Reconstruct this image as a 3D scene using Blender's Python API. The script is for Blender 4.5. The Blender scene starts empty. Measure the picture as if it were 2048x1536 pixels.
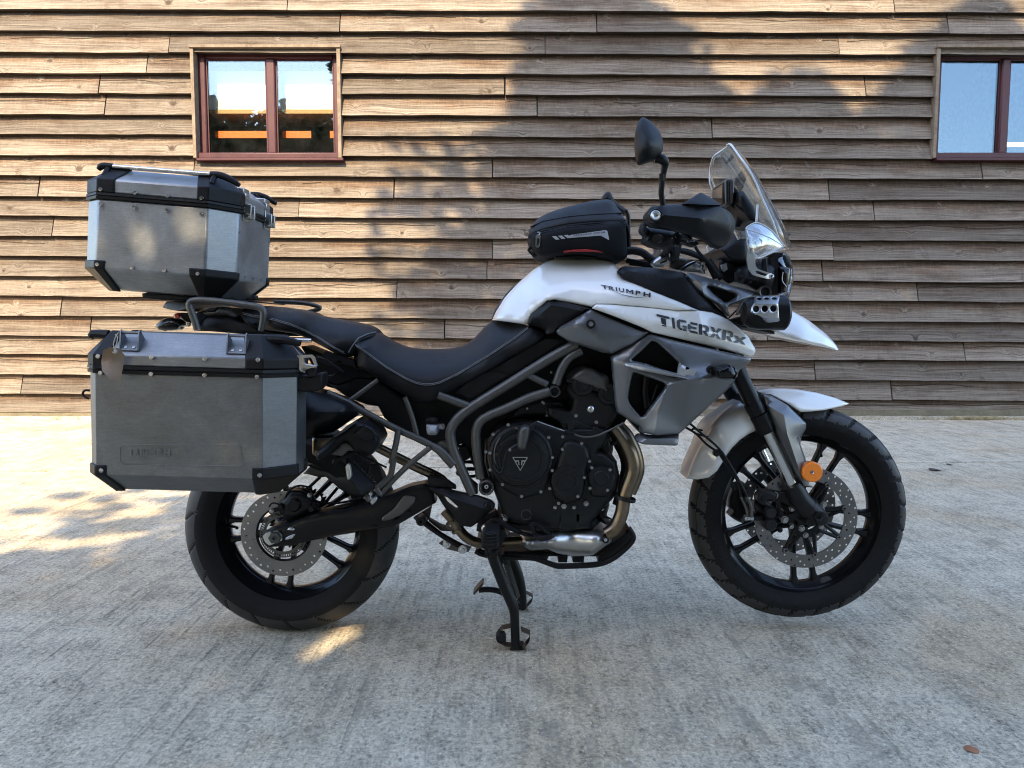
import bpy, bmesh, math, random
import numpy as np
from mathutils import Vector, Matrix
from mathutils.geometry import delaunay_2d_cdt
random.seed(7); RNG = np.random.default_rng(7)
R = math.radians
SC = bpy.context.scene
COL = SC.collection

# ------------------------------------------------------------------ camera, light
F, CAM_D, CAM_H, PITCH = 1485.0, 2.25, 0.94, R(4.6)      # focal length for a 2048 wide frame, metres
cam = bpy.data.cameras.new('camera'); cam_o = bpy.data.objects.new('camera', cam); COL.objects.link(cam_o)
cam.sensor_width = 36; cam.lens = F/2048*36; cam.clip_start = .05; cam.clip_end = 500
cam_o.location = (0, -CAM_D, CAM_H); cam_o.rotation_euler = (math.pi/2-PITCH, 0, 0)
SC.camera = cam_o

SUN_AZ, SUN_EL = R(14), R(40)          # light travels towards +y, a little to +x
w = bpy.data.worlds.new('World'); SC.world = w; w.use_nodes = True
nt = w.node_tree; bg = nt.nodes['Background']
sky = nt.nodes.new('ShaderNodeTexSky'); sky.sky_type = 'NISHITA'; sky.sun_disc = False
sky.sun_elevation = SUN_EL; sky.sun_rotation = math.pi+SUN_AZ
sky.air_density = .9; sky.dust_density = 1.3; sky.ozone_density = .8
nt.links.new(sky.outputs[0], bg.inputs[0]); bg.inputs[1].default_value = 0.15
sl = bpy.data.lights.new('sun', 'SUN'); sl.energy = 2.75; sl.angle = R(.4); sl.color = (1, .785, .50)
so = bpy.data.objects.new('sun', sl); COL.objects.link(so)
sdir = Vector((math.sin(SUN_AZ)*math.cos(SUN_EL), math.cos(SUN_AZ)*math.cos(SUN_EL), -math.sin(SUN_EL)))
so.rotation_euler = sdir.to_track_quat('-Z', 'Y').to_euler(); so.location = (-3, -10, 12)
SC.view_settings.view_transform = 'Standard'; SC.view_settings.look = 'None'
SC.view_settings.gamma = 1; SC.view_settings.use_curve_mapping = False
SC.view_settings.exposure = 2.4
SC.render.engine = 'CYCLES'; SC.cycles.max_bounces = 8; SC.cycles.transparent_max_bounces = 12
SC.cycles.caustics_reflective = False; SC.cycles.caustics_refractive = False
SC.cycles.use_denoising = True; SC.cycles.filter_width = 1.05; SC.cycles.denoising_prefilter = 'ACCURATE'; SC.cycles.sample_clamp_indirect = 6

# ------------------------------------------------------------------ measuring: a picture point at a known distance -> metres
_cp, _sp = math.cos(PITCH), math.sin(PITCH)
def UA(P, y):
    P = np.asarray(P, float).reshape(-1, 2); y = np.broadcast_to(np.asarray(y, float), (len(P),))
    u = 768-P[:, 1]; dx = P[:, 0]-1024; dy = u*_sp+F*_cp; dz = u*_cp-F*_sp
    t = (y+CAM_D)/dy
    return np.stack([dx*t, y, CAM_H+dz*t], 1)
def U(px, py, y): return Vector(UA([(px, py)], y)[0])
def ground(px, py, z=0):
    u = 768-py; dy = u*_sp+F*_cp; dz = u*_cp-F*_sp; t = (z-CAM_H)/dz
    return Vector(((px-1024)*t, dy*t-CAM_D, z))
def mpp(y): return (CAM_D+y)/F          # metres per picture point
CR_ = dict(A=(140,310,3.938),B=(140,620,3.2),C=(340,780,3.0715),D=(660,560,3.938),E=(780,680,3.938),F=(780,960,3.938),
  G=(1340,760,3.0715),H=(1180,220,3.938),I=(1140,480,3.657),J=(960,370,3.938),K=(1380,420,6.4),L=(1240,380,6.4),
  M=(600,700,6.4),N=(600,860,6.4),O=(900,940,6.4),P=(1040,700,6.4),Q=(270,560,6.4),R=(1440,900,6.4),S=(460,940,6.4),X=(0,0,1))
def c(k, *pts):
    a, b, s = CR_[k]
    if len(pts) == 1 and isinstance(pts[0], str): pts = [tuple(map(float, q.split(','))) for q in pts[0].split()]
    return [(a+p[0]/s, b+p[1]/s)+tuple(p[2:]) for p in pts]

# ------------------------------------------------------------------ objects
def props(o, label=None, cat=None, group=None, kind=None):
    if label: o['label'] = label
    if cat: o['category'] = cat
    if group: o['group'] = group
    if kind: o['kind'] = kind
    return o
def thing(name, label, cat, loc=(0, 0, 0), group=None):
    o = bpy.data.objects.new(name, None); COL.objects.link(o); o.location = loc; o.empty_display_size = .1
    return props(o, label, cat, group)
def adopt(o, parent):
    if parent is None: return
    o.parent = parent
    if parent.type == 'EMPTY': o.matrix_parent_inverse = Matrix.Translation(-Vector(parent.location))
def link_mesh(name, me, parent=None, label=None, kind=None):
    o = bpy.data.objects.new(name, me); COL.objects.link(o); adopt(o, parent); return props(o, label, None, None, kind)

class G:
    """collects geometry for ONE mesh object"""
    def __init__(s): s.v = []; s.f = []
    def add(s, vs, fs):
        b = len(s.v); s.v += [tuple(map(float, q)) for q in vs]; s.f += [tuple(b+i for i in f) for f in fs]; return s
    def box(s, lo, hi, M=None):
        (x0,y0,z0),(x1,y1,z1) = lo, hi
        vs = [Vector(q) for q in ((x0,y0,z0),(x1,y0,z0),(x1,y1,z0),(x0,y1,z0),(x0,y0,z1),(x1,y0,z1),(x1,y1,z1),(x0,y1,z1))]
        if M is not None: vs = [M @ q for q in vs]
        return s.add(vs, [(0,3,2,1),(4,5,6,7),(0,1,5,4),(1,2,6,5),(2,3,7,6),(3,0,4,7)])
    def tube(s, pts, r, n=12, smooth=3, flat=None):
        """round bar through 3D points; r number or list; flat=(ky) squashes it across y"""
        P = [Vector(p) for p in pts]; m = len(P)
        rr = [r]*m if isinstance(r, (int, float)) else list(r)
        if smooth and m > 2:
            Q, q = [], []
            for i in range(m-1):
                p0, p1, p2, p3 = P[max(i-1, 0)], P[i], P[i+1], P[min(i+2, m-1)]
                for k in range(smooth+1):
                    t = k/(smooth+1)
                    Q.append(.5*((2*p1)+(p2-p0)*t+(2*p0-5*p1+4*p2-p3)*t*t+(3*p1-p0-3*p2+p3)*t**3)); q.append(rr[i]*(1-t)+rr[i+1]*t)
            Q.append(P[-1]); q.append(rr[-1]); P, rr = Q, q
        m = len(P); b = len(s.v); N = None
        for i in range(m):
            T = (P[min(i+1, m-1)]-P[max(i-1, 0)]).normalized()
            if N is None:
                N = Vector((0, 1, 0)) if abs(T.y) < .9 else Vector((0, 0, 1))
            N = (N-T*N.dot(T)).normalized(); B = T.cross(N)
            for k in range(n):
                a = 2*math.pi*k/n
                s.v.append(tuple(P[i]+N*(rr[i]*(flat or 1)*math.cos(a))+B*(rr[i]*math.sin(a))))
        for i in range(m-1):
            for k in range(n):
                k2 = (k+1) % n; s.f.append((b+i*n+k, b+i*n+k2, b+(i+1)*n+k2, b+(i+1)*n+k))
        s.f.append(tuple(b+k for k in reversed(range(n)))); s.f.append(tuple(b+(m-1)*n+k for k in range(n)))
        return s
    def lathe(s, cen, prof, axis=(0, 1, 0), n=32, a0=0, a1=2*math.pi, closed=False, ref=None):
        """prof: [(radius, offset along axis)]"""
        cen = Vector(cen); A = Vector(axis).normalized()
        X = Vector(ref) if ref is not None else (Vector((1, 0, 0)) if abs(A.x) < .9 else Vector((0, 1, 0)))
        X = (X-A*X.dot(A)).normalized(); Y = A.cross(X)
        full = abs(a1-a0-2*math.pi) < 1e-6; m = n if full else n+1; b = len(s.v); k = len(prof)
        for i in range(m):
            a = a0+(a1-a0)*i/n; d = X*math.cos(a)+Y*math.sin(a)
            for (r, h) in prof: s.v.append(tuple(cen+d*r+A*h))
        for i in range(n):
            i2 = (i+1) % m
            for j in range(k if closed else k-1):
                j2 = (j+1) % k; s.f.append((b+i*k+j, b+i2*k+j, b+i2*k+j2, b+i*k+j2))
        return s
    def prism(s, P3, off, holes=()):
        """planar 3D outline extruded by off (fan-safe through triangulation)"""
        P3 = [Vector(p) for p in P3]; off = Vector(off); n = len(P3)
        b = len(s.v); s.v += [tuple(p) for p in P3]+[tuple(p+off) for p in P3]
        s.f.append(tuple(b+i for i in range(n))); s.f.append(tuple(b+n+i for i in reversed(range(n))))
        for i in range(n): s.f.append((b+i, b+n+i, b+n+(i+1) % n, b+(i+1) % n))
        return s
    def sphere(s, cen, r, n=12, sc=(1, 1, 1)):
        cen = Vector(cen); b = len(s.v); m = n//2
        for i in range(m+1):
            t = math.pi*i/m
            for k in range(n):
                a = 2*math.pi*k/n
                s.v.append((cen.x+r*sc[0]*math.sin(t)*math.cos(a), cen.y+r*sc[1]*math.sin(t)*math.sin(a), cen.z+r*sc[2]*math.cos(t)))
        for i in range(m):
            for k in range(n):
                s.f.append((b+i*n+k, b+(i+1)*n+k, b+(i+1)*n+(k+1) % n, b+i*n+(k+1) % n))
        return s
    def build(s, name, mat, parent=None, label=None, kind=None, bevel=0, seg=2, angle=38, smooth=True, sub=0):
        me = bpy.data.meshes.new(name); me.from_pydata(s.v, [], s.f)
        bm = bmesh.new(); bm.from_mesh(me)
        bmesh.ops.remove_doubles(bm, verts=bm.verts, dist=1e-5)
        bmesh.ops.recalc_face_normals(bm, faces=bm.faces); bm.to_mesh(me); bm.free()
        if smooth:
            me.polygons.foreach_set('use_smooth', [True]*len(me.polygons)); me.set_sharp_from_angle(angle=R(angle))
        me.materials.append(mat)
        o = link_mesh(name, me, parent, label, kind)
        if bevel:
            md = o.modifiers.new('bevel', 'BEVEL'); md.width = bevel; md.segments = seg; md.limit_method = 'ANGLE'; md.angle_limit = R(40); md.harden_normals = False
        if sub:
            md = o.modifiers.new('sub', 'SUBSURF'); md.levels = md.render_levels = sub
        return o

# ------------------------------------------------------------------ panels measured from outlines
def tps(ctrl):
    """smooth depth through control points (px, py, y)"""
    C = np.array(ctrl, float); X = C[:, :2]/100; n = len(X)
    d2 = ((X[:, None]-X[None])**2).sum(-1); K = np.where(d2 > 0, d2*np.log(d2+1e-12), 0)+np.eye(n)*1e-3
    Pm = np.c_[np.ones(n), X]; A = np.zeros((n+3, n+3)); A[:n, :n] = K; A[:n, n:] = Pm; A[n:, :n] = Pm.T
    sol = np.linalg.lstsq(A, np.r_[C[:, 2], 0, 0, 0], rcond=None)[0]
    def fn(p):
        q = np.asarray(p, float).reshape(-1, 2)/100
        d = ((q[:, None]-X[None])**2).sum(-1); k = np.where(d > 0, d*np.log(d+1e-12), 0)
        return k@sol[:n]+np.c_[np.ones(len(q)), q]@sol[n:]
    return fn
def const(y): return lambda p: np.full(len(np.asarray(p).reshape(-1, 2)), float(y))
class Facets:
    """crisp folded depth: control points (px,py,y) and fold lines between them"""
    def __init__(s, ctrl, folds=()):
        s.C = np.array(ctrl, float); s.folds = list(folds)
        r = delaunay_2d_cdt([Vector(q) for q in s.C[:, :2]], [tuple(e) for e in folds], [], 0, 1e-4)
        s.V = np.array([tuple(q) for q in r[0]]); s.T = [t for t in r[2]]
        s.Y = np.array([s.C[((s.C[:, :2]-q)**2).sum(-1).argmin(), 2] for q in s.V])
    def __call__(s, p):
        p = np.asarray(p, float).reshape(-1, 2); best = np.full(len(p), -1e9); out = np.zeros(len(p))
        for t in s.T:
            A, B, C_ = s.V[t[0]], s.V[t[1]], s.V[t[2]]; M = np.array([B-A, C_-A]).T
            if abs(np.linalg.det(M)) < 1e-6: continue
            uv = np.linalg.solve(M, (p-A).T); l = np.stack([1-uv.sum(0), uv[0], uv[1]]); mn = l.min(0)
            lc = np.clip(l, 0, 1); lc = lc/lc.sum(0); y = lc[0]*s.Y[t[0]]+lc[1]*s.Y[t[1]]+lc[2]*s.Y[t[2]]
            k = mn > best; best[k] = mn[k]; out[k] = y[k]
        return out
def inpoly(P, poly):
    P = np.asarray(P); x, y = P[:, 0], P[:, 1]; ins = np.zeros(len(P), bool); n = len(poly)
    for i in range(n):
        (x1, y1), (x2, y2) = poly[i], poly[(i+1) % n]
        if y1 == y2: continue
        k = ((y1 > y) != (y2 > y)) & (x < (x2-x1)*(y-y1)/(y2-y1)+x1); ins ^= k
    return ins
def distpoly(P, polys):
    P = np.asarray(P, float); d = np.full(len(P), 1e9)
    for poly in polys:
        q = np.asarray(poly, float); n = len(q)
        for i in range(n):
            a, b = q[i], q[(i+1) % n]; ab = b-a; L = (ab**2).sum()
            t = np.clip(((P-a)@ab)/max(L, 1e-9), 0, 1); e = P-(a+t[:, None]*ab); d = np.minimum(d, (e**2).sum(1))
    return np.sqrt(d)
def spline(poly, k=4):
    n = len(poly); Q = []
    P = [np.array(p[:2], float) for p in poly]
    for i in range(n):
        p0, p1, p2, p3 = P[i-1], P[i], P[(i+1) % n], P[(i+2) % n]
        for j in range(k):
            t = j/k; Q.append(tuple(.5*((2*p1)+(p2-p0)*t+(2*p0-5*p1+4*p2-p3)*t*t+(3*p1-p0-3*p2+p3)*t**3)))
    return Q
def rounded(poly, r=4, k=4):
    """outline with its corners rounded off by r picture points"""
    n = len(poly); Q = []
    P = [np.array(p[:2], float) for p in poly]
    for i in range(n):
        a, b, d = P[i-1], P[i], P[(i+1) % n]; la, ld = np.linalg.norm(a-b), np.linalg.norm(d-b)
        q = min(r, .45*la, .45*ld); s, e = b+(a-b)/max(la, 1e-6)*q, b+(d-b)/max(ld, 1e-6)*q
        for j in range(k+1):
            t = j/k; Q.append(tuple((1-t)**2*s+2*t*(1-t)*b+t*t*e))
    return Q
def resample(poly, step):
    Q = []; n = len(poly)
    for i in range(n):
        a, b = np.array(poly[i][:2], float), np.array(poly[(i+1) % n][:2], float); m = max(1, int(np.linalg.norm(b-a)/step))
        for j in range(m): Q.append(tuple(a+(b-a)*j/m))
    return Q
def circ(x, y, r, n=12, ry=None, a=0):
    return [(x+r*math.cos(2*math.pi*i/n+a), y+(ry or r)*math.sin(2*math.pi*i/n+a)) for i in range(n)]
def panel(g, outline, depth, bulge=0, r=12, holes=(), thick=.006, step=8, mirror=False, sm=False, rnd=0, back=True):
    """a panel whose outline is known: depth = distance plane (number or function), bulge towards the viewer with edges rolled over r points"""
    if not callable(depth): depth = const(depth)
    o = [tuple(p[:2]) for p in outline]
    o = spline(o) if sm else (rounded(o, rnd) if rnd else o)
    loops = [resample(o, step)]+[resample(h, step) for h in holes]
    pts, edges = [], []
    for L in loops:
        b = len(pts); pts += L; edges += [(b+i, b+(i+1) % len(L)) for i in range(len(L))]
    if isinstance(depth, Facets):
        for (i, j) in depth.folds:
            a, b_ = depth.C[i, :2], depth.C[j, :2]; m = max(1, int(np.linalg.norm(b_-a)/step)); k0 = len(pts)
            line = [tuple(a+(b_-a)*t/m) for t in range(m+1)]; pts += line; edges += [(k0+t, k0+t+1) for t in range(m)]
    nb = len(pts); ex = []
    if bulge or True:
        q = np.array(loops[0]); lo, hi = q.min(0), q.max(0); s2 = step*1.35
        gx, gy = np.meshgrid(np.arange(lo[0]+s2/2, hi[0], s2), np.arange(lo[1]+s2/2, hi[1], s2)); gp = np.c_[gx.ravel(), gy.ravel()]
        gp[:, 0] += np.where((np.arange(len(gp))//max(1, gx.shape[1])) % 2, s2/2, 0)
        if len(gp):
            ok = inpoly(gp, loops[0])
            for h in loops[1:]: ok &= ~inpoly(gp, h)
            gp = gp[ok]
        if len(gp):
            d = distpoly(gp, loops); gp = gp[d > (min(r*.9, step*1.2) if bulge else step*.6)]; ex += [tuple(p) for p in gp]
    if bulge:
        for L in loops:
            q = np.array(L); nx = np.roll(q, -1, 0)-np.roll(q, 1, 0); nn = np.c_[-nx[:, 1], nx[:, 0]]; nn /= np.maximum(np.linalg.norm(nn, axis=1, keepdims=True), 1e-6)
            for fr in (.06, .2, .42, .7):
                for sg in (1, -1):
                    p2 = q+nn*sg*r*fr; ok = inpoly(p2, loops[0])
                    for h in loops[1:]: ok &= ~inpoly(p2, h)
                    p2 = p2[ok]
                    if len(p2):
                        d = distpoly(p2, loops); p2 = p2[(d > r*fr*.85)]; ex += [tuple(p) for p in p2]
    res = delaunay_2d_cdt([Vector(p) for p in pts+ex], edges, [], 0, .02)
    V = np.array([tuple(p) for p in res[0]]); T = np.array([t for t in res[2] if len(t) == 3])
    cen = V[T].mean(1); ok = inpoly(cen, loops[0])
    for h in loops[1:]: ok &= ~inpoly(cen, h)
    T = T[ok]; used = np.unique(T); mp = -np.ones(len(V), int); mp[used] = np.arange(len(used)); V = V[used]; T = mp[T]
    y = depth(V)
    if bulge:
        d = np.clip(distpoly(V, loops)/r, 0, 1); y = y-bulge*np.sqrt(np.clip(1-(1-d)**2, 0, 1))
    W = UA(V, y); b = len(g.v); n = len(W)
    g.v += [tuple(q) for q in W]; g.f += [tuple(b+i for i in t) for t in T]
    if back:
        Bk = W*np.array([1, -1, 1]) if mirror else W+np.array([0, thick, 0])
        g.v += [tuple(q) for q in Bk]; g.f += [tuple(b+n+i for i in t[::-1]) for t in T]
        cnt = {}
        for t in T:
            for i in range(3):
                e = (t[i], t[(i+1) % 3]); cnt[e] = 1
        for (i, j) in list(cnt):
            if (j, i) not in cnt: g.f.append((b+j, b+i, b+n+i, b+n+j))
    return g
def P(name, mat, parent, outline, depth, bevel=0, label=None, angle=38, **k):
    g = G(); panel(g, outline, depth, **k); return g.build(name, mat, parent, label, bevel=bevel, angle=angle)
def T3(pts, y):
    """outline points (px,py[,y]) -> 3D"""
    return [U(p[0], p[1], p[2] if len(p) > 2 else y) for p in pts]
def bar(name, mat, parent, pts, y, rpx, label=None, n=12, smooth=3, flat=None, mirror=False):
    g = G(); q = T3(pts, y)
    rr = [a*mpp(y) for a in rpx] if isinstance(rpx, (list, tuple)) else rpx*mpp(y)
    g.tube(q, rr, n=n, smooth=smooth, flat=flat)
    if mirror: g.tube([Vector((p.x, -p.y, p.z)) for p in q], rr, n=n, smooth=smooth, flat=flat)
    return g.build(name, mat, parent, label)
def disc(name, mat, parent, px, py, y, prof, n=32, axis=(0, 1, 0), label=None, angle=30):
    """lathe about y at a measured centre; prof in picture points (radius) and metres (offset)"""
    g = G(); m = mpp(y); g.lathe(U(px, py, y), [(a*m, h) for a, h in prof], axis=axis, n=n); return g.build(name, mat, parent, label, angle=angle)

# bolts share one mesh
def unit_bolt(mat):
    g = G(); g.lathe((0, 0, 0), [(0, -.55), (.42, -.55), (.5, -.75), (.8, -.72), (1, -.4), (1, 0), (1.25, 0), (1.25, .3)], n=14)
    o = g.build('bolt', mat); me = o.data; bpy.data.objects.remove(o); return me
def bolts(pts, y, rpx, parent, me, name='bolt'):
    for p in pts:
        yy = p[2] if len(p) > 2 else y
        o = bpy.data.objects.new(name, me); COL.objects.link(o); s = rpx*mpp(yy)
        if parent.type == 'EMPTY': o.parent = parent; o.matrix_parent_inverse = Matrix.Translation(-Vector(parent.location))
        else: o.parent = parent
        o.location = U(p[0], p[1], yy); o.scale = (s, s, s); o.rotation_euler = (0, random.random()*6, 0)
def text_mesh(s, size=1.0, font_scale_x=1.0, spacing=1.0, bold=.0):
    cu = bpy.data.curves.new('lettering', 'FONT'); cu.body = s; cu.size = size; cu.space_character = spacing; cu.offset = bold; cu.resolution_u = 3
    o = bpy.data.objects.new('lettering', cu); COL.objects.link(o); bpy.context.view_layer.update()
    me = bpy.data.meshes.new_from_object(o.evaluated_get(bpy.context.evaluated_depsgraph_get()))
    V = np.array([v.co[:2] for v in me.vertices]); Fc = [tuple(p.vertices) for p in me.polygons]
    bpy.data.objects.remove(o); bpy.data.curves.remove(cu); bpy.data.meshes.remove(me)
    V[:, 0] *= font_scale_x; lo, hi = V.min(0), V.max(0); V = (V-lo)/(hi-lo)      # 0..1 box
    return V, Fc
def decal(name, mat, parent, V, Fc, quad, depth, lift=.0012, label=None):
    """flat print: unit-square geometry laid over a surface; quad = picture corners bl, br, tr, tl"""
    if not callable(depth): depth = const(depth)
    q = np.array(quad, float); u, v = V[:, :1], V[:, 1:2]
    Pp = (1-u)*(1-v)*q[0]+u*(1-v)*q[1]+u*v*q[2]+(1-u)*v*q[3]
    W = UA(Pp, depth(Pp)-lift); g = G(); g.add(W, Fc)
    return g.build(name, mat, parent, label, smooth=False)
# ------------------------------------------------------------------ materials
class NT:
    def __init__(s, name):
        s.m = bpy.data.materials.new(name); s.m.use_nodes = True; s.t = s.m.node_tree; s.b = s.t.nodes['Principled BSDF']; s.out = s.t.nodes['Material Output']
    def n(s, ty, **k):
        nd = s.t.nodes.new('ShaderNode'+ty)
        for a, v in k.items():
            if a.startswith('i_'):
                key = a[2:]; nd.inputs[int(key) if key.isdigit() else key].default_value = v
            else: setattr(nd, a, v)
        return nd
    def l(s, a, b): s.t.links.new(a, b)
    def set(s, **k):
        for a, v in k.items():
            nm = a.replace('_', ' ')
            s.b.inputs[nm].default_value = v
    def ramp(s, fac, stops):
        r = s.n('ValToRGB'); e = r.color_ramp.elements
        while len(e) < len(stops): e.new(.5)
        for i, (p, col) in enumerate(stops): e[i].position = p; e[i].color = (*col, 1) if len(col) == 3 else col
        s.l(fac, r.inputs[0]); return r.outputs[0]
    def math(s, op, a, b=None, clamp=False):
        nd = s.n('Math', operation=op, use_clamp=clamp)
        for i, q in enumerate((a, b)):
            if q is None: continue
            if isinstance(q, (int, float)): nd.inputs[i].default_value = q
            else: s.l(q, nd.inputs[i])
        return nd.outputs[0]
    def mix(s, fac, a, b, mode='MIX'):
        nd = s.n('Mix', data_type='RGBA', blend_type=mode)
        for i, q in ((0, fac), (6, a), (7, b)):
            if isinstance(q, (int, float)): nd.inputs[i].default_value = q
            elif isinstance(q, tuple): nd.inputs[i].default_value = (*q, 1) if len(q) == 3 else q
            else: s.l(q, nd.inputs[i])
        return nd.outputs[2]
    def noise(s, vec, scale, detail=4, rough=.55, dist=0):
        nd = s.n('TexNoise', i_Scale=scale, i_Detail=detail, i_Roughness=rough, i_Distortion=dist)
        if vec is not None: s.l(vec, nd.inputs['Vector'])
        return nd.outputs['Fac']
    def mapping(s, vec, scale=(1, 1, 1), loc=(0, 0, 0), rot=(0, 0, 0)):
        nd = s.n('Mapping'); nd.inputs['Scale'].default_value = scale; nd.inputs['Location'].default_value = loc; nd.inputs['Rotation'].default_value = rot
        s.l(vec, nd.inputs['Vector']); return nd.outputs[0]
    def bump(s, h, strength=.3, dist=.01, prev=None):
        nd = s.n('Bump', i_Strength=strength, i_Distance=dist); s.l(h, nd.inputs['Height'])
        if prev is not None: s.l(prev, nd.inputs['Normal'])
        s.l(nd.outputs[0], s.b.inputs['Normal']); return nd.outputs[0]
def simple(name, col, rough=.5, metal=0, coat=0, var=.12, grain=0, gscale=400, dust=0, spec=.5, rvar=.12, flake=0):
    s = NT(name); g = s.n('NewGeometry'); pos = g.outputs['Position']
    n1 = s.noise(pos, 9, 5, .6); n2 = s.noise(pos, 60, 4, .6)
    mixn = s.math('ADD', s.math('MULTIPLY', n1, .6), s.math('MULTIPLY', n2, .4))
    dark = tuple(v*(1-var) for v in col); light = tuple(min(1, v*(1+var)) for v in col)
    colr = s.ramp(mixn, [(.3, dark), (.7, light)])
    if dust:
        up = s.n('SeparateXYZ'); s.l(g.outputs['Normal'], up.inputs[0])
        k = s.math('MULTIPLY', s.math('MULTIPLY', s.math('ADD', s.math('MULTIPLY', up.outputs[2], .5), .5, True), n2), dust, True)
        colr = s.mix(k, colr, (.22, .2, .17))
    s.l(colr, s.b.inputs['Base Color'])
    rr = s.n('MapRange', i_1=.25, i_2=.75, i_3=max(.02, rough-rvar), i_4=min(1, rough+rvar)); s.l(mixn, rr.inputs[0]); s.l(rr.outputs[0], s.b.inputs['Roughness'])
    s.set(Metallic=metal); s.b.inputs['Specular IOR Level'].default_value = spec
    if coat: s.b.inputs['Coat Weight'].default_value = coat; s.b.inputs['Coat Roughness'].default_value = .03
    if grain: s.bump(s.noise(pos, gscale, 2, .5), grain, .002)
    return s.m
M = {}
M['white'] = simple('white_paint', (.78, .77, .74), .17, 0, 1, .02, rvar=.04)
M['grey'] = simple('graphite_paint', (.145, .149, .154), .36, .6, .3, .02, grain=.04, gscale=1500, rvar=.05)
M['grey_toplit'] = simple('graphite_paint_toplit', (.5, .505, .515), .34, .6, 0, .05, rvar=.05)  # graphite brightened, painting sky light on the shroud's upturned fin
M['black'] = simple('black_plastic', (.007, .0073, .008), .48, 0, 0, .25, grain=.12, gscale=900, dust=.012, spec=.2)
M['satin'] = simple('satin_black', (.0065, .0068, .0075), .36, 0, 0, .2, dust=.01, spec=.22)
M['gloss'] = simple('gloss_black', (.005, .005, .0055), .22, 0, .22, .2, rvar=.06, dust=.006, spec=.2)
M['engine'] = simple('engine_black', (.0085, .009, .01), .4, .05, 0, .35, grain=.15, gscale=500, dust=.025, spec=.28)
M['rubber'] = simple('tyre_rubber', (.0075, .0078, .0085), .7, 0, 0, .3, grain=.25, gscale=500, dust=.05, spec=.15)
M['tread'] = simple('tyre_tread', (.019, .0195, .021), .55, 0, 0, .35, grain=.25, gscale=500, dust=.22, spec=.35)
M['rubber2'] = simple('black_rubber', (.008, .008, .009), .62, 0, 0, .2, spec=.2)
M['vinyl'] = simple('seat_vinyl', (.0095, .0098, .0105), .5, 0, 0, .15, grain=.18, gscale=1100, rvar=.06, spec=.2)
M['frame'] = simple('frame_grey', (.088, .085, .078), .42, .5, 0, .12, grain=.06, gscale=900)
M['steel'] = simple('plain_steel', (.55, .55, .54), .28, 1, 0, .12)
M['chrome'] = simple('fork_chrome', (.62, .62, .61), .14, 1, 0, .05, rvar=.04)
M['screw'] = simple('screw_steel', (.42, .42, .42), .3, 1, 0, .1)
M['disc'] = simple('brake_steel', (.2, .195, .19), .34, 1, 0, .1, grain=.08, gscale=700)
M['titan'] = simple('header_steel', (.19, .15, .105), .33, 1, 0, .3)
M['brushed'] = simple('brushed_steel', (.5, .5, .49), .36, 1, 0, .05, rvar=.05, grain=.03, gscale=900)
M['amber'] = simple('amber_plastic', (.9, .23, .01), .3, 0, .6, .1, grain=.35, gscale=350)
M['red'] = simple('red_plastic', (.45, .012, .02), .25, 0, .4, .1)
M['redcord'] = simple('red_webbing', (.33, .012, .014), .6)
M['decal'] = simple('decal_black', (.022, .024, .03), .35, 0, 0, .1)
M['reflect'] = simple('reflective_print', (.36, .36, .36), .5, 0, 0, .1)
M['thread'] = simple('stitch_thread', (.12, .12, .12), .7)
M['reservoir'] = simple('reservoir_plastic', (.4, .43, .48), .35)
M['mesh'] = simple('bag_fabric', (.007, .0073, .008), .75, 0, 0, .2, grain=.5, gscale=900, spec=.15)
M['shellbag'] = simple('bag_shell', (.01, .0104, .0112), .5, 0, 0, .1, grain=.2, gscale=900, spec=.25)
M['card'] = simple('tag_card', (.24, .16, .10), .8, 0, 0, .25, grain=.2, gscale=300)
M['string'] = simple('string', (.45, .4, .33), .9)
M['rust'] = simple('worn_steel', (.06, .042, .028), .6, .4, 0, .5)
M['upvc'] = simple('maroon_frame', (.048, .0125, .0165), .45, 0, 0, .25, grain=.05, dust=.03, spec=.3)
M['membrane'] = simple('teal_membrane', (.04, .19, .23), .7)
M['interior'] = simple('interior_grey', (.05, .05, .055), .8)
M['orange'] = simple('orange_beam', (.85, .17, .01), .5)
M['shelfwood'] = simple('shelf_wood', (.5, .3, .12), .6)
M['whiteboard'] = simple('white_sheet', (.82, .82, .78), .6, var=.03)
M['deadleaf'] = simple('dead_leaf', (.28, .11, .045), .7, var=.4)
M['darkleaf'] = simple('dark_leaf', (.06, .04, .03), .8, var=.4)
M['pad'] = simple('tank_pad', (.016, .014, .014), .55)
M['screen'] = simple('dark_screen', (.01, .01, .011), .12, 0, 1, .1, rvar=.03)
def alu_mat(k_=1.0):
    s = NT('case_aluminium'); g = s.n('NewGeometry'); pos = g.outputs['Position']
    st = s.noise(s.mapping(pos, (30, 30, 380)), 1, 3, .6); cl = s.noise(pos, 7, 5, .65, .6); fine = s.noise(pos, 160, 3, .7)
    k = s.math('ADD', s.math('MULTIPLY', cl, .55), s.math('ADD', s.math('MULTIPLY', st, .25), s.math('MULTIPLY', fine, .2)))
    s.l(s.ramp(k, [(.3, tuple(k_*q for q in (.098, .103, .107))), (.52, tuple(k_*q for q in (.165, .172, .176))), (.75, tuple(k_*q for q in (.27, .276, .278)))]), s.b.inputs['Base Color'])
    rr = s.n('MapRange', i_1=.3, i_2=.7, i_3=.36, i_4=.58); s.l(k, rr.inputs[0]); s.l(rr.outputs[0], s.b.inputs['Roughness'])
    s.set(Metallic=.85); s.bump(s.math('ADD', st, fine), .05, .002); return s.m
M['alu'] = alu_mat(); M['alu_sunlit'] = alu_mat(1.75); M['alu_skylit'] = alu_mat(1.35)  # brighter metal paints dappled sun on top case, sky reflection on pannier lid
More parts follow.
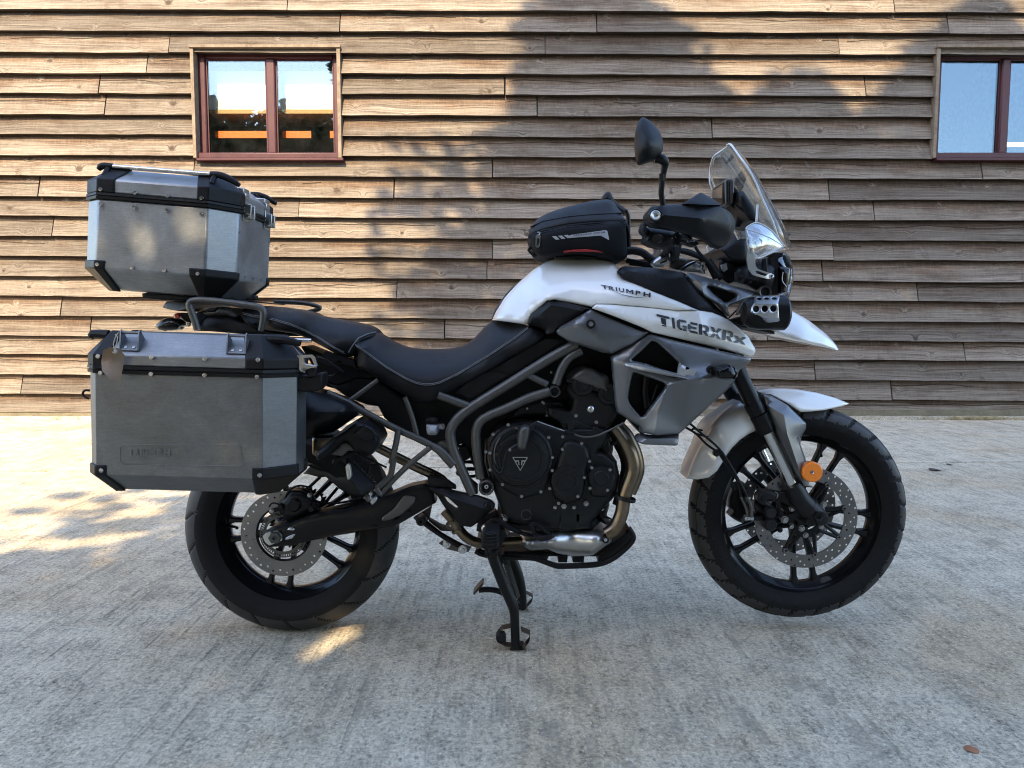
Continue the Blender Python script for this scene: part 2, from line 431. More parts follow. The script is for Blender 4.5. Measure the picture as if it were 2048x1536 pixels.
def clear_mat(name, refl=.12, tint=(1, 1, 1), rough=.02, dirt=0, coat=(1, 1, 1)):
    s = NT(name); tr = s.n('BsdfTransparent'); tr.inputs[0].default_value = (*tint, 1); gl = s.n('BsdfGlossy'); gl.inputs['Roughness'].default_value = rough; gl.inputs[0].default_value = (*coat, 1)
    lw = s.n('LayerWeight', i_Blend=.25); mx = s.n('MixShader')
    k = s.math('ADD', s.math('MULTIPLY', lw.outputs['Fresnel'], .8), refl, True); s.l(k, mx.inputs[0]); s.l(tr.outputs[0], mx.inputs[1]); s.l(gl.outputs[0], mx.inputs[2])
    last = mx.outputs[0]
    if dirt:
        df = s.n('BsdfDiffuse'); df.inputs[0].default_value = (.5, .5, .5, 1); g = s.n('NewGeometry'); nz = s.noise(g.outputs['Position'], 5, 8, .7)
        k2 = s.math('MULTIPLY', s.math('SUBTRACT', nz, .35, True), dirt, True); m2 = s.n('MixShader'); s.l(k2, m2.inputs[0]); s.l(last, m2.inputs[1]); s.l(df.outputs[0], m2.inputs[2]); last = m2.outputs[0]
    s.l(last, s.out.inputs[0]); return s.m
M['glass'] = clear_mat('window_glass', .062, (.9, .92, .92), .004, .03, (.62, .84, 1.0))
M['acrylic'] = clear_mat('clear_acrylic', .025, (.93, .95, .96), .02, .05)
M['lens'] = clear_mat('lamp_lens', .1, (.8, .84, .88), .02, .05)
M['acredge'] = simple('acrylic_edge', (.62, .66, .68), .15, 0, .6, .1)
M['mirror'] = simple('mirror_glass', (.8, .8, .8), .03, 1, 0, .01, rvar=.01)

def wood_mat():
    """weathered larch boards: browner where sheltered by the board above, bleached grey below; UV = metres along / 0..1 up"""
    s = NT('weathered_board'); tc = s.n('TexCoord'); oi = s.n('ObjectInfo'); sep = s.n('SeparateXYZ'); s.l(tc.outputs['UV'], sep.inputs[0])
    u, v = sep.outputs[0], sep.outputs[1]; rnd = oi.outputs['Random']
    uo = s.math('ADD', u, s.math('MULTIPLY', rnd, 173.0))
    def vec(ku, kv, kr=7.0):
        cb = s.n('CombineXYZ'); s.l(s.math('MULTIPLY', uo, ku), cb.inputs[0]); s.l(s.math('MULTIPLY', v, kv), cb.inputs[1]); s.l(s.math('MULTIPLY', rnd, kr), cb.inputs[2]); return cb.outputs[0]
    # knots
    vo = s.n('TexVoronoi', feature='F1', i_Scale=1.0, i_Randomness=1.0); s.l(vec(4.2, 1.15), vo.inputs['Vector'])
    kd = vo.outputs['Distance']; kcol = s.n('SeparateColor'); s.l(vo.outputs['Color'], kcol.inputs[0])
    ksize = s.math('MULTIPLY', s.math('POWER', kcol.outputs[0], 1.7), .21)
    knot = s.n('MapRange', i_1=1.0, i_2=.35, i_3=0.0, i_4=1.0, interpolation_type='SMOOTHSTEP')
    s.l(s.math('DIVIDE', kd, s.math('ADD', ksize, .012)), knot.inputs[0])
    halo = s.n('MapRange', i_1=.34, i_2=.02, i_3=0.0, i_4=1.0); s.l(kd, halo.inputs[0])
    swirl = s.math('MULTIPLY', s.math('MULTIPLY', halo.outputs[0], halo.outputs[0]), .3)
    # grain
    wob = s.noise(vec(1.1, .9), 1.0, 3, .5)
    gv = s.math('ADD', s.math('ADD', s.math('MULTIPLY', v, 1.0), s.math('MULTIPLY', wob, .4)), swirl)
    cb = s.n('CombineXYZ'); s.l(s.math('MULTIPLY', uo, .9), cb.inputs[0]); s.l(s.math('MULTIPLY', gv, 16), cb.inputs[1]); s.l(s.math('MULTIPLY', rnd, 11), cb.inputs[2])
    grain = s.noise(cb.outputs[0], 1.4, 5, .65)
    fine = s.noise(vec(5, 60), 1.0, 4, .7); fibre = s.noise(vec(26, 30), 1.0, 3, .7)
    cross = s.noise(vec(60, 3), 1.0, 2, .5)                       # saw marks
    bl = s.noise(vec(1.6, 1.2, 13), 1.0, 4, .6)
    # bleaching: low on the board more
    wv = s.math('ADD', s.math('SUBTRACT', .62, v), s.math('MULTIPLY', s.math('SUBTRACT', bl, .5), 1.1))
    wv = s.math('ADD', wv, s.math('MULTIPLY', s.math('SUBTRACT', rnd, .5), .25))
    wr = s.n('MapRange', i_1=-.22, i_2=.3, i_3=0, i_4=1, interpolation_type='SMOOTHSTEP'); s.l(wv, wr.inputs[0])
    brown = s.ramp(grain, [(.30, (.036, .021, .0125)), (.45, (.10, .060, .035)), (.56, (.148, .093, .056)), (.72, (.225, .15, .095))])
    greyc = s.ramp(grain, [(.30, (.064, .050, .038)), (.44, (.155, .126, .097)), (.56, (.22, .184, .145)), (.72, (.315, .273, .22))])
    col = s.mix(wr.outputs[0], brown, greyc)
    col = s.mix(s.math('MULTIPLY', fine, .55), col, s.mix(.5, col, (.05, .035, .025), 'MULTIPLY'))
    col = s.mix(s.math('MULTIPLY', s.math('SUBTRACT', cross, .45, True), .5), col, (.3, .26, .21))
    pale = s.n('MapRange', i_1=.62, i_2=.74, i_3=0, i_4=.5); s.l(fibre, pale.inputs[0]); col = s.mix(pale.outputs[0], col, (.3, .26, .2))
    dk = s.n('MapRange', i_1=.40, i_2=.27, i_3=0, i_4=.75); s.l(fibre, dk.inputs[0]); col = s.mix(dk.outputs[0], col, (.045, .032, .022))
    # torn patches around knots: pale with dark streaks
    tear = s.n('MapRange', i_1=.2, i_2=.05, i_3=0, i_4=1); s.l(kd, tear.inputs[0])
    tk = s.math('MULTIPLY', s.math('MULTIPLY', tear.outputs[0], kcol.outputs[1]), s.math('GREATER_THAN', fibre, .5))
    col = s.mix(s.math('MULTIPLY', tk, .85), col, (.38, .335, .275))
    tk2 = s.math('MULTIPLY', s.math('MULTIPLY', tear.outputs[0], kcol.outputs[1]), s.math('LESS_THAN', fibre, .455)); col = s.mix(s.math('MULTIPLY', tk2, .9), col, (.05, .034, .024))
    # slanting torn grain: pale splinter with a dark lip
    vt = s.n('TexVoronoi', feature='F1', i_Scale=1.0, i_Randomness=1.0); cbt = s.n('CombineXYZ'); s.l(s.math('MULTIPLY', s.math('ADD', uo, s.math('MULTIPLY', v, .085)), 7.5), cbt.inputs[0]); s.l(s.math('MULTIPLY', v, .8), cbt.inputs[1]); s.l(s.math('MULTIPLY', rnd, 19), cbt.inputs[2]); s.l(cbt.outputs[0], vt.inputs['Vector'])
    tc_ = s.n('SeparateColor'); s.l(vt.outputs['Color'], tc_.inputs[0]); sel = s.math('MULTIPLY', s.math('GREATER_THAN', tc_.outputs[0], .62), s.math('ADD', s.math('MULTIPLY', tc_.outputs[1], .8), .2))
    tw_ = s.math('ADD', s.math('ADD', vt.outputs['Distance'], s.math('MULTIPLY', tc_.outputs[2], .14)), s.math('ADD', s.math('MULTIPLY', s.math('SUBTRACT', fibre, .5), .55), s.math('MULTIPLY', s.math('SUBTRACT', fine, .5), .35)))
    t1 = s.n('MapRange', i_1=.22, i_2=.08, i_3=0, i_4=.6); s.l(tw_, t1.inputs[0]); t2 = s.n('MapRange', i_1=.36, i_2=.22, i_3=0, i_4=.75); s.l(tw_, t2.inputs[0])
    col = s.mix(s.math('MULTIPLY', t2.outputs[0], sel), col, (.06, .042, .03)); col = s.mix(s.math('MULTIPLY', t1.outputs[0], sel), col, (.36, .315, .255))
    col = s.mix(s.math('MULTIPLY', knot.outputs[0], .85), col, (.045, .028, .018))
    # drying crack that wanders along the board
    ck = s.noise(vec(1.3, .0, 29), 1.0, 3, .5)
    cd = s.math('ABSOLUTE', s.math('SUBTRACT', v, s.math('ADD', .32, s.math('MULTIPLY', ck, .55))))
    cm = s.n('MapRange', i_1=.022, i_2=.004, i_3=0, i_4=1); s.l(cd, cm.inputs[0])
    has = s.math('GREATER_THAN', s.noise(vec(.35, 0, 41), 1.0, 1, .5), .53)
    crack = s.math('MULTIPLY', cm.outputs[0], has)
    col = s.mix(s.math('MULTIPLY', crack, .75), col, (.045, .03, .02))
    # nail heads
    vn = s.n('TexVoronoi', feature='F1', i_Scale=1.0, i_Randomness=.9); s.l(vec(5.0, .9, 3), vn.inputs['Vector'])
    nail = s.math('LESS_THAN', vn.outputs['Distance'], .018); col = s.mix(s.math('MULTIPLY', nail, .85), col, (.02, .018, .018))
    br = s.n('MapRange', i_1=0, i_2=1, i_3=.62, i_4=1.16); s.l(s.math('FRACT', s.math('MULTIPLY', rnd, 37.7)), br.inputs[0])
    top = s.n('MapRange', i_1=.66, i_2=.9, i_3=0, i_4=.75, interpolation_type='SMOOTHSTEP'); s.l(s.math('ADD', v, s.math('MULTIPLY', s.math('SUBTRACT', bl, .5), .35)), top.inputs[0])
    col = s.mix(top.outputs[0], col, s.mix(1.0, col, (.34, .265, .21), 'MULTIPLY'))          # unbleached strip under the lap, darkened further to paint the gap shadow
    und = s.math('LESS_THAN', v, -.004); col = s.mix(s.math('MULTIPLY', und, .85), col, (.02, .015, .011))   # underside painted near black for the shade in the gap
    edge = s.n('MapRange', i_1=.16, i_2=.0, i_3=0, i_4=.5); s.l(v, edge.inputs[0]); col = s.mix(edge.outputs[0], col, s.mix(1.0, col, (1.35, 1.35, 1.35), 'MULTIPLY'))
    blot = s.n('MapRange', i_1=.5, i_2=.68, i_3=0, i_4=.75); s.l(s.noise(vec(2.2, 1.6, 51), 1.0, 5, .65), blot.inputs[0]); col = s.mix(blot.outputs[0], col, s.mix(1.0, col, (.6, .52, .46), 'MULTIPLY'))
    hs = s.n('HueSaturation'); s.l(br.outputs[0], hs.inputs['Value']); s.l(col, hs.inputs['Color']); hs.inputs['Saturation'].default_value = .9
    s.l(hs.outputs[0], s.b.inputs['Base Color']); s.set(Roughness=.85); s.b.inputs['Specular IOR Level'].default_value = .25
    h = s.math('ADD', s.math('ADD', s.math('MULTIPLY', grain, .5), s.math('MULTIPLY', fine, .5)), s.math('MULTIPLY', fibre, .35))
    h = s.math('SUBTRACT', h, s.math('ADD', s.math('MULTIPLY', crack, 1.2), s.math('MULTIPLY', knot.outputs[0], .5)))
    s.bump(h, 1.0, .009); return s.m
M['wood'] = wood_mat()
def trim_mat():
    s = NT('trim_wood'); g = s.n('NewGeometry'); pos = g.outputs['Position']
    n = s.noise(s.mapping(pos, (14, 14, 14)), 1, 5, .6); f = s.noise(s.mapping(pos, (90, 90, 20)), 1, 3, .7)
    k = s.math('ADD', s.math('MULTIPLY', n, .6), s.math('MULTIPLY', f, .4))
    s.l(s.ramp(k, [(.3, (.09, .065, .045)), (.55, (.18, .14, .10)), (.75, (.26, .21, .165))]), s.b.inputs['Base Color']); s.set(Roughness=.85); s.bump(k, .5, .004); return s.m
M['trim'] = trim_mat()
def concrete(name, tone, grooves=1.0, seed=0.0):
    s = NT(name); g = s.n('NewGeometry'); pos = s.mapping(g.outputs['Position'], loc=(seed, seed*2, 0))
    wob = s.noise(pos, 1.3, 3, .5)
    wp = s.n('VectorMath', operation='ADD'); s.l(pos, wp.inputs[0]); cbw = s.n('CombineXYZ'); s.l(s.math('MULTIPLY', wob, .05), cbw.inputs[0]); s.l(cbw.outputs[0], wp.inputs[1])
    gr = s.noise(s.mapping(wp.outputs[0], (34, 3.2, 1)), 1, 4, .65)       # brushed towards the barn
    gr2 = s.noise(s.mapping(wp.outputs[0], (95, 16, 1)), 1, 3, .7)
    big = s.noise(pos, 1.1, 6, .6, .4); mid = s.noise(pos, 9, 5, .65); fine = s.noise(pos, 75, 5, .75); sp = s.noise(pos, 190, 2, .6)
    k = s.math('ADD', s.math('ADD', s.math('MULTIPLY', gr, .20*grooves), s.math('MULTIPLY', gr2, .10*grooves)), s.math('ADD', s.math('MULTIPLY', mid, .22), s.math('MULTIPLY', fine, .44+.2*(1-grooves))))
    k = s.math('DIVIDE', k, .2*grooves+.10*grooves+.22+.44+.2*(1-grooves))
    col = s.ramp(k, [(.38, tuple(.22*q for q in tone)), (.46, tuple(.68*q for q in tone)), (.54, tone), (.66, tuple(1.3*q for q in tone))])
    # warm dirt film and stains
    st = s.n('MapRange', i_1=.47, i_2=.64, i_3=0, i_4=.6); s.l(big, st.inputs[0])
    col = s.mix(st.outputs[0], col, s.mix(1.0, col, (.84, .70, .54), 'MULTIPLY'))
    st2 = s.n('MapRange', i_1=.44, i_2=.30, i_3=0, i_4=.5); s.l(s.noise(pos, 2.3, 5, .6), st2.inputs[0]); col = s.mix(st2.outputs[0], col, s.mix(1.0, col, (.72, .72, .74), 'MULTIPLY'))
    # exposed stones, pits
    vo = s.n('TexVoronoi', feature='F1', i_Scale=58.0); s.l(s.mapping(pos, (1, .8, 1)), vo.inputs['Vector']); vc = s.n('SeparateColor'); s.l(vo.outputs['Color'], vc.inputs[0])
    stone = s.math('MULTIPLY', s.math('LESS_THAN', vo.outputs['Distance'], .3), s.math('GREATER_THAN', vc.outputs[0], .8))
    col = s.mix(s.math('MULTIPLY', stone, .55), col, s.mix(vc.outputs[1], (.10, .09, .08), (.42, .37, .31)))
    pit = s.n('MapRange', i_1=.40, i_2=.31, i_3=0, i_4=.9); s.l(sp, pit.inputs[0]); col = s.mix(pit.outputs[0], col, tuple(.22*q for q in tone))
    # grit: crisp dark and pale specks, and worn ridges left by the tamping beam
    e1 = s.noise(s.mapping(pos, (1, .7, 1)), 52, 5, .7, .5); d1 = s.n('MapRange', i_1=.56, i_2=.65, i_3=0, i_4=.6); s.l(e1, d1.inputs[0]); col = s.mix(d1.outputs[0], col, tuple(.30*q for q in tone))
    e2 = s.noise(s.mapping(pos, (1, .8, 1), (7, 3, 1)), 110, 3, .6); d2 = s.n('MapRange', i_1=.58, i_2=.68, i_3=0, i_4=.6); s.l(e2, d2.inputs[0]); col = s.mix(d2.outputs[0], col, tuple(min(.85, 1.45*q) for q in tone))
    rg_ = s.noise(s.mapping(wp.outputs[0], (27, .55, 1)), 1, 2, .5); rm = s.n('MapRange', i_1=.50, i_2=.60, i_3=0, i_4=1.0); s.l(rg_, rm.inputs[0]); rbr = s.n('MapRange', i_1=.47, i_2=.6, i_3=0, i_4=.7*grooves); s.l(s.noise(pos, 6.5, 4, .7), rbr.inputs[0])
    ridge = s.math('MULTIPLY', rm.outputs[0], rbr.outputs[0]); col = s.mix(ridge, col, tuple(.42*q for q in tone))
    s.l(col, s.b.inputs['Base Color']); s.set(Roughness=.88); s.b.inputs['Specular IOR Level'].default_value = .3
    h = s.math('ADD', s.math('ADD', s.math('MULTIPLY', gr, .8*grooves), s.math('MULTIPLY', gr2, .3*grooves)), s.math('ADD', s.math('MULTIPLY', fine, .7), s.math('MULTIPLY', mid, .4)))
    h = s.math('SUBTRACT', h, s.math('MULTIPLY', pit.outputs[0], .4))
    h = s.math('SUBTRACT', h, s.math('MULTIPLY', ridge, 1.2)); s.bump(h, .9, .012); return s.m
M['concrete'] = concrete('yard_concrete', (.625, .545, .405), .8)
M['apron'] = concrete('apron_concrete', (.67, .585, .44), 1.0, 13.7)
M['footing'] = concrete('footing_concrete', (.5, .45, .36), .2, 4.1)
def foliage(name, a, b):
    s = NT(name); g = s.n('NewGeometry'); n = s.noise(g.outputs['Position'], 2.2, 4, .6); s.l(s.ramp(n, [(.3, a), (.7, b)]), s.b.inputs['Base Color']); s.set(Roughness=.65)
    s.b.inputs['Specular IOR Level'].default_value = .3; return s.m
M['needle'] = foliage('conifer_green', (.018, .035, .014), (.05, .085, .03)); M['leafgreen'] = foliage('hedge_green', (.03, .05, .015), (.085, .11, .035))
M['bark'] = simple('bark', (.09, .065, .05), .9, var=.4, grain=.5, gscale=40); M['straw'] = foliage('dry_grass', (.22, .18, .07), (.36, .3, .16))
# ------------------------------------------------------------------ ground
WY = 5.06                                     # face of the barn
def quad_sheet(name, pts, mat, thick=.0, kind='structure', label=None):
    g = G(); n = len(pts)
    if thick: g.prism(pts, (0, 0, -thick))
    else: g.add(pts, [tuple(range(n))])
    return g.build(name, mat, None, label, kind, smooth=False)
M['soil'] = foliage('rough_ground', (.10, .095, .06), (.16, .15, .10))
quad_sheet('ground', [(-150, -150, -.16), (150, -150, -.16), (150, 150, -.16), (-150, 150, -.16)], M['soil'])
jl, jr = ground(0, 944), ground(2048, 923); js = (jr.y-jl.y)/(jr.x-jl.x); jy = lambda x: jl.y+js*(x-jl.x)
def slab(name, edge_lo, edge_hi, mat):
    """slab between two lines y=f(x), with slightly worn (uneven) edges"""
    xs = np.linspace(-14, 14, 141); lo = [(x, edge_lo(x), 0) for x in xs]; hi = [(x, edge_hi(x), 0) for x in xs]
    g = G(); vs = lo+hi; m = len(xs); fs = [(i, i+1, m+i+1, m+i) for i in range(m-1)]
    g.add(vs, fs); b = len(g.v); g.v += [(x, y, z-.12) for x, y, z in vs]
    for i in range(m-1): g.f += [(i, b+i, b+i+1, i+1), (m+i, m+i+1, b+m+i+1, b+m+i)]
    return g.build(name, mat, None, None, 'structure', smooth=False)
from mathutils import noise as mn
def wear(x, s): return .008*mn.noise((x*3.1, s, 0))+.004*mn.noise((x*14, s, 3))
slab('yard', lambda x: -14.0, lambda x: jy(x)-.012+wear(x, 1), M['concrete'])
slab('pavement', lambda x: jy(x)+.008+wear(x, 5), lambda x: WY+.02, M['apron'])
quad_sheet('road_base', [(-14, -14, -.13), (14, -14, -.13), (14, WY, -.13), (-14, WY, -.13)], M['darkleaf'])

# ------------------------------------------------------------------ barn
barn = thing('barn', 'long barn clad in weathered overlapping timber boards with maroon windows', 'barn', (0, WY, 0))
ROWL = [18,60,104,145,185,228,267,309,349.5,392,431,471,511,552,591,631,670,708,749,787,824]
ROWR = [25,67,110,151,193,235,278,318,359,401,442,483,522,564,604,644,684,722,762,801,838]
JO = {0:[585,1771],1:[687,1190],2:[1089,1666],3:[],4:[1010],5:[220],6:[1420],7:[],8:[392,985,1959],9:[789,1656],10:[598,1747],11:[105,1330],12:[985],13:[1648],14:[792,1841],
      15:[114,1290],16:[888,1540],17:[460,1942],18:[1640],19:[26,1000],20:[700,1500]}
wx = lambda px: U(px, 500, WY).x
XL, XR = -8.2, 8.2
row_z = []
xa, xb = wx(0), wx(2048)
for l, r_ in zip(ROWL, ROWR):
    row_z.append((U(0, l, WY).z, U(2048, r_, WY).z))
d0 = (row_z[0][0]-row_z[1][0])
above = [(row_z[0][0]+d0*k, row_z[0][1]+d0*k) for k in (4, 3, 2, 1)]
rows = [(z, None) for z in above]+[(z, i) for i, z in enumerate(row_z)]
def zat(zz, x): return zz[0]+(zz[1]-zz[0])*(x-xa)/(xb-xa)
wxw = lambda px: U(px, 205, WY).x
WIN = [(wxw(388), wxw(679)), (wxw(1871.5), wxw(1871.5)+wxw(679)-wxw(388))]
STEP, THK = .066, .055
def board(x0, x1, zz, zz_up, seed, parent):
    n = max(2, int((x1-x0)/.09)); xs = np.linspace(x0, x1, n+1); vs, uv = [], []
    sag = random.uniform(-.004, .004); tilt = random.uniform(-.004, .004); L = x1-x0; pr = random.uniform(-.005, .004)
    for x in xs:
        t = (x-x0)/L
        wob = .007*mn.noise((x*1.1, seed*7.3, 0))+.004*mn.noise((x*4.7, seed*3.1, 9))+.0018*mn.noise((x*17, seed, 4))
        zb = zat(zz, x)+wob+sag*4*t*(1-t)+tilt*(t-.5); zt = zat(zz_up, x)+.035
        bow = pr+.004*mn.noise((x*.9, seed*5.1, 2))
        yb, yt = WY+bow, WY+STEP+.004
        vs += [(x, yb, zb), (x, yb+(yt-yb)*.5-.0015, (zb+zt)/2), (x, yt, zt), (x, yt+.012, zt), (x, yb+THK, zb)]
        uv += [(x, 0), (x, .5), (x, 1), (x, 1.05), (x, -.05)]
    fs = []
    for i in range(n):
        for k in range(5):
            k2 = (k+1) % 5; fs.append((i*5+k, (i+1)*5+k, (i+1)*5+k2, i*5+k2))
    fs += [(4, 3, 2, 1, 0), tuple(n*5+k for k in range(5))]
    me = bpy.data.meshes.new('board'); me.from_pydata(vs, [], fs); ul = me.uv_layers.new(name='UVMap')
    for li, lp in enumerate(me.loops): ul.data[li].uv = uv[lp.vertex_index]
    bm = bmesh.new(); bm.from_mesh(me); bmesh.ops.recalc_face_normals(bm, faces=bm.faces); bm.to_mesh(me); bm.free()
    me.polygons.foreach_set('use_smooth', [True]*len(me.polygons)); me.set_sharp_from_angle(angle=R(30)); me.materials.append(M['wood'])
    link_mesh('board', me, parent)
seed = 0
for k, (zz, idx) in enumerate(rows):
    up = rows[k-1][0] if k else (zz[0]+d0, zz[1]+d0)
    js_ = sorted(wx(p) for p in JO.get(idx, [])) if idx is not None else [random.uniform(-2, 2)]
    j0 = js_[0] if js_ else random.uniform(-1, 1)
    js_ = [j0-random.uniform(3.2, 4.2)]+js_+[(js_[-1] if js_ else j0)+random.uniform(3.2, 4.2)]
    xs = [XL]+[x for x in js_ if XL+.3 < x < XR-.3]+[XR]
    segs = [(a, b) for a, b in zip(xs[:-1], xs[1:])]
    if idx is not None and 3 <= idx <= 7:
        out = []
        for a, b in segs:
            cur = [(a, b)]
            for (wa, wb) in WIN:
                nx = []
                for (p, q) in cur:
                    if q <= wa or p >= wb: nx.append((p, q)); continue
                    if p < wa: nx.append((p, wa-.004))
                    if q > wb: nx.append((wb+.004, q))
                cur = nx
            out += cur
        segs = out
    for a, b in segs:
        if b-a < .05: continue
        seed += 1; gap = random.uniform(.003, .008)
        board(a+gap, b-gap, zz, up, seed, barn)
ztop = rows[0][0][0]+d0
# teal breather membrane behind the boards, with the window openings left free
g = G(); yb = WY+STEP+.03
w1, w2 = WIN; wz0, wz1 = U(500, 322, WY).z, U(500, 93, WY).z
for (a, b, z0, z1) in ((XL, w1[0]-.01, 0, ztop), (w1[0]-.01, w1[1]+.01, 0, wz0), (w1[0]-.01, w1[1]+.01, wz1, ztop), (w1[1]+.01, w2[0]-.01, 0, ztop), (w2[0]-.01, w2[1]+.01, 0, wz0), (w2[0]-.01, w2[1]+.01, wz1, ztop), (w2[1]+.01, XR, 0, ztop)):
    g.box((a, yb, z0), (b, yb+.1, z1))
g.build('membrane', M['membrane'], barn, smooth=False)
M['plinthwood'] = simple('plinth_timber', (.13, .115, .075), .9, var=.4, grain=.4, gscale=90)
g = G(); g.box((XL, WY+.006, .035), (XR, WY+.07, row_z[-1][0]+.02)); g.build('plinth_board', M['plinthwood'], barn, smooth=False)
g = G()
xs = np.linspace(XL, XR, 120)
for a, b in zip(xs[:-1], xs[1:]): g.box((a, WY-.045+.006*mn.noise((a*3, 0, 0)), 0), (b, WY+.1, .034+.004*mn.noise((a*5, 2, 0))))
g.build('footing', M['footing'], barn, smooth=False)
# the rest of the shell
g = G(); T = .12; Y1 = WY+7; ym_ = (WY+Y1)/2
g.box((XL, WY+.15, 0), (XL+T, Y1, ztop)); g.box((XR-T, WY+.15, 0), (XR, Y1, ztop)); g.box((XL+T, Y1-T, 0), (XR-T, Y1, ztop)); [g.prism([(x, WY+.15, ztop), (x, ym_, ztop+1.58), (x, Y1, ztop)], (T, 0, 0)) for x in (XL, XR-T)]; g.build('outer_wall', M['trim'], barn, smooth=False)
g = G(); g.box((XL+T, WY+.16, .004), (XR-T, Y1-T, .03)); g.build('interior_floor', M['interior'], barn, smooth=False)
g = G(); ym = (WY+Y1)/2
g.prism([(XL-.2, WY-.12, ztop-.02), (XL-.2, ym, ztop+1.6), (XL-.2, Y1+.15, ztop-.02), (XL-.2, Y1+.15, ztop+.1), (XL-.2, ym, ztop+1.72), (XL-.2, WY-.12, ztop+.1)], (XR-XL+.4, 0, 0))
g.build('roof', M['interior'], barn, smooth=False)

# ------------------------------------------------------------------ windows
def window(px_off, label):
    """left window measured; the other is the same unit further along"""
    dx = px_off
    def X(px, y=None): return U(px, 205, WY if y is None else y).x+dx
    def Z(py): return U(535, py, WY).z
    win = G()
    FY = WY+.075                                  # frame face
    def bx(gg, xa_, xb_, za, zb, y0, y1): gg.box((min(xa_, xb_), y0, min(za, zb)), (max(xa_, xb_), y1, max(za, zb)))
    g = G(); bx(g, X(393, FY), X(412, FY), Z(95), Z(304.2), FY, FY+.07); bx(g, X(667, FY), X(681, FY), Z(95), Z(304.2), FY, FY+.07)
    bx(g, X(412, FY), X(667, FY), Z(95), Z(111), FY+.001, FY+.07); bx(g, X(393, FY), X(681, FY), Z(304), Z(317), WY+.012, FY+.07)
    fr = g.build('window', M['upvc'], barn, label, bevel=.012, seg=2)
    g = G(); bx(g, X(532.5, FY), X(551, FY), Z(111), Z(304), FY-.002, FY+.066); g.build('mullion', M['upvc'], fr, bevel=.016, seg=3)
    for a, b in ((412, 532.5), (551, 667)):
        g = G(); bx(g, X(a, FY)-.003, X(b, FY)+.003, Z(111)+.003, Z(304)-.003, FY+.036, FY+.048); g.build('pane', M['glass'], fr, smooth=False)
        g = G(); wd = .012
        bx(g, X(a, FY), X(a, FY)+wd, Z(111), Z(304), FY+.024, FY+.034); bx(g, X(b, FY)-wd, X(b, FY), Z(111), Z(304), FY+.024, FY+.034); bx(g, X(a, FY)+wd, X(b, FY)-wd, Z(304), Z(304)+wd, FY+.024, FY+.034); bx(g, X(a, FY)+wd, X(b, FY)-wd, Z(111)-wd, Z(111), FY+.024, FY+.034)
        g.build('glazing_bead', M['upvc'], fr, smooth=False)
    g = G(); bx(g, X(391.5), X(686), Z(317), Z(322.5), WY-.035, FY+.06); g.build('sill', M['upvc'], fr, bevel=.006)
    for a, b in ((384.5, 391.2), (675.5, 682.5)):
        g = G(); bx(g, X(a), X(b), Z(97.5), Z(316.5), WY-.022, FY+.01); g.build('side_trim', M['trim'], fr, bevel=.003)
    g = G(); bx(g, X(383.5), X(683.5), Z(91.5), Z(97.2), WY-.035, FY+.01); g.build('head_trim', M['trim'], fr, bevel=.003)
    return fr
window(0, 'maroon window with white sheet and orange bars behind the glass')
window(WIN[1][0]-WIN[0][0], 'maroon window at the right edge reflecting blue sky')

# things seen through the left window
iy = WY+.24
def ibox(name, mat, x0, y0, x1, y1, y, d, label, cat, group=None):
    a, b = U(x0, y1, y), U(x1, y0, y); g = G(); g.box((a.x, y, a.z), (b.x, y+d, b.z)); o = g.build(name, mat, None, smooth=False); return props(o, label, cat, group)
rk = thing('storage_rack', 'orange storage rack with wooden shelf edge inside the left window', 'rack', (U(535, 300, iy).x, iy+.3, .03))
a, b = U(419, 227, iy), U(690, 219.5, iy)
g = G(); g.box((a.x, iy, a.z), (b.x, iy+.5, b.z)); g.build('shelf', M['shelfwood'], rk, smooth=False)
for x0, x1 in ((430, 547), (565, 622), (660, 700)):
    a, b = U(x0, 276, iy), U(x1, 262, iy); g = G(); g.box((a.x, iy, a.z), (b.x, iy+.04, b.z)); g.build('beam', M['orange'], rk, smooth=False)
for x0 in (405, 695):
    a = U(x0, 276, iy+.06); g = G(); g.box((a.x, iy+.07, .03), (a.x+.06, iy+.13, 4.0)); g.build('upright', M['interior'], rk, smooth=False)
ibox('white_sheet', M['whiteboard'], 417, 142, 700, 219, iy+.01, .03, 'large white sheet standing on the shelf behind the left window', 'sheet')
a, b = U(2012, 292, WY+1.2), U(2300, 287, WY+1.2)
g = G(); g.tube([(a.x, WY+1.2, (a.z+b.z)/2), (b.x+.5, WY+1.2, (a.z+b.z)/2)], .022, smooth=0)
M['tubelight'] = NT('lit_tube').m; _b = M['tubelight'].node_tree.nodes['Principled BSDF']; _b.inputs['Emission Color'].default_value = (1, .97, .9, 1); _b.inputs['Emission Strength'].default_value = 2.0
o = g.build('strip_light', M['tubelight'], None); props(o, 'white strip light inside behind the right window', 'strip light')

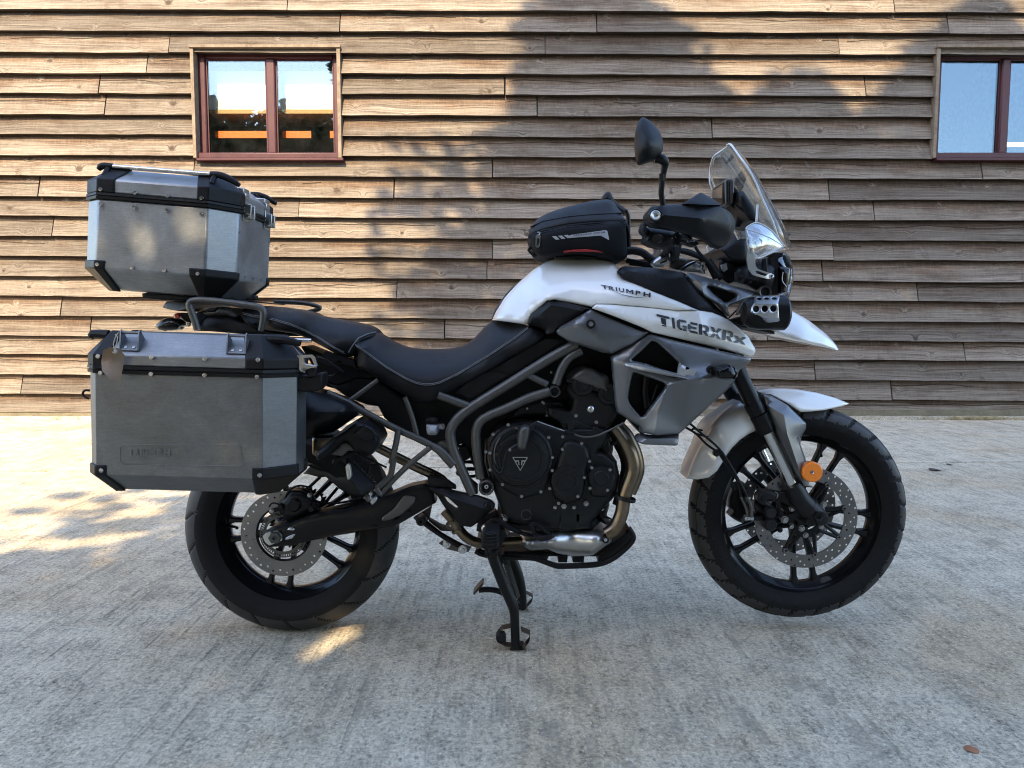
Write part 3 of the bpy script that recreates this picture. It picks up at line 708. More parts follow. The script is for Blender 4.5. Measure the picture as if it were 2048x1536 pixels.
# ------------------------------------------------------------------ trees behind the photographer (they throw the shade and show in the glass)
SH = Vector((math.sin(SUN_AZ), math.cos(SUN_AZ), 0)); PERP = Vector((math.cos(SUN_AZ), -math.sin(SUN_AZ), 0))
def crown_mesh(name, H, Rm, n, seed, conifer=True, leaf=(.34, .2)):
    rg = np.random.default_rng(seed); vs, fs = [], []
    for i in range(n):
        if conifer:
            t = rg.random()**1.05; h = H*(.13+.87*t); rmax = Rm*(1-t**6)*(.74+.26*min(1, max(0, (h-5.5)/3)))+.1
            lump = 1+.28*math.sin(3*h+seed)+.2*mn.noise((h*.8, seed, 0))
            a = rg.random()*6.283; rr = rmax*lump*(.25+.75*math.sqrt(rg.random()))*(1+.5*mn.noise((math.cos(a)*2.4, math.sin(a)*2.4, h*.9+seed)))
            p = np.array([rr*math.cos(a), rr*math.sin(a), h-.18*rr])
            d = np.array([math.cos(a), math.sin(a), -.35+.5*rg.random()])
        else:
            while True:
                q = rg.normal(size=3); q /= np.linalg.norm(q); s_ = rg.random()**(1/2.2)
                if mn.noise((q[0]*2.1+seed, q[1]*2.1, q[2]*2.1)) > -.28: break
            lump = 1+.35*mn.noise((q[0]*1.7, q[1]*1.7, q[2]*1.7+seed)); p = np.array([q[0]*Rm*s_*lump, q[1]*Rm*s_*lump, H*.6+q[2]*H*.42*s_*lump]); d = rg.normal(size=3)
        d = d/np.linalg.norm(d); e = np.cross(d, rg.normal(size=3)); e /= max(np.linalg.norm(e), 1e-6)
        L, W_ = leaf[0]*(.6+.8*rg.random()), leaf[1]*(.6+.8*rg.random()); b = len(vs)
        vs += [tuple(p-d*L/2), tuple(p+e*W_/2), tuple(p+d*L/2), tuple(p-e*W_/2)]; fs.append((b, b+1, b+2, b+3))
    me = bpy.data.meshes.new(name); me.from_pydata(vs, [], fs); me.materials.append(M['needle'] if conifer else M['leafgreen']); return me
def tree(name, label, cat, loc, crown, H, scale, rot, r=.2, group=None):
    t = thing(name, label, cat, loc, group)
    g = G(); g.tube([(0, 0, -.2), (.05, .02, H*.4), (0, 0, H*.85)], [r, r*.75, r*.2], n=9)
    for k in range(6):
        a = k*2.4; h = H*(.25+.09*k); g.tube([(0, 0, h), (math.cos(a)*H*.05, math.sin(a)*H*.05, h+.1), (math.cos(a)*H*.1, math.sin(a)*H*.1, h+.35)], [r*.3, r*.2, r*.06], n=6)
    me = g.build('trunk', M['bark']); m2 = me.data; bpy.data.objects.remove(me)
    for nm, m_ in (('trunk', m2), ('crown', crown)):
        o = bpy.data.objects.new(nm, m_); COL.objects.link(o); o.parent = t
    t.scale = (scale[0], scale[0], scale[1]); t.rotation_euler.z = rot; return t
cm = [crown_mesh('crown', 15, 2.05, 19000, 3, True, (.24, .14)), crown_mesh('crown', 15, 2.05, 19000, 8, True, (.24, .14))]
GRP = 'tall conifers behind the photographer'
TREES = [(-.3, 8, 1.0, 1.03, 0), (1.55, 8.8, .95, 1.03, 1), (3.2, 8, 1.0, 1.06, 0), (4.9, 8.9, 1.1, 1.12, 1), (6.8, 8.1, 1.1, 1.1, 0), (8.8, 8.6, 1.1, 1.15, 1)]
for k, (a, L, s1, s2, wh) in enumerate(TREES):
    p = PERP*a-SH*L; tree('conifer', ['leftmost tall conifer of the row behind the photographer', 'second tall conifer from the left behind the photographer', 'third tall conifer from the left behind the photographer', 'fourth tall conifer from the left behind the photographer', 'fifth tall conifer from the left behind the photographer', 'rightmost tall conifer of the row behind the photographer'][k], 'tree', (p.x, p.y, -.1), cm[wh], 15, (s1, s2), 1.7*k, .19, GRP)
bc = crown_mesh('crown', 6, 2.3, 24000, 5, False, (.17, .11))
for k, (x, y, s1, s2) in enumerate(((-5.2, -9.5, 1.3, 1.27), (-9.0, -10.5, 1.45, 1.3), (-13.2, -9.0, 1.2, 1.2))):
    tree('broadleaf_tree', ['round green tree mirrored lowest right in the left window', 'middle round green tree across the yard behind the photographer', 'round green tree farthest left across the yard'][k], 'tree', (x, y, -.1), bc, 6, (s1, s2), k*2.1, .14, 'small trees across the yard')

rg = np.random.default_rng(21); vs, fs = [], []
for i in range(16000):
    x = rg.uniform(-5.5, 13); y = -10.2+rg.normal(0, .5); z = (3.4+.5*mn.noise((x*.7, 0, 0)))*rg.random()**.8; d = rg.normal(size=3); d /= np.linalg.norm(d); e = np.cross(d, rg.normal(size=3)); e /= np.linalg.norm(e); b = len(vs); p = np.array([x, y, z])
    vs += [tuple(p-d*.14), tuple(p+e*.09), tuple(p+d*.14), tuple(p-e*.09)]; fs.append((b, b+1, b+2, b+3))
me = bpy.data.meshes.new('hedge'); me.from_pydata(vs, [], fs); me.materials.append(M['leafgreen']); props(link_mesh('hedge', me), 'long leafy hedge under the conifers behind the photographer', 'hedge')  # unseen greenery, added to darken what the bike's metal reflects
# dead leaves on the concrete, dry grass along the footing
def leaf(px, py, size, mat, label, rot):
    p = ground(px, py); g = G(); n = 7; top = []
    for i in range(n+1):
        t = i/n; w_ = .42*math.sin(math.pi*t)**.8*(1+.2*math.sin(9*t)); cz = .18*math.sin(math.pi*t)
        top.append([(t-.5, -w_, .02+cz*.6+.1*w_), (t-.5, 0, .02+cz), (t-.5, w_, .02+cz*.5+.25*w_)])
    for r_ in top: g.v += r_
    for i in range(n):
        for k in range(2): g.f.append((i*3+k, (i+1)*3+k, (i+1)*3+k+1, i*3+k+1))
    o = g.build('fallen_leaf', mat); o.scale = (size, size, size*.6); o.location = p; o.rotation_euler = (0, .1, rot); return props(o, label, 'leaf', None)
leaf(1943, 1501, .034, M['deadleaf'], 'curled orange-brown leaf on the concrete at the lower right', -.6)
leaf(1900, 930, .05, M['darkleaf'], 'dark wet leaf in the slab joint right of the front wheel', .2)
leaf(1870, 941, .085, M['darkleaf'], 'long brown leaf scrap just below the slab joint', .1)
g = G(); rg = np.random.default_rng(4)
for i in range(420):
    x = rg.uniform(XL, XR) if i % 3 else rg.normal(wx(1960), .25); y = WY-.05-abs(rg.normal(0, .015)); h = rg.uniform(.015, .05) if i % 3 else rg.uniform(.02, .055); ln = rg.uniform(-1, 1)*h*1.4
    b = len(g.v); g.v += [(x, y, 0), (x+.004, y, 0), (x+ln*.5+.002, y-.01, h*.7), (x+ln, y-.02, h*.9)]; g.f += [(b, b+1, b+2), (b, b+2, b+3)]
props(g.build('dry_grass', M['straw'], smooth=False), 'thin dry grass along the foot of the barn wall', 'grass', None, 'stuff')
# ------------------------------------------------------------------ motorcycle
RW, FW = U(587, 1050, 0), U(1592, 1022, 0)            # wheel centres
RR, FR = RW.z+.004, .331                                   # rear tyre stands on the ground, front hangs clear
bike = thing('motorcycle', 'white and grey adventure motorcycle parked on its centre stand', 'motorcycle', (0, 0, 0))
BOLT = unit_bolt(M['screw']); DARKBOLT = unit_bolt(M['engine'])

# ---------------- wheels
def tyre_mesh(cen, Ro, half, rim_r, pattern, nseg=300):
    """tyre cross-section swept round, tread blocks cut by pushing groove points inwards"""
    prof = []
    m = 44
    H = Ro-rim_r
    for i in range(m+1):
        t = -1+2*i/m; a = t*math.radians(168)
        y = half*math.sin(a*.5)/math.sin(math.radians(84)) if abs(t) < 2 else 0
        # rounded crown with straightish sidewalls
        s = abs(t)
        if s < .62: ang = s/.62*R(78); rr = Ro-half*.82*(1-math.cos(ang)); yy = half*math.sin(ang)/math.sin(R(78))*1.0
        else:
            k = (s-.62)/.38; r1 = Ro-half*.82*(1-math.cos(R(78))); rr = r1+(rim_r-.004-r1)*k; yy = half*(1+.06*math.sin(math.pi*min(1, k*1.2)))*(1-.24*k**2)
        prof.append((rr, math.copysign(yy, t), t))
    g = G(); vs = []; n = nseg
    for i in range(n):
        a = 2*math.pi*i/n
        for (rr, yy, t) in prof:
            d = pattern(a, t); q = rr-d
            vs.append((cen.x+q*math.cos(a), cen.y+yy, cen.z+q*math.sin(a)))
    k = len(prof); fs = []
    for i in range(n):
        i2 = (i+1) % n
        for j in range(k-1): fs.append((i*k+j, i2*k+j, i2*k+j+1, i*k+j+1))
    g.add(vs, fs); return g
def pat_front(a, t):
    s = abs(t)
    if s > .76: return -.001 if abs(s-.80) < .015 else (-.0008 if .88 < s < .91 else 0)
    f = (a/(2*math.pi)*25+(.5 if t > 0 else 0)-s*.7) % 1
    if s > .1 and f < (.15 if s < .6 else .2)-.06*max(0, s-.6)*5: return .0075
    if abs(s-.30) < .04: return .006
    if s > .6 and .52 < f < .6: return .004
    return 0
def pat_rear(a, t):
    s = abs(t)
    if s > .74: return -.0009 if abs(s-.78) < .015 else 0
    f = (a/(2*math.pi)*18+(.5 if t > 0 else 0)+s*1.1) % 1
    return .006 if (f < .10 and s > .08) else 0
def rim_mesh(cen, rim_r, half, n=96):
    g = G(); w_ = half
    prof = [(rim_r+.006, -w_), (rim_r+.007, -w_+.004), (rim_r-.004, -w_+.010), (rim_r-.009, -w_*.55), (rim_r-.018, -w_*.3), (rim_r-.020, w_*.3), (rim_r-.009, w_*.55), (rim_r-.004, w_-.010), (rim_r+.007, w_-.004), (rim_r+.006, w_),
            (rim_r-.003, w_), (rim_r-.009, w_-.010), (rim_r-.014, w_*.6), (rim_r-.026, w_*.3), (rim_r-.029, 0), (rim_r-.026, -w_*.3), (rim_r-.014, -w_*.6), (rim_r-.009, -w_+.010), (rim_r-.003, -w_)]
    g.lathe(cen, prof, n=n, closed=True); return g
def spoke(cen, ang, off, r0, r1, yh, w0, w1):
    d = Vector((math.cos(ang), 0, math.sin(ang))); p = Vector((-math.sin(ang), 0, math.cos(ang))); g = G(); vs = []
    K = [(0, w0*1.25, yh*1.1), (.12, w0, yh), (.5, (w0+w1)/2*.92, yh*.8), (.86, w1, yh*.75), (1, w1*1.9, yh*.95)]
    for t, w_, h in K:
        q = cen+d*(r0+(r1-r0)*t)+p*off*(.55+.45*t)
        ring = [(-w_, -h*.5), (-w_*.6, -h), (w_*.6, -h), (w_, -h*.5), (w_, h*.5), (w_*.6, h), (-w_*.6, h), (-w_, h*.5)]
        vs += [tuple(q+p*a+Vector((0, b, 0))) for a, b in ring]
    fs = []
    for i in range(len(K)-1):
        for k in range(8): fs.append((i*8+k, i*8+(k+1) % 8, (i+1)*8+(k+1) % 8, (i+1)*8+k))
    fs += [tuple(range(7, -1, -1)), tuple(range((len(K)-1)*8, len(K)*8))]
    return g.add(vs, fs)
def ring_plate(cen, y, th, ro, ri, holes=(), n=96, wave=None):
    """flat ring with drilled holes, in metres about cen; holes: (radius, angle, hole radius[, stretch])"""
    out = [((ro+(wave(2*math.pi*i/n) if wave else 0))*math.cos(2*math.pi*i/n), (ro+(wave(2*math.pi*i/n) if wave else 0))*math.sin(2*math.pi*i/n)) for i in range(n)]
    inn = [(ri*math.cos(2*math.pi*i/64), ri*math.sin(2*math.pi*i/64)) for i in range(64)]
    H = [inn]
    for h in holes: 
        if len(h) == 3: H.append([(h[0]*math.cos(h[1])+h[2]*math.cos(2*math.pi*k/10), h[0]*math.sin(h[1])+h[2]*math.sin(2*math.pi*k/10)) for k in range(10)])
        else:    # slot: r0, a0, r1, a1 (a rounded window)
            r0, a0, r1, a1 = h; q = [(r0, a0+(a1-a0)*.12), (r0, a0+(a1-a0)*.88), (r1, a1), (r1, (a0*.5+a1*.5)), (r1, a0)]
            H.append(rounded([(r_*math.cos(a)*1000, r_*math.sin(a)*1000) for r_, a in q], 3, 3)); H[-1] = [(x/1000, z/1000) for x, z in H[-1]]
    pts, ed = [], []
    for L in [out]+H:
        b = len(pts); pts += L; ed += [(b+i, b+(i+1) % len(L)) for i in range(len(L))]
    r_ = delaunay_2d_cdt([Vector(p) for p in pts], ed, [], 0, 1e-6); V = np.array([tuple(p) for p in r_[0]]); T = np.array([t for t in r_[2]])
    ce = V[T].mean(1); ok = inpoly(ce, out)
    for L in H: ok &= ~inpoly(ce, L)
    T = T[ok]; g = G(); n_ = len(V)
    g.v = [(cen.x+p[0], y, cen.z+p[1]) for p in V]+[(cen.x+p[0], y+th, cen.z+p[1]) for p in V]
    g.f = [tuple(int(i) for i in t) for t in T]+[tuple(int(i)+n_ for i in t[::-1]) for t in T]
    E = {(int(t[i]), int(t[(i+1) % 3])) for t in T for i in range(3)}
    g.f += [(j, i, n_+i, n_+j) for (i, j) in E if (j, i) not in E]
    return g
def wheel(name, cen, Ro, half, rim_r, pat, a0, label):
    me = None
    hub = G(); hub.lathe(cen, [(.012, -.06), (.034, -.06), (.036, -.045), (.05, -.038), (.052, -.02), (.046, 0), (.052, .02), (.05, .038), (.036, .045), (.034, .06), (.012, .06)], n=32)
    w_ = hub.build(name, M['gloss'], bike, label)
    ty_ = tyre_mesh(cen, Ro, half, rim_r, pat).build('tyre', M['rubber'], w_, angle=25); ty_.data.materials.append(M['tread'])
    for p_ in ty_.data.polygons:
        q_ = p_.center; rr_ = math.hypot(q_.x-cen.x, q_.z-cen.z)
        a_ = math.atan2(q_.z-cen.z, q_.x-cen.x) % (2*math.pi); sy = min(1, abs(q_.y-cen.y)/half*math.sin(R(78))); t_ = math.copysign(.62*math.asin(sy)/R(78), q_.y-cen.y)
        if rr_ > Ro-half*.70: p_.material_index = 0 if pat(a_, t_) > .003 else 1
    rim_mesh(cen, rim_r, half*.74).build('rim', M['gloss'], w_, angle=30)
    for k in range(5):
        for o in (-1, 1): spoke(cen, a0+k*2*math.pi/5, o*.032, .042, rim_r-.022, .016, .0085, .0085).build('spoke', M['gloss'], w_, bevel=.002)
    return w_
fw = wheel('front_wheel', FW, FR, .054, .247, pat_front, R(62), 'front wheel hanging clear of the ground')
rw = wheel('rear_wheel', RW, RR, .077, .221, pat_rear, R(-32), 'rear wheel with plain road tread')
def valve(cen, ang, r, par):
    d = Vector((math.cos(ang), 0, math.sin(ang))); g = G(); g.tube([cen+d*(r-.02)+Vector((0, -.012, 0)), cen+d*(r-.045)+Vector((0, -.022, 0)), cen+d*(r-.055)+Vector((0, -.035, 0))], .0045, n=8); g.build('valve', M['satin'], par)
valve(FW, R(72), .241, fw); valve(RW, R(180), .216, rw)
# front discs, carriers, buttons
for y, par in ((-.078, fw), (.074, fw)):
    ho = []
    for k in range(32):
        a = 2*math.pi*k/32; ho += [(.146+(.002 if k % 2 else -.002), a, .0035), (.131+(.003 if k % 3 else -.003), a+.1, .0035)]
    for k in range(16): ho.append((.121, 2*math.pi*k/16+.2, .0028))
    wv = lambda a: 0
    ring_plate(FW, y-.002, .0045, .1525, .1135, ho, wave=wv).build('brake_disc', M['disc'], par, angle=30)
    sl_ = []
    g = G()
    for k in range(8):
        a = k*math.pi/4+.25; d = Vector((math.cos(a), 0, math.sin(a))); p = Vector((-math.sin(a), 0, math.cos(a)))
        for sg in (-1, 1):
            a0_, a1_ = FW+d*.05+p*sg*.012, FW+d*.112+p*sg*.003
            g.tube([Vector((a0_.x, y-.002, a0_.z)), Vector((a1_.x, y-.002, a1_.z))], [.006, .0055], n=8, smooth=0)
        q = FW+d*.115; g.lathe((q.x, y, q.z), [(.0, -.004), (.009, -.004), (.0095, .004), (0, .004)], n=14)
    g.lathe((FW.x, y, FW.z), [(.038, -.006), (.06, -.005), (.062, .003), (.038, .003)], n=40, closed=True)
    g.build('disc_carrier', M['satin'], par)
    for k in range(8):
        a = k*math.pi/4+.25
        g = G(); g.lathe((FW.x+.115*math.cos(a), y-.003, FW.z+.115*math.sin(a)), [(.0035, -.004), (.0075, -.004), (.0085, -.002), (.0085, .001), (.0035, .001)], n=16, closed=True); g.build('disc_button', M['disc'], par)
    for k in range(6):
        a = k*math.pi/3+.5; o = bpy.data.objects.new('bolt', BOLT); COL.objects.link(o); o.parent = par; o.location = (FW.x+.052*math.cos(a), y-.006, FW.z+.052*math.sin(a)); o.scale = (.0068,)*3
# rear disc, sensor ring, sprocket
ho = [(.118 if k % 2 else .111, 2*math.pi*k/36+.05, .0035) for k in range(36)]
ring_plate(RW, -.098, .005, .1275, .083, ho).build('brake_disc', M['disc'], rw, angle=30)
g = G(); g.lathe(RW, [(.084, -.097), (.078, -.094), (.078, -.09), (.086, -.09)], n=64, closed=True); g.build('disc_ring', M['engine'], rw)
ho = [(.060, 2*math.pi*k/60-.02, .067, 2*math.pi*k/60+.035) for k in range(60)]
ring_plate(RW, -.1025, .002, .070, .052, ho).build('sensor_ring', M['frame'], rw, angle=30)
for k in range(5):
    a = k*2*math.pi/5+.6; g = G(); q0 = RW+Vector((math.cos(a)*.05, -.09, math.sin(a)*.05)); q1 = RW+Vector((math.cos(a)*.088, -.094, math.sin(a)*.088)); g.tube([q0, q1], [.01, .008], n=8, smooth=0, flat=.5); g.build('disc_arm', M['satin'], rw)
tw = lambda a: .004*math.copysign(1, math.sin(a*47)) if abs(math.sin(a*47)) > .2 else 0
ring_plate(RW, .084, .007, .101, .045, [(.08, 2*math.pi*k/7, .016) for k in range(7)], n=470, wave=tw).build('sprocket', M['satin'], rw, angle=30)

# ---------------- swingarm, chain, hugger, suspension
swy = Facets([(*q, y) for q, y in zip(c('S', '400,850 520,745 800,675 980,760 900,940 480,980')+c('N', '0,1160 900,925 1600,680 1740,900 700,1300 0,1460 1000,1120'), (-.137, -.137, -.14, -.14, -.136, -.134, -.142, -.15, -.15, -.15, -.14, -.132, -.156))], [(1, 2), (6, 12)])
P('swingarm', M['satin'], bike, c('S', '408,850 440,800 560,722 790,672 860,640 1150,540 1600,440')+c('N', '560,1000 900,925 1130,830 1400,720 1600,680 1700,740 1740,930 1500,1070 1210,1240 700,1300 300,1385 0,1450')+c('S', '880,935 860,960 480,990 420,930'), swy, thick=.05, bulge=.012, r=14, step=9)
sw = bpy.data.objects['swingarm']
g = G(); g.prism([Vector((p.x, .10, p.z)) for p in T3(c('S', '420,800 800,690 1600,440')+c('N', '1130,830 1650,700 1740,930 1210,1240 300,1385')+c('S', '420,960'), .1)], (0, .045, 0)); g.build('far_swingarm_leg', M['satin'], sw, bevel=.008)
P('axle_plate', M['brushed'], sw, c('S', '420,850 455,808 605,775 668,835 664,905 500,968 445,920'), -.142-.012, thick=.02, bevel=.002, rnd=2)
P('adjuster', M['engine'], sw, c('S', '660,780 740,760 840,770 850,840 800,900 690,890'), -.15, thick=.02, bevel=.002)
P('adjuster_bolt', M['steel'], sw, c('S', '700,870 820,815 838,830 790,880 700,905'), -.156, thick=.012, bevel=.003)
P('adjuster_bolt', M['steel'], sw, c('S', '760,735 790,735 840,760 800,780 720,770'), -.156, thick=.012, bevel=.003)
disc('axle_nut', M['frame'], sw, *c('S', '580,860')[0], -.152, [(3, -.016), (4.5, -.018), (5, -.012), (12, -.012), (14, -.004), (14, .006)], n=6)
disc('axle_nut', M['black'], sw, *c('S', '580,860')[0], -.152, [(0, -.015), (4.2, -.0165)], n=18)
P('shoe_guard', M['frame'], sw, c('N', '1045,1165 1052,1115 1200,1010 1330,838 1480,852 1470,930 1300,1080 1150,1150'), -.172, bulge=.003, r=6, thick=.004, rnd=6)
# pale wear line and bobbin
disc('bobbin', M['satin'], sw, *c('S', '1060,480')[0], -.15, [(0, -.02), (5, -.02), (6, -.01), (4, 0), (6, .02)], n=16)
hug = P('rear_hugger', M['black'], bike, c('N', '40,560 130,470 330,520 600,590 760,640 900,700 1000,790 800,860 640,840 500,750 470,720 330,600 260,610 120,570'), tps([(*c('N', '100,520')[0], .02), (*c('N', '600,600')[0], -.075), (*c('N', '900,760')[0], -.1), (*c('N', '480,720')[0], -.06)]), thick=.13, bulge=.004, r=8)
bar('chain_guard', M['black'], hug, c('N', '260,600 110,740'), .02, 3.2); bar('chain_guard', M['black'], hug, c('N', '480,740 330,920'), .02, 3.2)
bar('brake_line', M['rubber2'], hug, c('N', '0,900 160,900 320,935 560,925 800,860'), -.1, 2.4)
# rear caliper and lines
cal = P('rear_caliper', M['engine'], bike, c('S', '600,430 700,330 760,250 900,250 1000,300 1080,420 1130,520 1000,560 840,640 700,640 640,540'), -.1, bulge=.03, r=14, thick=.03)
disc('caliper_piston', M['satin'], cal, *c('S', '815,450')[0], -.137, [(0, -.006), (11, -.006), (14, 0), (15, .02)], n=24)
disc('banjo', M['satin'], cal, *c('S', '650,470')[0], -.13, [(0, -.008), (5, -.008), (7, -.002), (7, .02)], n=16)
bolts(c('S', '1015,325 530,525'), -.135, 3.6, cal, BOLT)
bar('sensor_wire', M['rubber2'], cal, c('S', '500,470 540,425 620,440 680,520 640,575 580,560'), -.135, 1.8)
bar('brake_hose', M['rubber2'], cal, c('S', '690,500 700,380 760,260 880,200 1010,220'), -.12, 2.0)
# suspension link under the swingarm
lk = bar('suspension_link', M['satin'], bike, c('F', '245,312 400,430 580,535'), -.09, [7.5, 5.5, 7])
disc('link_eye', M['engine'], lk, *c('F', '250,312')[0], -.09, [(3, -.024), (8.5, -.024), (10, -.02), (10, .02)], n=24)
disc('link_eye', M['steel'], lk, *c('F', '575,532')[0], -.09, [(0, -.03), (4, -.03), (5, -.026), (8.5, -.026), (9, -.02)], n=24)
disc('link_eye', M['steel'], lk, *c('F', '447,502')[0], -.08, [(0, -.012), (4, -.012), (5, -.008), (8, -.008), (8.5, .01)], n=24)
P('link_plate', M['frame'], lk, c('F', '385,500 430,470 520,500 640,530 620,565 560,572 450,545'), -.07, thick=.012, bevel=.003)
P('link_plate', M['frame'], lk, c('F', '180,300 300,225 330,200 310,300 290,330 230,350'), -.06, thick=.02, bevel=.003)
P('link_arm', M['frame'], lk, c('N', '1640,1130 1790,1215 1960,1270 1970,1300 1800,1290 1650,1170'), -.07, thick=.02, bevel=.004)
disc('shock', M['engine'], bike, *c('E', '590,880')[0], -.03, [(0, -.03), (14, -.03), (15, .03), (0, .03)], n=20)
g = G()
hx = [];
for i in range(120):
    t = i/119; q = U(*c('E', (600, 740+t*330))[0], -.02); a = t*6*2*math.pi; hx.append((q.x+.028*math.cos(a), q.y+.028*math.sin(a), q.z))
g.tube(hx, .005, n=6, smooth=0); g.build('shock_spring', M['engine'], bpy.data.objects['shock'])

# ---------------- dark core: airbox, battery tray, radiator, far side
core = P('airbox', M['black'], bike, [(600,690),(690,725),(760,745),(900,740),(1010,700),(1060,650),(1100,600),(1230,560),(1400,610),(1420,700),(1300,760),(1240,860),(960,965),(930,885),(872,905),(805,862),(776,815),(722,792),(650,772)], -.06, thick=.12, bevel=.004, rnd=8)
P('side_cover', M['black'], core, c('M', '300,390 480,440 700,340 960,360 1330,610 1420,850 1500,1040 1260,1010 1080,870 1000,720 860,700 700,640 600,600 420,470'), -.10, thick=.03, bulge=.006, r=8)
P('radiator', M['engine'], bike, c('I', '320,870 560,715 700,720 1150,900 1230,960 1150,1060 800,1370 520,1420 360,1240'), -.1, thick=.1, bevel=.004)
P('far_fairing', M['black'], bike, c('I', '260,600 900,600 1300,800 1200,960 800,1200 500,1000 300,850'), .16, thick=.03, bevel=.004)

# ---------------- frame
FY = -.19
fr = bar('frame', M['frame'], bike, c('E', '1470,30 1250,150 950,338 660,518 540,612 482,700 478,775 505,880 556,1000 608,1120 652,1215'), FY, 10.2, n=16)
def fb(k, pts, r, y=FY, name='frame_tube'): return bar(name, M['frame'], fr, c(k, pts), y, r, n=14)
fb('E', '1260,405 1100,455 900,545 785,592 712,640 678,720 682,850 715,1090', 9.8)
fb('E', '1510,85 1410,140 1345,240 1308,350', 8.7); fb('E', '1085,275 1240,352', 7); fb('E', '380,435 500,478 640,530', 8.2)
fb('M', '350,550 640,690 900,838 1250,1018 1500,1130 1700,1230', 7.1); fb('M', '1690,1225 1790,1285 1880,1370 1975,1470', [7.1, 9.5, 11, 11])
fb('M', '1000,380 640,645', 4.6, -.17); fb('M', '1345,600 1435,850 1505,1115', 5.2, -.17)
fb('M', '1258,1010 1230,1190 1168,1450', 6.2, -.205); fb('N', '1195,380 1165,560 1110,640 985,745', 6.2, -.21); fb('N', '1665,225 1400,440 1180,655 1020,830', 5.7, -.205)
for q, r in (('1295,405', 11.5), ('760,1155', 15.5)):
    disc('frame_boss', M['frame'], fr, *c('E', q)[0], FY, [(r*.72, -.016), (r*.86, -.02), (r, -.016), (r, .03)], n=28)
    disc('pivot_bolt', M['engine'], fr, *c('E', q)[0], FY, [(0, -.004), (r*.35, -.004), (r*.45, -.008), (r*.72, -.008), (r*.74, 0)], n=24)
disc('pivot_bolt', M['steel'], fr, *c('E', '760,1150')[0], FY, [(1.8, -.011), (4.2, -.011), (5, -.004)], n=18)
P('pivot_plate', M['frame'], fr, c('E', '435,800 470,795 530,880 560,980 640,1110 690,1150 690,1220 640,1200 560,1060 500,960'), -.16, thick=.03, bevel=.006, rnd=3)
P('gusset', M['frame'], fr, c('M', '1760,1190 1850,1170 1960,1300 2010,1420 1980,1480 1870,1370 1760,1290'), -.185, thick=.03, bevel=.006, rnd=3)
far = G()
for k, pts, r in (('E', '1470,30 1250,150 950,338 660,518 540,612 482,700 478,775 505,880 556,1000 652,1215', 10), ('M', '350,560 640,690 900,840 1250,1020 1780,1270', 7), ('E', '1240,410 900,540 710,640 690,850 720,1080', 10)):
    q = T3(c(k, pts), FY); far.tube([Vector((p.x, .19, p.z)) for p in q], r*mpp(FY), n=10)
far.build('far_frame', M['frame'], fr)
P('cast_plate', M['frame'], fr, c('D', '1010,1180 1060,1120 1130,1110 1140,1240 1100,1270 1050,1240 1000,1270 995,1230'), -.05, thick=.02, bevel=.004)

# ---------------- engine
EY = -.165
eng = P('engine', M['engine'], bike, c('E', '745,780 830,700 930,650 1040,640 1180,640 1330,690 1420,690 1700,690 1730,760 1690,840 1640,870 1720,905 1785,960 1812,1080 1790,1200 1745,1262 1680,1330 1600,1420 1590,1490 1250,1490 900,1425 860,1300 790,1120 745,960'), EY, thick=.33, bulge=.02, r=10, step=9)
P('cylinder_head', M['engine'], eng, c('E', '1375,400 1400,318 1560,375 1720,432 1765,470 1795,570 1745,665 1700,705 1500,700 1380,690 1240,600 1240,520 1420,556 1440,480'), -.15, thick=.28, bulge=.02, r=8, rnd=4)
P('cam_cover', M['frame'], eng, c('E', '1398,318 1430,270 1490,225 1540,210 1600,222 1660,262 1725,285 1735,432 1560,372'), -.16, thick=.3, bulge=.025, r=14, rnd=5)
for a, b, r in ((1515, 350, 23), (1720, 425, 22)): disc('cam_end', M['engine'], eng, *c('E', (a, b))[0], -.165, [(0, -.012), (r*.55, -.012), (r*.6, -.016), (r*.92, -.016), (r, -.01), (r, .03)], n=32)
P('cam_edge', M['engine'], eng, c('E', '1390,312 1400,306 1560,358 1735,425 1735,445 1560,380 1392,330'), -.178, thick=.02, bevel=.003)
P('intake_port', M['engine'], eng, c('E', '1235,515 1300,520 1425,545 1430,600 1250,600'), -.14, thick=.1, bulge=.02, r=10)
disc('plug_cap', M['steel'], eng, *c('E', '1578,542')[0], -.17, [(0, -.01), (3, -.01), (4, -.014), (6.5, -.012), (7.4, 0), (7.4, .01)], n=22)
# clutch side cover
CC = c('E', '1028,900')[0]
disc('clutch_flange', M['engine'], eng, *CC, EY, [(55, -.05), (63, -.045), (66, -.03), (66, .02)], n=64)
cl = disc('clutch_cover', M['engine'], eng, *CC, EY, [(0, -.066), (40, -.066), (41, -.07), (44.5, -.07), (46, -.062), (55, -.058), (58, -.05), (59, -.03)], n=72, angle=25)
P('clutch_cover', M['engine'], eng, c('E', '800,960 880,1060 1020,1115 1160,1070 1240,1000 1262,1090 1200,1210 1040,1250 900,1180 810,1080'), EY-.028, bulge=.012, r=10, thick=.03, rnd=6)
g = G()
for r0, a0, a1 in ((52, 140, 215), (50, 222, 262), (38, 5, 130)):
    cx, cy = CC; m = mpp(EY-.06); q = [U(cx+r0*math.cos(R(a)), cy-r0*math.sin(R(a)), EY-.06) for a in np.linspace(a0, a1, 14)]; g.tube(q, .0028, n=6, smooth=0)
g.build('cover_rib', M['frame'], eng)
for a0, a1 in ((100, 150), (155, 178), (183, 205)):
    cx, cy = CC; o_ = [(cx+52*math.cos(R(a)), cy-52*math.sin(R(a))) for a in np.linspace(a0, a1, 8)]; i_ = [(cx+45*math.cos(R(a)), cy-45*math.sin(R(a))) for a in np.linspace(a1-3, a0+3, 8)]
    P('cover_slot', M['gloss'], eng, o_+i_, EY-.063, thick=.008)
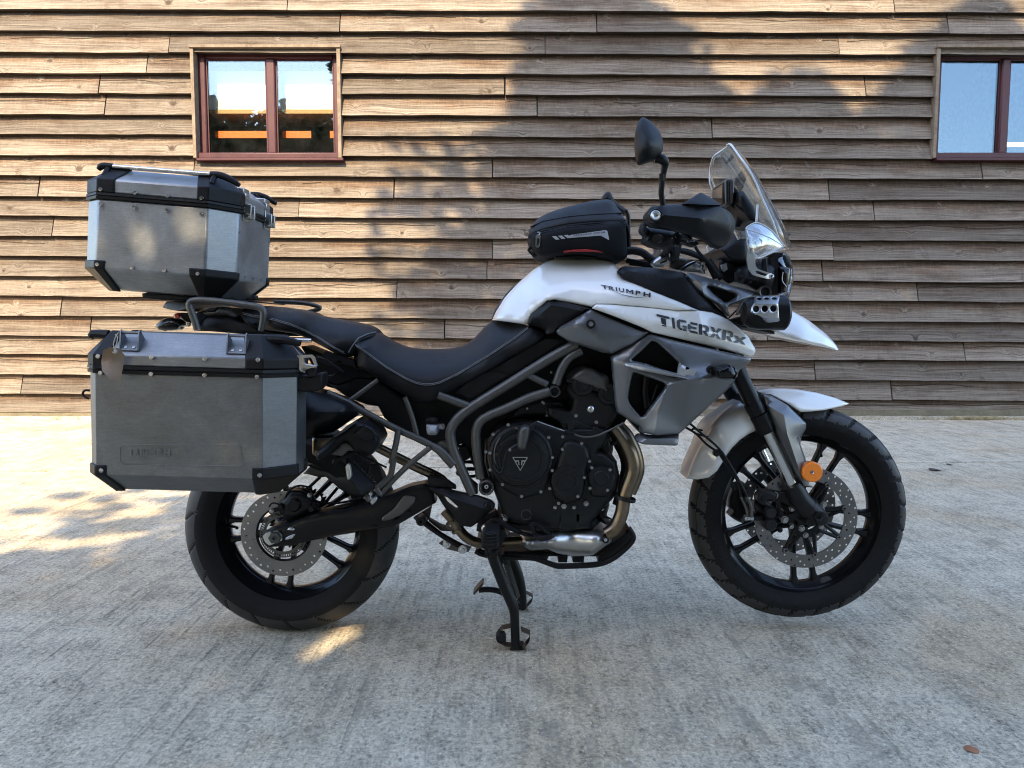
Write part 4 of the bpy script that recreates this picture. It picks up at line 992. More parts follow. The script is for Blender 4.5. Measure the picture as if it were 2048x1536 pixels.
P('clutch_arm', M['frame'], eng, c('E', '1000,850 1005,740 1030,690 1070,672 1105,690 1095,760 1075,830 1065,865 1030,870'), EY-.078, bulge=.016, r=8, thick=.03, rnd=5)
bar('clutch_arm', M['engine'], eng, c('E', '945,865 990,835 1030,825'), EY-.08, 4); bar('clutch_arm', M['engine'], eng, c('E', '925,880 900,930 885,1030 850,1045 810,990'), EY-.068, 2.6)
g = G(); g.prism(T3(c('E', '1080,690 1150,640 1175,640 1150,665 1110,730'), EY-.07), (0, .014, 0)); g.build('cable_stop', M['engine'], eng, bevel=.002)
bar('clutch_cable', M['steel'], eng, c('E', '1160,640 1200,655 1380,718'), EY-.075, 1.2)
bar('clutch_cable', M['satin'], eng, c('E', '1375,716 1400,725 1450,740'), EY-.075, 4)
bar('clutch_cable', M['frame'], eng, c('E', '1440,738 1500,760 1560,765 1640,750 1740,705 1840,655'), EY-.075, 2.2)
# emblem: rounded triangle outline with the letter T
ey = EY-.0705
tri = rounded(c('E', '962,922 1088,922 1026,1034'), 2.2, 3); tri2 = rounded(c('E', '972,928 1078,928 1026,1022'), 1.8, 3)
P('emblem', M['brushed'], eng, tri, ey-.001, holes=[tri2], thick=.002, step=3)
P('emblem', M['brushed'], eng, c('E', '986,948 1016,948 1020,985 1012,985 1008,956 998,958 996,966 986,962'), ey-.001, thick=.002, step=3)
P('emblem', M['brushed'], eng, c('E', '1066,948 1036,948 1032,985 1040,985 1044,956 1054,958 1056,966 1066,962'), ey-.001, thick=.002, step=3)
# middle and front covers
P('alternator_cover', M['engine'], eng, c('E', '1310,960 1350,830 1380,795 1440,788 1560,832 1585,930 1560,985 1545,1080 1520,1230 1480,1270 1380,1295 1290,1245 1258,1130'), EY-.022, bulge=.02, r=10, thick=.04, rnd=6)
disc('alternator_cap', M['engine'], eng, *c('E', '1390,1105')[0], EY-.036, [(0, -.014), (17, -.014), (18, -.018), (20, -.018), (21, -.013), (31, -.011), (33, 0), (33, .02)], n=48)
P('front_cover', M['engine'], eng, c('E', '1580,1010 1640,990 1740,1002 1790,1080 1772,1180 1700,1242 1580,1232 1560,1120'), EY-.02, bulge=.018, r=9, thick=.04, rnd=8)
disc('front_cap', M['engine'], eng, *c('E', '1660,1085')[0], EY-.034, [(0, -.012), (14, -.012), (16, -.009), (24, -.008), (26, 0)], n=40)
P('cylinder_block', M['engine'], eng, c('E', '1330,640 1420,600 1500,640 1620,690 1660,760 1620,830 1500,800 1380,760'), EY+.005, bulge=.012, r=6, thick=.1, rnd=4)
for q in ('1395,640 1450,625 1460,700 1400,730', '1600,680 1650,690 1640,760 1590,750'): P('block_lug', M['engine'], eng, c('E', q), EY-.02, thick=.03, bevel=.003)
for q in ('1355,640 1480,660 1475,690 1360,670', '1440,700 1600,745 1595,765 1440,722'): P('block_rib', M['engine'], eng, c('E', q), EY-.016, thick=.03, bevel=.002)
bolts(c('E', '930,668 995,700 812,742 1118,675 1250,768 1360,762 1358,860 1510,815 1280,925 1278,1028 1572,955 1590,1005 1530,1083 1258,1170 1188,1195 1480,1232 1328,1287 1575,1168 1713,1183 1733,1022 788,890 755,880 788,1022 1036,1232 886,1138'), EY-.05, 2.7, eng, BOLT)
bolts(c('E', '1545,1290 1370,1312'), EY-.04, 4.2, eng, BOLT); bolts(c('E', '945,865'), EY-.085, 2.6, eng, BOLT); bolts(c('E', '1465,596 1625,648 1300,1320 1450,1320'), EY-.03, 3, eng, BOLT)
bolts(c('E', '1200,490 1080,540 1235,595 1270,255 1240,570 1210,500'), -.13, 1.9, eng, BOLT)
# lower engine: filler ring, sensor, sump ribs
disc('sight_glass', M['engine'], eng, *c('E', '1073,1375')[0], EY, [(0, -.016), (8, -.016), (9, -.022), (11, -.022), (11.5, -.012), (11.5, .01)], n=32)
disc('sight_ring', M['frame'], eng, *c('E', '1073,1375')[0], EY-.021, [(9.4, -.002), (10.8, -.002), (10.8, .001), (9.4, .001)], n=32)
P('sensor', M['engine'], eng, c('E', '845,1165 895,1165 900,1230 885,1300 870,1300 850,1240'), -.18, thick=.03, bevel=.004)
disc('sensor', M['screw'], eng, *c('E', '905,1395')[0], -.17, [(0, -.02), (4, -.022), (5, -.016), (8, -.01), (8, .01)], n=14)
for q in ('1330,1390 1350,1385 1350,1480 1328,1480', '1470,1375 1490,1375 1488,1470 1468,1470'): P('sump_rib', M['engine'], eng, c('E', q), EY-.02, thick=.03, bevel=.002)
P('sump', M['engine'], eng, c('F', '840,300 1000,330 1250,340 1420,330 1620,300 1660,330 1600,385 1300,420 1050,400 900,360'), -.15, thick=.28, bulge=.02, r=9)
P('oil_filter', M['engine'], eng, c('E', '1600,1250 1720,1240 1730,1300 1700,1400 1740,1440 1690,1450 1640,1420 1610,1330'), -.12, thick=.1, bulge=.03, r=10)
bar('coolant_pipe', M['steel'], eng, c('E', '1640,1275 1662,1300 1668,1340'), -.16, 5); bar('wire', M['rubber2'], eng, c('E', '1690,1390 1740,1410 1760,1440'), -.14, 2)
P('water_pump', M['engine'], eng, c('E', '1640,800 1700,740 1740,760 1760,850 1750,900 1790,960 1700,960 1620,900'), -.11, thick=.12, bulge=.03, r=12)
bar('hose_clip', M['engine'], eng, c('E', '1720,830 1790,800 1850,780'), -.13, 4.5)
for q in ('1010,520 1200,470 1380,470 1400,560 1240,600 1010,620 900,640', ): P('throttle_body', M['engine'], eng, c('E', q), -.09, thick=.1, bulge=.03, r=8)

# ---------------- exhaust
HY = -.185
ex = bar('exhaust', M['titan'], bike, c('E', '1770,690 1830,770 1890,880 1915,980 1908,1060 1870,1160 1840,1260 1822,1370 1770,1480 1700,1530'), HY, [12.5, 13.5, 15, 15.5, 15.3, 14.8, 14.2, 14, 14, 13], n=20)
bar('header_pipe', M['titan'], ex, c('E', '1800,680 1870,760 1930,880 1955,1000 1940,1080 1890,1200'), -.11, 13, n=16); bar('header_pipe', M['titan'], ex, c('E', '1740,700 1800,800 1850,900 1870,1000 1850,1100 1800,1300'), -.04, 13, n=16)
g = G(); q = U(*c('E', '1850,1245')[0], HY); g.lathe(q, [(.0305, -.005), (.0315, 0), (.0305, .005), (.029, 0)], axis=(.25, 0, 1), n=24, closed=True); g.build('pipe_collar', M['engine'], ex)
P('collector', M['brushed'], ex, c('F', '1022,492 1058,456 1130,448 1240,440 1275,402 1330,375 1480,372 1640,384 1700,402 1752,450 1745,490 1690,525 1635,565 1600,592 1440,602 1330,582 1240,545 1110,556 1060,535'), tps([(*q, y) for q, y in zip(c('F', '1030,490 1140,500 1300,490 1620,490 1740,460 1400,380 1400,600'), (-.12, -.13, -.15, -.155, -.13, -.11, -.11))]), bulge=.045, r=19, mirror=False, thick=.12, rnd=4, step=6)
disc('collector_bolt', M['engine'], ex, *c('F', '1698,470')[0], -.19, [(0, -.012), (4, -.012), (5, -.006), (7, -.004), (8, .02)], n=20)
disc('collector_bolt', M['steel'], ex, *c('F', '1698,470')[0], -.203, [(0, -.003), (3.4, -.003), (4, .004)], n=14)
bar('mid_pipe', M['titan'], ex, c('F', '430,240 500,320 545,390 600,450 680,490 780,495 1040,482'), -.11, 10.5, n=16)
g = G()
for t in (.25, .45):
    q = U(*c('F', (430+t*230, 240+t*330))[0], -.11); g.lathe(q, [(.0195, -.004), (.0205, 0), (.0195, .004)], axis=(.6, 0, -.8), n=20)
g.build('pipe_collar', M['titan'], ex)
tp = [(733,884),(752,893),(795,915),(835,935),(872,952),(890,966),(898,990)]
bar('tail_pipe', M['titan'], ex, tp, -.13, [9.5, 9.5, 9.7, 9.8, 9.8, 9.6, 9], n=18)
sil = P('silencer', M['satin'], bike, c('M', '40,470 155,520 330,570 640,700 755,775 745,835 640,900 430,1050 280,1085 100,1150 40,1150'), tps([(*q, y) for q, y in zip(c('M', '40,480 330,575 750,780 640,890 280,1080 40,1140 300,800 550,800 60,800'), (-.2, -.2, -.19, -.2, -.2, -.2, -.26, -.25, -.26))]), bulge=.015, r=10, thick=.09, rnd=6, label='dark silencer tucked behind the metal case')
P('silencer_cap', M['black'], bike, c('M', '430,1110 620,955 700,908 830,925 940,1010 1000,1085 1035,1170 985,1250 940,1325 860,1362 700,1300 590,1165 350,1365 220,1420 200,1330'), -.25, bulge=.03, r=12, thick=.12, rnd=5)
capo = bpy.data.objects['silencer_cap']
P('cap_facet', M['satin'], capo, c('M', '670,1075 830,950 945,1010 1000,1090 870,1190 690,1090'), -.285, bulge=.008, r=8, thick=.01, rnd=4)
P('heat_shield', M['frame'], sil, c('M', '420,1110 640,945 700,910 720,925 560,1050 440,1120'), -.285, thick=.01, bulge=.003, r=4)
P('heat_shield', M['titan'], sil, c('M', '155,1115 420,1112 470,1160 350,1290 230,1380 155,1330'), -.24, thick=.03, bulge=.01, r=8)
P('heat_shield', M['frame'], sil, c('M', '380,1330 570,1170 640,1200 700,1290 620,1290 540,1360'), -.262, thick=.02, bulge=.005, r=6)
# ---------------- seats
ry = [(*q, y) for q, y in zip(c('D', '185,540 240,430 365,415 480,480 600,530 760,545 900,545 1040,520 1190,400 1300,320 1450,325')+c('D', '205,520 300,580 450,690 600,780 740,820 860,805 1000,740 1250,590 1450,460 1560,370')+c('D', '220,680 400,800 640,940 740,975 850,960 1000,860 1400,640 1690,430'),
     [-.1, -.05, -.03, -.02, -.02, -.02, -.02, -.02, -.02, -.02, -.04]+[-.165, -.17, -.178, -.18, -.18, -.178, -.172, -.158, -.148, -.14]+[-.15, -.155, -.158, -.158, -.158, -.155, -.145, -.13])]
seatfn = tps(ry)
seat = P('rider_seat', M['vinyl'], bike, c('D', '183,580 190,510 212,460 245,428 300,418 365,415 420,445 480,480 540,508 600,530 680,542 760,546 830,547 900,545 970,538 1040,520 1090,492 1135,458 1165,425 1190,400 1215,370 1245,345 1275,326 1305,320 1400,322 1550,355 1640,380 1690,403 1697,430 1680,470 1640,500 1300,690 1000,862 900,930 850,958 800,972 740,976 690,962 640,940 400,800 220,680 190,630'), seatfn, bulge=.02, r=9, mirror=True, step=9, angle=50)
def stitch(par, pts, fn, off=.003, name='stitching', r=.0011):
    q = np.array(pts); 
    dense = []
    for i in range(len(q)-1):
        for t in np.linspace(0, 1, 6, endpoint=False): dense.append(q[i]*(1-t)+q[i+1]*t)
    dense.append(q[-1]); W = UA(dense, fn(dense)-.02-off if callable(fn) else fn)
    g = G(); g.tube([tuple(p) for p in W], r, n=6, smooth=1); g.build(name, M['thread'], par)
S1 = c('D', '200,508 240,532 300,575 450,685 600,772 680,805 740,818 800,817 860,803 1000,738 1250,588 1450,455 1560,370')
stitch(seat, S1, seatfn); S2 = [(x, y+2.6) for x, y in S1]; stitch(seat, S2, seatfn, name='seam')
pil_o = [(482,626),(486,618),(500,614),(540,612),(570,616),(600,622),(640,631),(680,640),(735,652),(750,658),(752,664),(750,673),(735,678),(722,684),(713,700),(706,711),(697,714),(680,712),(640,690),(600,671),(560,663),(520,659),(497,649),(485,638)]
pilfn = tps([(482,626,-.08),(540,613,-.03),(640,631,-.02),(750,657,-.02),(490,634,-.13),(540,630,-.15),(600,645,-.155),(680,680,-.155),(730,672,-.12),(520,657,-.13),(600,670,-.135),(690,712,-.14)])
pil = P('pillion_seat', M['vinyl'], bike, pil_o, pilfn, bulge=.016, r=7, mirror=True, step=7, sm=True, angle=50)
T1 = [(484,625),(505,630),(545,637),(580,647),(610,660),(640,676),(670,695),(688,704)]
stitch(pil, T1, pilfn, off=.001); stitch(pil, [(x+1, y+3) for x, y in T1], pilfn, off=.001, name='seam')
stitch(pil, [(752,664),(735,668),(717,676),(706,690),(697,705)], pilfn, off=.002, name='piping', r=.002)

# ---------------- tank and bodywork
pts = c('J', '95,1064 125,995 195,885 280,790 360,715 420,665 500,615 560,585 620,574 760,576 900,572 1000,590 1060,620 1100,688 1130,735')
tank_o = pts+c('I', '600,372 800,452 935,512')+c('I', '800,516 500,487 330,470 192,470 160,490')+c('J', '700,925 590,905 530,912 410,1022 370,1100')
tz = [(*q, y) for q, y in zip(c('J', '95,1064 195,885 360,715 500,615 620,574 760,576 900,572 1060,620 1130,735 1400,850')+c('I', '935,512 500,487 190,470')+c('J', '530,912 370,1100 250,1000 450,800 600,720 760,760 700,900 1000,800 1200,900 420,1000'),
      [-.045, -.04, -.03, -.03, -.04, -.05, -.06, -.10, -.155, -.195, -.215, -.205, -.20, -.185, -.15, -.11, -.13, -.12, -.155, -.18, -.185, -.21, -.15])]
tank = P('fuel_tank', M['white'], bike, tank_o, tps(tz), bulge=.014, r=12, mirror=True, step=9, angle=60)
P('tank_pad', M['pad'], tank, c('J', '88,1064 112,990 150,930 200,860 245,812 300,765 362,712 358,735 285,800 205,890 135,995 103,1064'), -.03, bulge=.012, r=4, mirror=True, step=4)
panel_fn = Facets([(*q, y) for q, y in zip(c('I', '150,505 190,468 330,470 500,487 800,516 940,512 1040,528 1175,590 1290,690 1358,795 1358,825 1320,852 1200,822 900,748 600,678 540,645 330,562 170,502 1000,700 600,600 200,485 1340,800'),
      (-.222, -.216, -.214, -.212, -.21, -.208, -.19, -.17, -.15, -.14, -.14, -.152, -.17, -.2, -.226, -.23, -.232, -.228, -.215, -.235, -.231, -.147))], [(20, 19), (19, 18), (18, 21)])
side = P('side_fairing', M['white'], bike, c('I', '160,498 190,470 330,472 500,489 800,518 935,514 1040,530 1100,553 1172,592 1230,638 1290,690 1330,748 1357,797 1358,815 1345,840 1322,850 1200,820 900,746 600,676 535,643 330,561 170,503'), panel_fn, bulge=.007, r=6, thick=.012, step=9, angle=60)
P('tank_trim', M['black'], bike, c('I', '342,235 365,205 400,190 600,202 828,236 865,262 1000,415 1128,538 1168,582 1100,550 1040,527 940,510 800,449 600,368 392,283'), Facets([(*q, y) for q, y in zip(c('I', '342,235 400,190 600,202 830,236 1000,415 1168,582 940,510 600,368 392,283 420,225 830,275 1000,470'), (-.17, -.13, -.14, -.15, -.17, -.16, -.205, -.195, -.175, -.165, -.185, -.195))], [(9, 10), (10, 11)]), bulge=.006, r=6, thick=.015, rnd=4)
P('headlight_bracket', M['grey'], bike, c('I', '838,265 880,240 1000,273 1180,333 1392,385 1325,420 1152,490 1172,562 1130,530 1080,470 980,410 900,340'), Facets([(*q, y) for q, y in zip(c('I', '838,265 880,240 1180,333 1392,385 1325,420 1152,490 1172,562 980,410 960,310 1130,480'), (-.165, -.15, -.14, -.13, -.15, -.175, -.165, -.19, -.185, -.185))], [(0, 8), (8, 7)]), holes=[rounded(c('I', '1002,342 1030,334 1214,396 1222,412 1160,456 1130,456 1048,392'), 3)], bulge=.01, r=7, thick=.015, rnd=3)
P('bracket_infill', M['black'], bike, c('I', '950,310 1250,385 1260,420 1150,470 1100,460'), -.13, thick=.01)
P('knee_panel', M['black'], bike, c('J', '532,908 600,903 690,926 878,975 800,1012 690,1082 600,1130 590,1165 520,1182 510,1140 450,1118 368,1102 402,1028'), Facets([(*q, y) for q, y in zip(c('J', '532,908 690,926 878,975 690,1082 590,1165 510,1140 368,1102 402,1028 560,945 780,985 640,1060 440,1050'), (-.18, -.19, -.205, -.2, -.19, -.17, -.15, -.165, -.2, -.215, -.205, -.18))], [(8, 9), (9, 10), (10, 11), (11, 8)]), bulge=.006, r=5, thick=.012, rnd=4)
kp = P('tank_side_panel', M['grey'], bike, c('J', '598,1150 640,1110 740,1050 872,978 1000,1040 1260,1148 1332,1160 1290,1190 1200,1252 1032,1332 960,1320 700,1232 612,1178'), Facets([(*q, y) for q, y in zip(c('J', '598,1150 740,1050 872,978 1000,1040 1332,1160 1200,1252 1032,1332 700,1232 760,1090 1180,1195 1000,1270'), (-.2, -.205, -.212, -.218, -.222, -.225, -.222, -.21, -.228, -.236, -.236))], [(8, 9), (0, 8), (9, 4), (8, 10), (10, 6)]), bulge=.006, r=6, thick=.012, rnd=4)
disc('panel_recess', M['black'], kp, *c('J', '873,1095')[0], -.239, [(0, -.004), (9, -.004), (9.5, .004)], n=24); bolts(c('J', '873,1095'), -.241, 5.4, kp, BOLT)

shf = Facets([(*q, y) for q, y in zip(c('I', '295,850 560,688 600,692 1325,860 1240,950 1190,1060 830,1390 795,1420 790,1500 540,1497 470,1450 510,1370 345,1262 400,890 900,1015 800,960 620,1420 720,1060 640,1250 640,760 420,1180'),
      (-.205, -.215, -.218, -.205, -.20, -.19, -.205, -.215, -.215, -.23, -.225, -.215, -.2, -.225, -.272, -.235, -.25, -.255, -.248, -.225, -.215))], [(13, 15), (15, 14), (14, 17), (17, 18), (18, 16), (14, 5), (1, 13), (13, 20)])
shroud = P('radiator_shroud', M['grey'], bike, c('I', '297,852 562,690 600,690 800,742 1325,862 1318,890 1240,950 1190,1060 1010,1225 830,1390 797,1418 640,1430 505,1405 512,1368 345,1262 332,1205 305,900'), shf,
           holes=[rounded(c('I', '598,738 640,752 800,898 785,985 560,905 445,878 520,815'), 4), rounded(c('I', '462,965 690,1045 708,1070 545,1288 520,1296 440,1205 424,1160 434,1090'), 5)], bulge=.008, r=6, thick=.014, step=9, angle=40)
P('shroud_fin', M['grey_toplit'], shroud, c('I', '398,905 432,880 560,918 800,978 905,1010 885,1022 700,990 500,950 410,922'), Facets([(*q, y) for q, y in zip(c('I', '398,905 432,880 800,978 905,1010 885,1022 500,950 600,945'), (-.235, -.215, -.235, -.262, -.275, -.25, -.262))], [(0, 6), (6, 4)]), bulge=.004, r=4, thick=.012, rnd=2)
P('shroud_inlet', M['grey_toplit'], shroud, c('I', '788,985 800,905 925,955 900,1012'), -.262, thick=.012, bevel=.003)
P('shroud_lip', M['grey'], shroud, c('I', '470,1450 500,1420 600,1432 797,1415 790,1498 770,1505 540,1496 498,1480'), Facets([(*q, y) for q, y in zip(c('I', '470,1450 500,1415 600,1432 797,1415 790,1505 540,1500 498,1480 560,1455 795,1450'), (-.225, -.21, -.2, -.19, -.232, -.25, -.245, -.25, -.228))], [(0, 7), (7, 8)]), bulge=.005, r=4, thick=.02, rnd=3)
P('radiator_side', M['black'], shroud, c('I', '320,870 560,705 620,705 1150,900 1000,1150 760,1330 510,1330 360,1240'), -.165, thick=.01)
bar('core_pipe', M['satin'], shroud, c('I', '560,980 545,1100 560,1230'), -.19, 7); bar('core_pipe', M['satin'], shroud, c('I', '640,1060 610,1150 560,1260'), -.185, 4)
ind = disc('indicator', M['black'], bike, *c('I', '1035,958')[0], -.235, [(0, -.008), (9, -.008), (11, 0), (11, .02)], n=24, label='front indicator on the shroud')
bolts(c('I', '1033,957'), -.245, 3.2, ind, DARKBOLT)
P('indicator_body', M['gloss'], ind, c('I', '1058,935 1100,925 1160,905 1195,925 1215,960 1222,985 1212,1005 1180,1020 1120,1020 1075,1003'), -.26, bulge=.03, r=13, thick=.02, sm=True)
P('indicator_lens', M['lens'], ind, c('I', '1195,922 1222,955 1227,990 1213,1012 1195,1018 1213,985 1212,955'), -.27, bulge=.012, r=4, thick=.015, sm=True)

# lettering
def arcband(x0, y0, x1, y1, sag, w0, n=18):
    top = []; bot = []
    for i in range(n+1):
        t = i/n; x = x0+(x1-x0)*t; y = y0+(y1-y0)*t+sag*4*t*(1-t); wd = w0*(.25+.75*math.sin(math.pi*min(1, max(0, t*.9+.05)))); top.append((x, y-wd)); bot.append((x, y+wd))
    return top+bot[::-1]
def maker_logo(par, mat, quad, depth, lift=.0012, thick=None):
    """TRIUMPH with the swoosh that runs from the R under the letters to the H"""
    ws = [('T', 0, .135), ('R', .145, .265), ('I', .285, .315), ('U', .345, .45), ('M', .49, .63), ('P', .672, .77), ('H', .825, .965)]
    q = np.array(quad, float)
    def mp(u, v): return (1-u)*(1-v)*q[0]+u*(1-v)*q[1]+u*v*q[2]+(1-u)*v*q[3]
    o = None
    for ch, a, b in ws:
        v0, v1 = (0, 1)
        if ch == 'M':
            L = [tuple(map(float, k.split(','))) for k in '0,0 .19,0 .19,.62 .5,.18 .81,.62 .81,0 1,0 1,1 .78,1 .5,.56 .22,1 0,1'.split()]
            r_ = delaunay_2d_cdt([Vector(p) for p in L], [(i, (i+1) % len(L)) for i in range(len(L))], [], 1, 1e-4); V = np.array([tuple(p) for p in r_[0]]); Fc = [tuple(t) for t in r_[2]]
        else: V, Fc = text_mesh(ch, bold=.035)
        Q = [mp(a, v0), mp(b, v0), mp(b, v1), mp(a, v1)]
        d = decal('lettering', mat, par, V, Fc, Q, depth, lift)
    sw_ = arcband(.2, .02, .9, .05, -.75, .085)
    loop = [tuple(mp(u, v)) for u, v in sw_]
    r_ = delaunay_2d_cdt([Vector(p) for p in loop], [(i, (i+1) % len(loop)) for i in range(len(loop))], [], 1, 1e-4)
    V = np.array([tuple(p) for p in r_[0]]); dep = depth if callable(depth) else const(depth)
    g = G(); g.add(UA(V, dep(V)-lift-.0015), [tuple(t) for t in r_[2]]); g.build('swoosh', mat, par, smooth=False)
ty = tps(tz)
maker_logo(tank, M['decal'], [c('J', '958,812')[0], c('J', '1355,888')[0], c('J', '1360,852')[0], c('J', '950,784')[0]], lambda p: ty(p)-.014, .0025)
# stencil letters, each drawn in a unit box
ST = {'T': ['0,1 1,1 1,.8 0,.8', '.3,.74 .68,.74 .68,0 .3,0'], 'I': ['.1,1 .9,1 .9,0 .1,0'],
 'G': ['.28,1 1,1 1,.8 .34,.8 .34,.2 .5,.2 .5,0 .28,0 0,.2 0,.8', '.58,.52 1,.52 1,0 .58,0 .58,.18 .72,.18 .72,.34 .58,.34'],
 'E': ['.25,1 1,1 1,.8 .3,.8', '0,.74 .3,.74 .3,.6 .9,.6 .9,.4 .3,.4 .3,.26 0,.26', '.3,.2 1,.2 1,0 .25,0 0,.2'],
 'R': ['0,1 .34,1 .34,0 0,0', '.42,1 .8,1 1,.84 1,.5 .84,.4 .72,.4 .72,.8 .42,.8', '.42,.46 .7,.46 1,0 .68,0 .42,.34'],
 'X': ['0,1 .32,1 .5,.66 .36,.5', '.68,1 1,1 .64,.5 .5,.66', '0,0 .36,.46 .5,.32 .32,0', '.68,0 1,0 .64,.46 .5,.32'],
 'x': ['0,.95 .3,.95 .56,.6 .36,.38', '.5,.36 .68,.5 1,0 .7,0', '0,0 .34,0 1,1 .68,1']}
def stencil(par, mat, word, quad, depth, lift):
    q = np.array(quad, float)
    for ch, a, b, v1 in word:
        for poly in ST[ch]:
            pp = [tuple(map(float, k.split(','))) for k in poly.split()]
            L = []
            for x, y in pp:
                u, v = a+(b-a)*x, y*v1
                L.append(tuple((1-u)*(1-v)*q[0]+u*(1-v)*q[1]+u*v*q[2]+(1-u)*v*q[3]))
            r_ = delaunay_2d_cdt([Vector(p) for p in L], [(i, (i+1) % len(L)) for i in range(len(L))], [], 1, 1e-4)
            V = np.array([tuple(p) for p in r_[0]]); g = G(); g.add(UA(V, depth(V)-lift), [tuple(t) for t in r_[2]]); g.build('lettering', mat, par, smooth=False)
stencil(side, M['decal'], [('T', 0, .145, 1), ('I', .165, .205, 1), ('G', .225, .335, 1), ('E', .35, .46, 1), ('R', .475, .59, 1), ('X', .6, .735, 1), ('R', .745, .865, 1), ('x', .872, 1.02, .72)],
        [c('I', '645,622')[0], c('I', '1272,765')[0], c('I', '1285,692')[0], c('I', '632,540')[0]], lambda p: panel_fn(p)-.007, .003)

# ---------------- frame cover beside the seat, small rear pieces
fcov = P('frame_cover', M['satin'], bike, c('D', '985,880 1700,460 1840,480 1110,945'), -.165, thick=.02, bevel=.004)
P('cover_plate', M['black'], fcov, c('D', '1120,765 1180,740 1310,720 1400,745 1110,935 1000,885'), -.172, thick=.01, bevel=.002)
V_, F_ = text_mesh('800', bold=.02)
decal('lettering', M['satin'], fcov, V_, F_, [c('D', '1455,690')[0], c('D', '1650,580')[0], c('D', '1635,555')[0], c('D', '1435,655')[0]], -.165, .0006)
res = P('brake_reservoir', M['reservoir'], bike, c('M', '1612,948 1775,948 1768,1070 1740,1090 1650,1090 1625,1070'), -.16, bulge=.018, r=14, thick=.03, rnd=4)
P('reservoir_cap', M['black'], res, c('M', '1605,880 1640,855 1760,855 1790,890 1785,945 1605,945'), -.162, bulge=.018, r=12, thick=.03, rnd=4)
P('reservoir_clip', M['reservoir'], res, rounded(c('M', '1770,950 1840,945 1855,985 1840,1020 1770,1010'), 3), -.163, thick=.006); bolts(c('M', '1812,982'), -.166, 3.6, res, BOLT)
P('tail_side', M['satin'], bike, c('M', '180,100 225,82 330,110 575,278 560,290 510,288 360,200'), -.17, thick=.012, bevel=.003)
P('tail_side', M['black'], bike, c('M', '270,70 325,18 480,60 690,130 715,218 600,195 430,150'), -.15, thick=.02, bevel=.005)
P('tail_side', M['black'], bike, c('M', '280,330 400,320 480,290 460,310 370,350 300,350'), -.165, thick=.012, bevel=.003)
P('tail_side', M['black'], bike, c('M', '180,60 400,150 720,220 960,360 700,350 480,440 300,390 200,300'), -.11, thick=.03, bevel=.004)
P('tail_unit', M['black'], bike, c('Q', '740,620 830,560 860,480 1040,468 1190,482 1335,535 1560,560 1700,640 2000,660 2080,720 1700,720 1000,660 760,650'), tps([(*c('Q', '740,620')[0], -.1), (*c('Q', '1180,500')[0], -.12), (*c('Q', '2000,690')[0], -.13), (*c('Q', '1000,660')[0], -.12)]), bulge=.01, r=6, mirror=True)
P('tail_top', M['frame'], bike, c('Q', '835,400 960,360 1100,340 1230,360 1330,450 1335,530 1180,480 860,478 800,440'), -.09, bulge=.02, r=12, mirror=True)
lug = P('carrier_plate', M['black'], bike, c('Q', '355,352 380,300 410,272 700,265 760,300 700,352 560,398 440,378'), tps([(*c('Q', '355,352')[0], -.04), (*c('Q', '700,265')[0], -.12), (*c('Q', '560,398')[0], -.1)]), bulge=.004, r=4, mirror=True)
P('carrier_plate', M['black'], lug, c('Q', '90,172 160,160 560,190 1200,235 1560,280 1560,292 1200,262 800,252 400,262 100,230'), -.13, bulge=.004, r=4, mirror=True)
for q in ('150,140 320,160 325,182 170,180', '570,182 640,186 640,206 560,200', '810,205 1000,215 1000,240 800,230', '1210,225 1290,235 1280,262 1210,252', '1420,230 1530,190 1540,250 1470,262'): P('carrier_foot', M['black'], lug, c('Q', q), -.14, thick=.03, bevel=.002)
gr_ = bar('grab_rail', M['frame'], bike, c('Q', '800,640 770,540 735,440 705,360 700,300 740,268 850,258 1100,278 1400,318 1570,345 1635,390 1645,450 1630,560 1610,650'), -.19, [7, 7, 7.4, 7.4, 7.2, 7.2, 7.2, 7.2, 7.2, 7.2, 7.2, 7, 6, 5.5], n=14)
P('rail_mount', M['black'], gr_, c('Q', '800,400 900,460 850,520 830,600 800,630 780,560 740,480'), -.165, thick=.02, bevel=.003); P('rail_mount', M['black'], gr_, c('Q', '860,385 1000,360 1060,350 1000,410 940,410'), -.15, thick=.02, bevel=.003)
q = T3([(548,604),(600,606),(630,611),(640,617),(617,624)], .19); g = G(); g.tube([(p.x, .19, p.z) for p in q], .007); g.build('far_grab_rail', M['frame'], gr_)

ri = P('rear_indicator', M['gloss'], bike, c('Q', '262,592 330,515 400,485 470,482 545,505 600,545 650,560 640,590 580,605 540,640 400,652 300,632'), -.14, bulge=.03, r=13, thick=.03, sm=True)
P('indicator_lens', M['lens'], ri, c('Q', '258,590 290,570 290,600 400,640 390,655 300,640'), -.15, bulge=.006, r=3, thick=.015); bolts(c('Q', '683,568'), -.15, 4, ri, BOLT)
P('tail_lamp', M['red'], bike, c('Q', '488,462 520,428 570,420 585,470 560,515 530,520'), -.05, bulge=.02, r=6, mirror=True, sm=True)
P('lamp_stay', M['black'], bike, c('Q', '570,415 740,420 760,500 700,560 620,520 585,470'), -.06, thick=.1, bevel=.003)
bar('tail_wire', M['rubber2'], bike, c('B', '125,515 95,515 82,535 95,555 120,568'), -.1, 2.2)

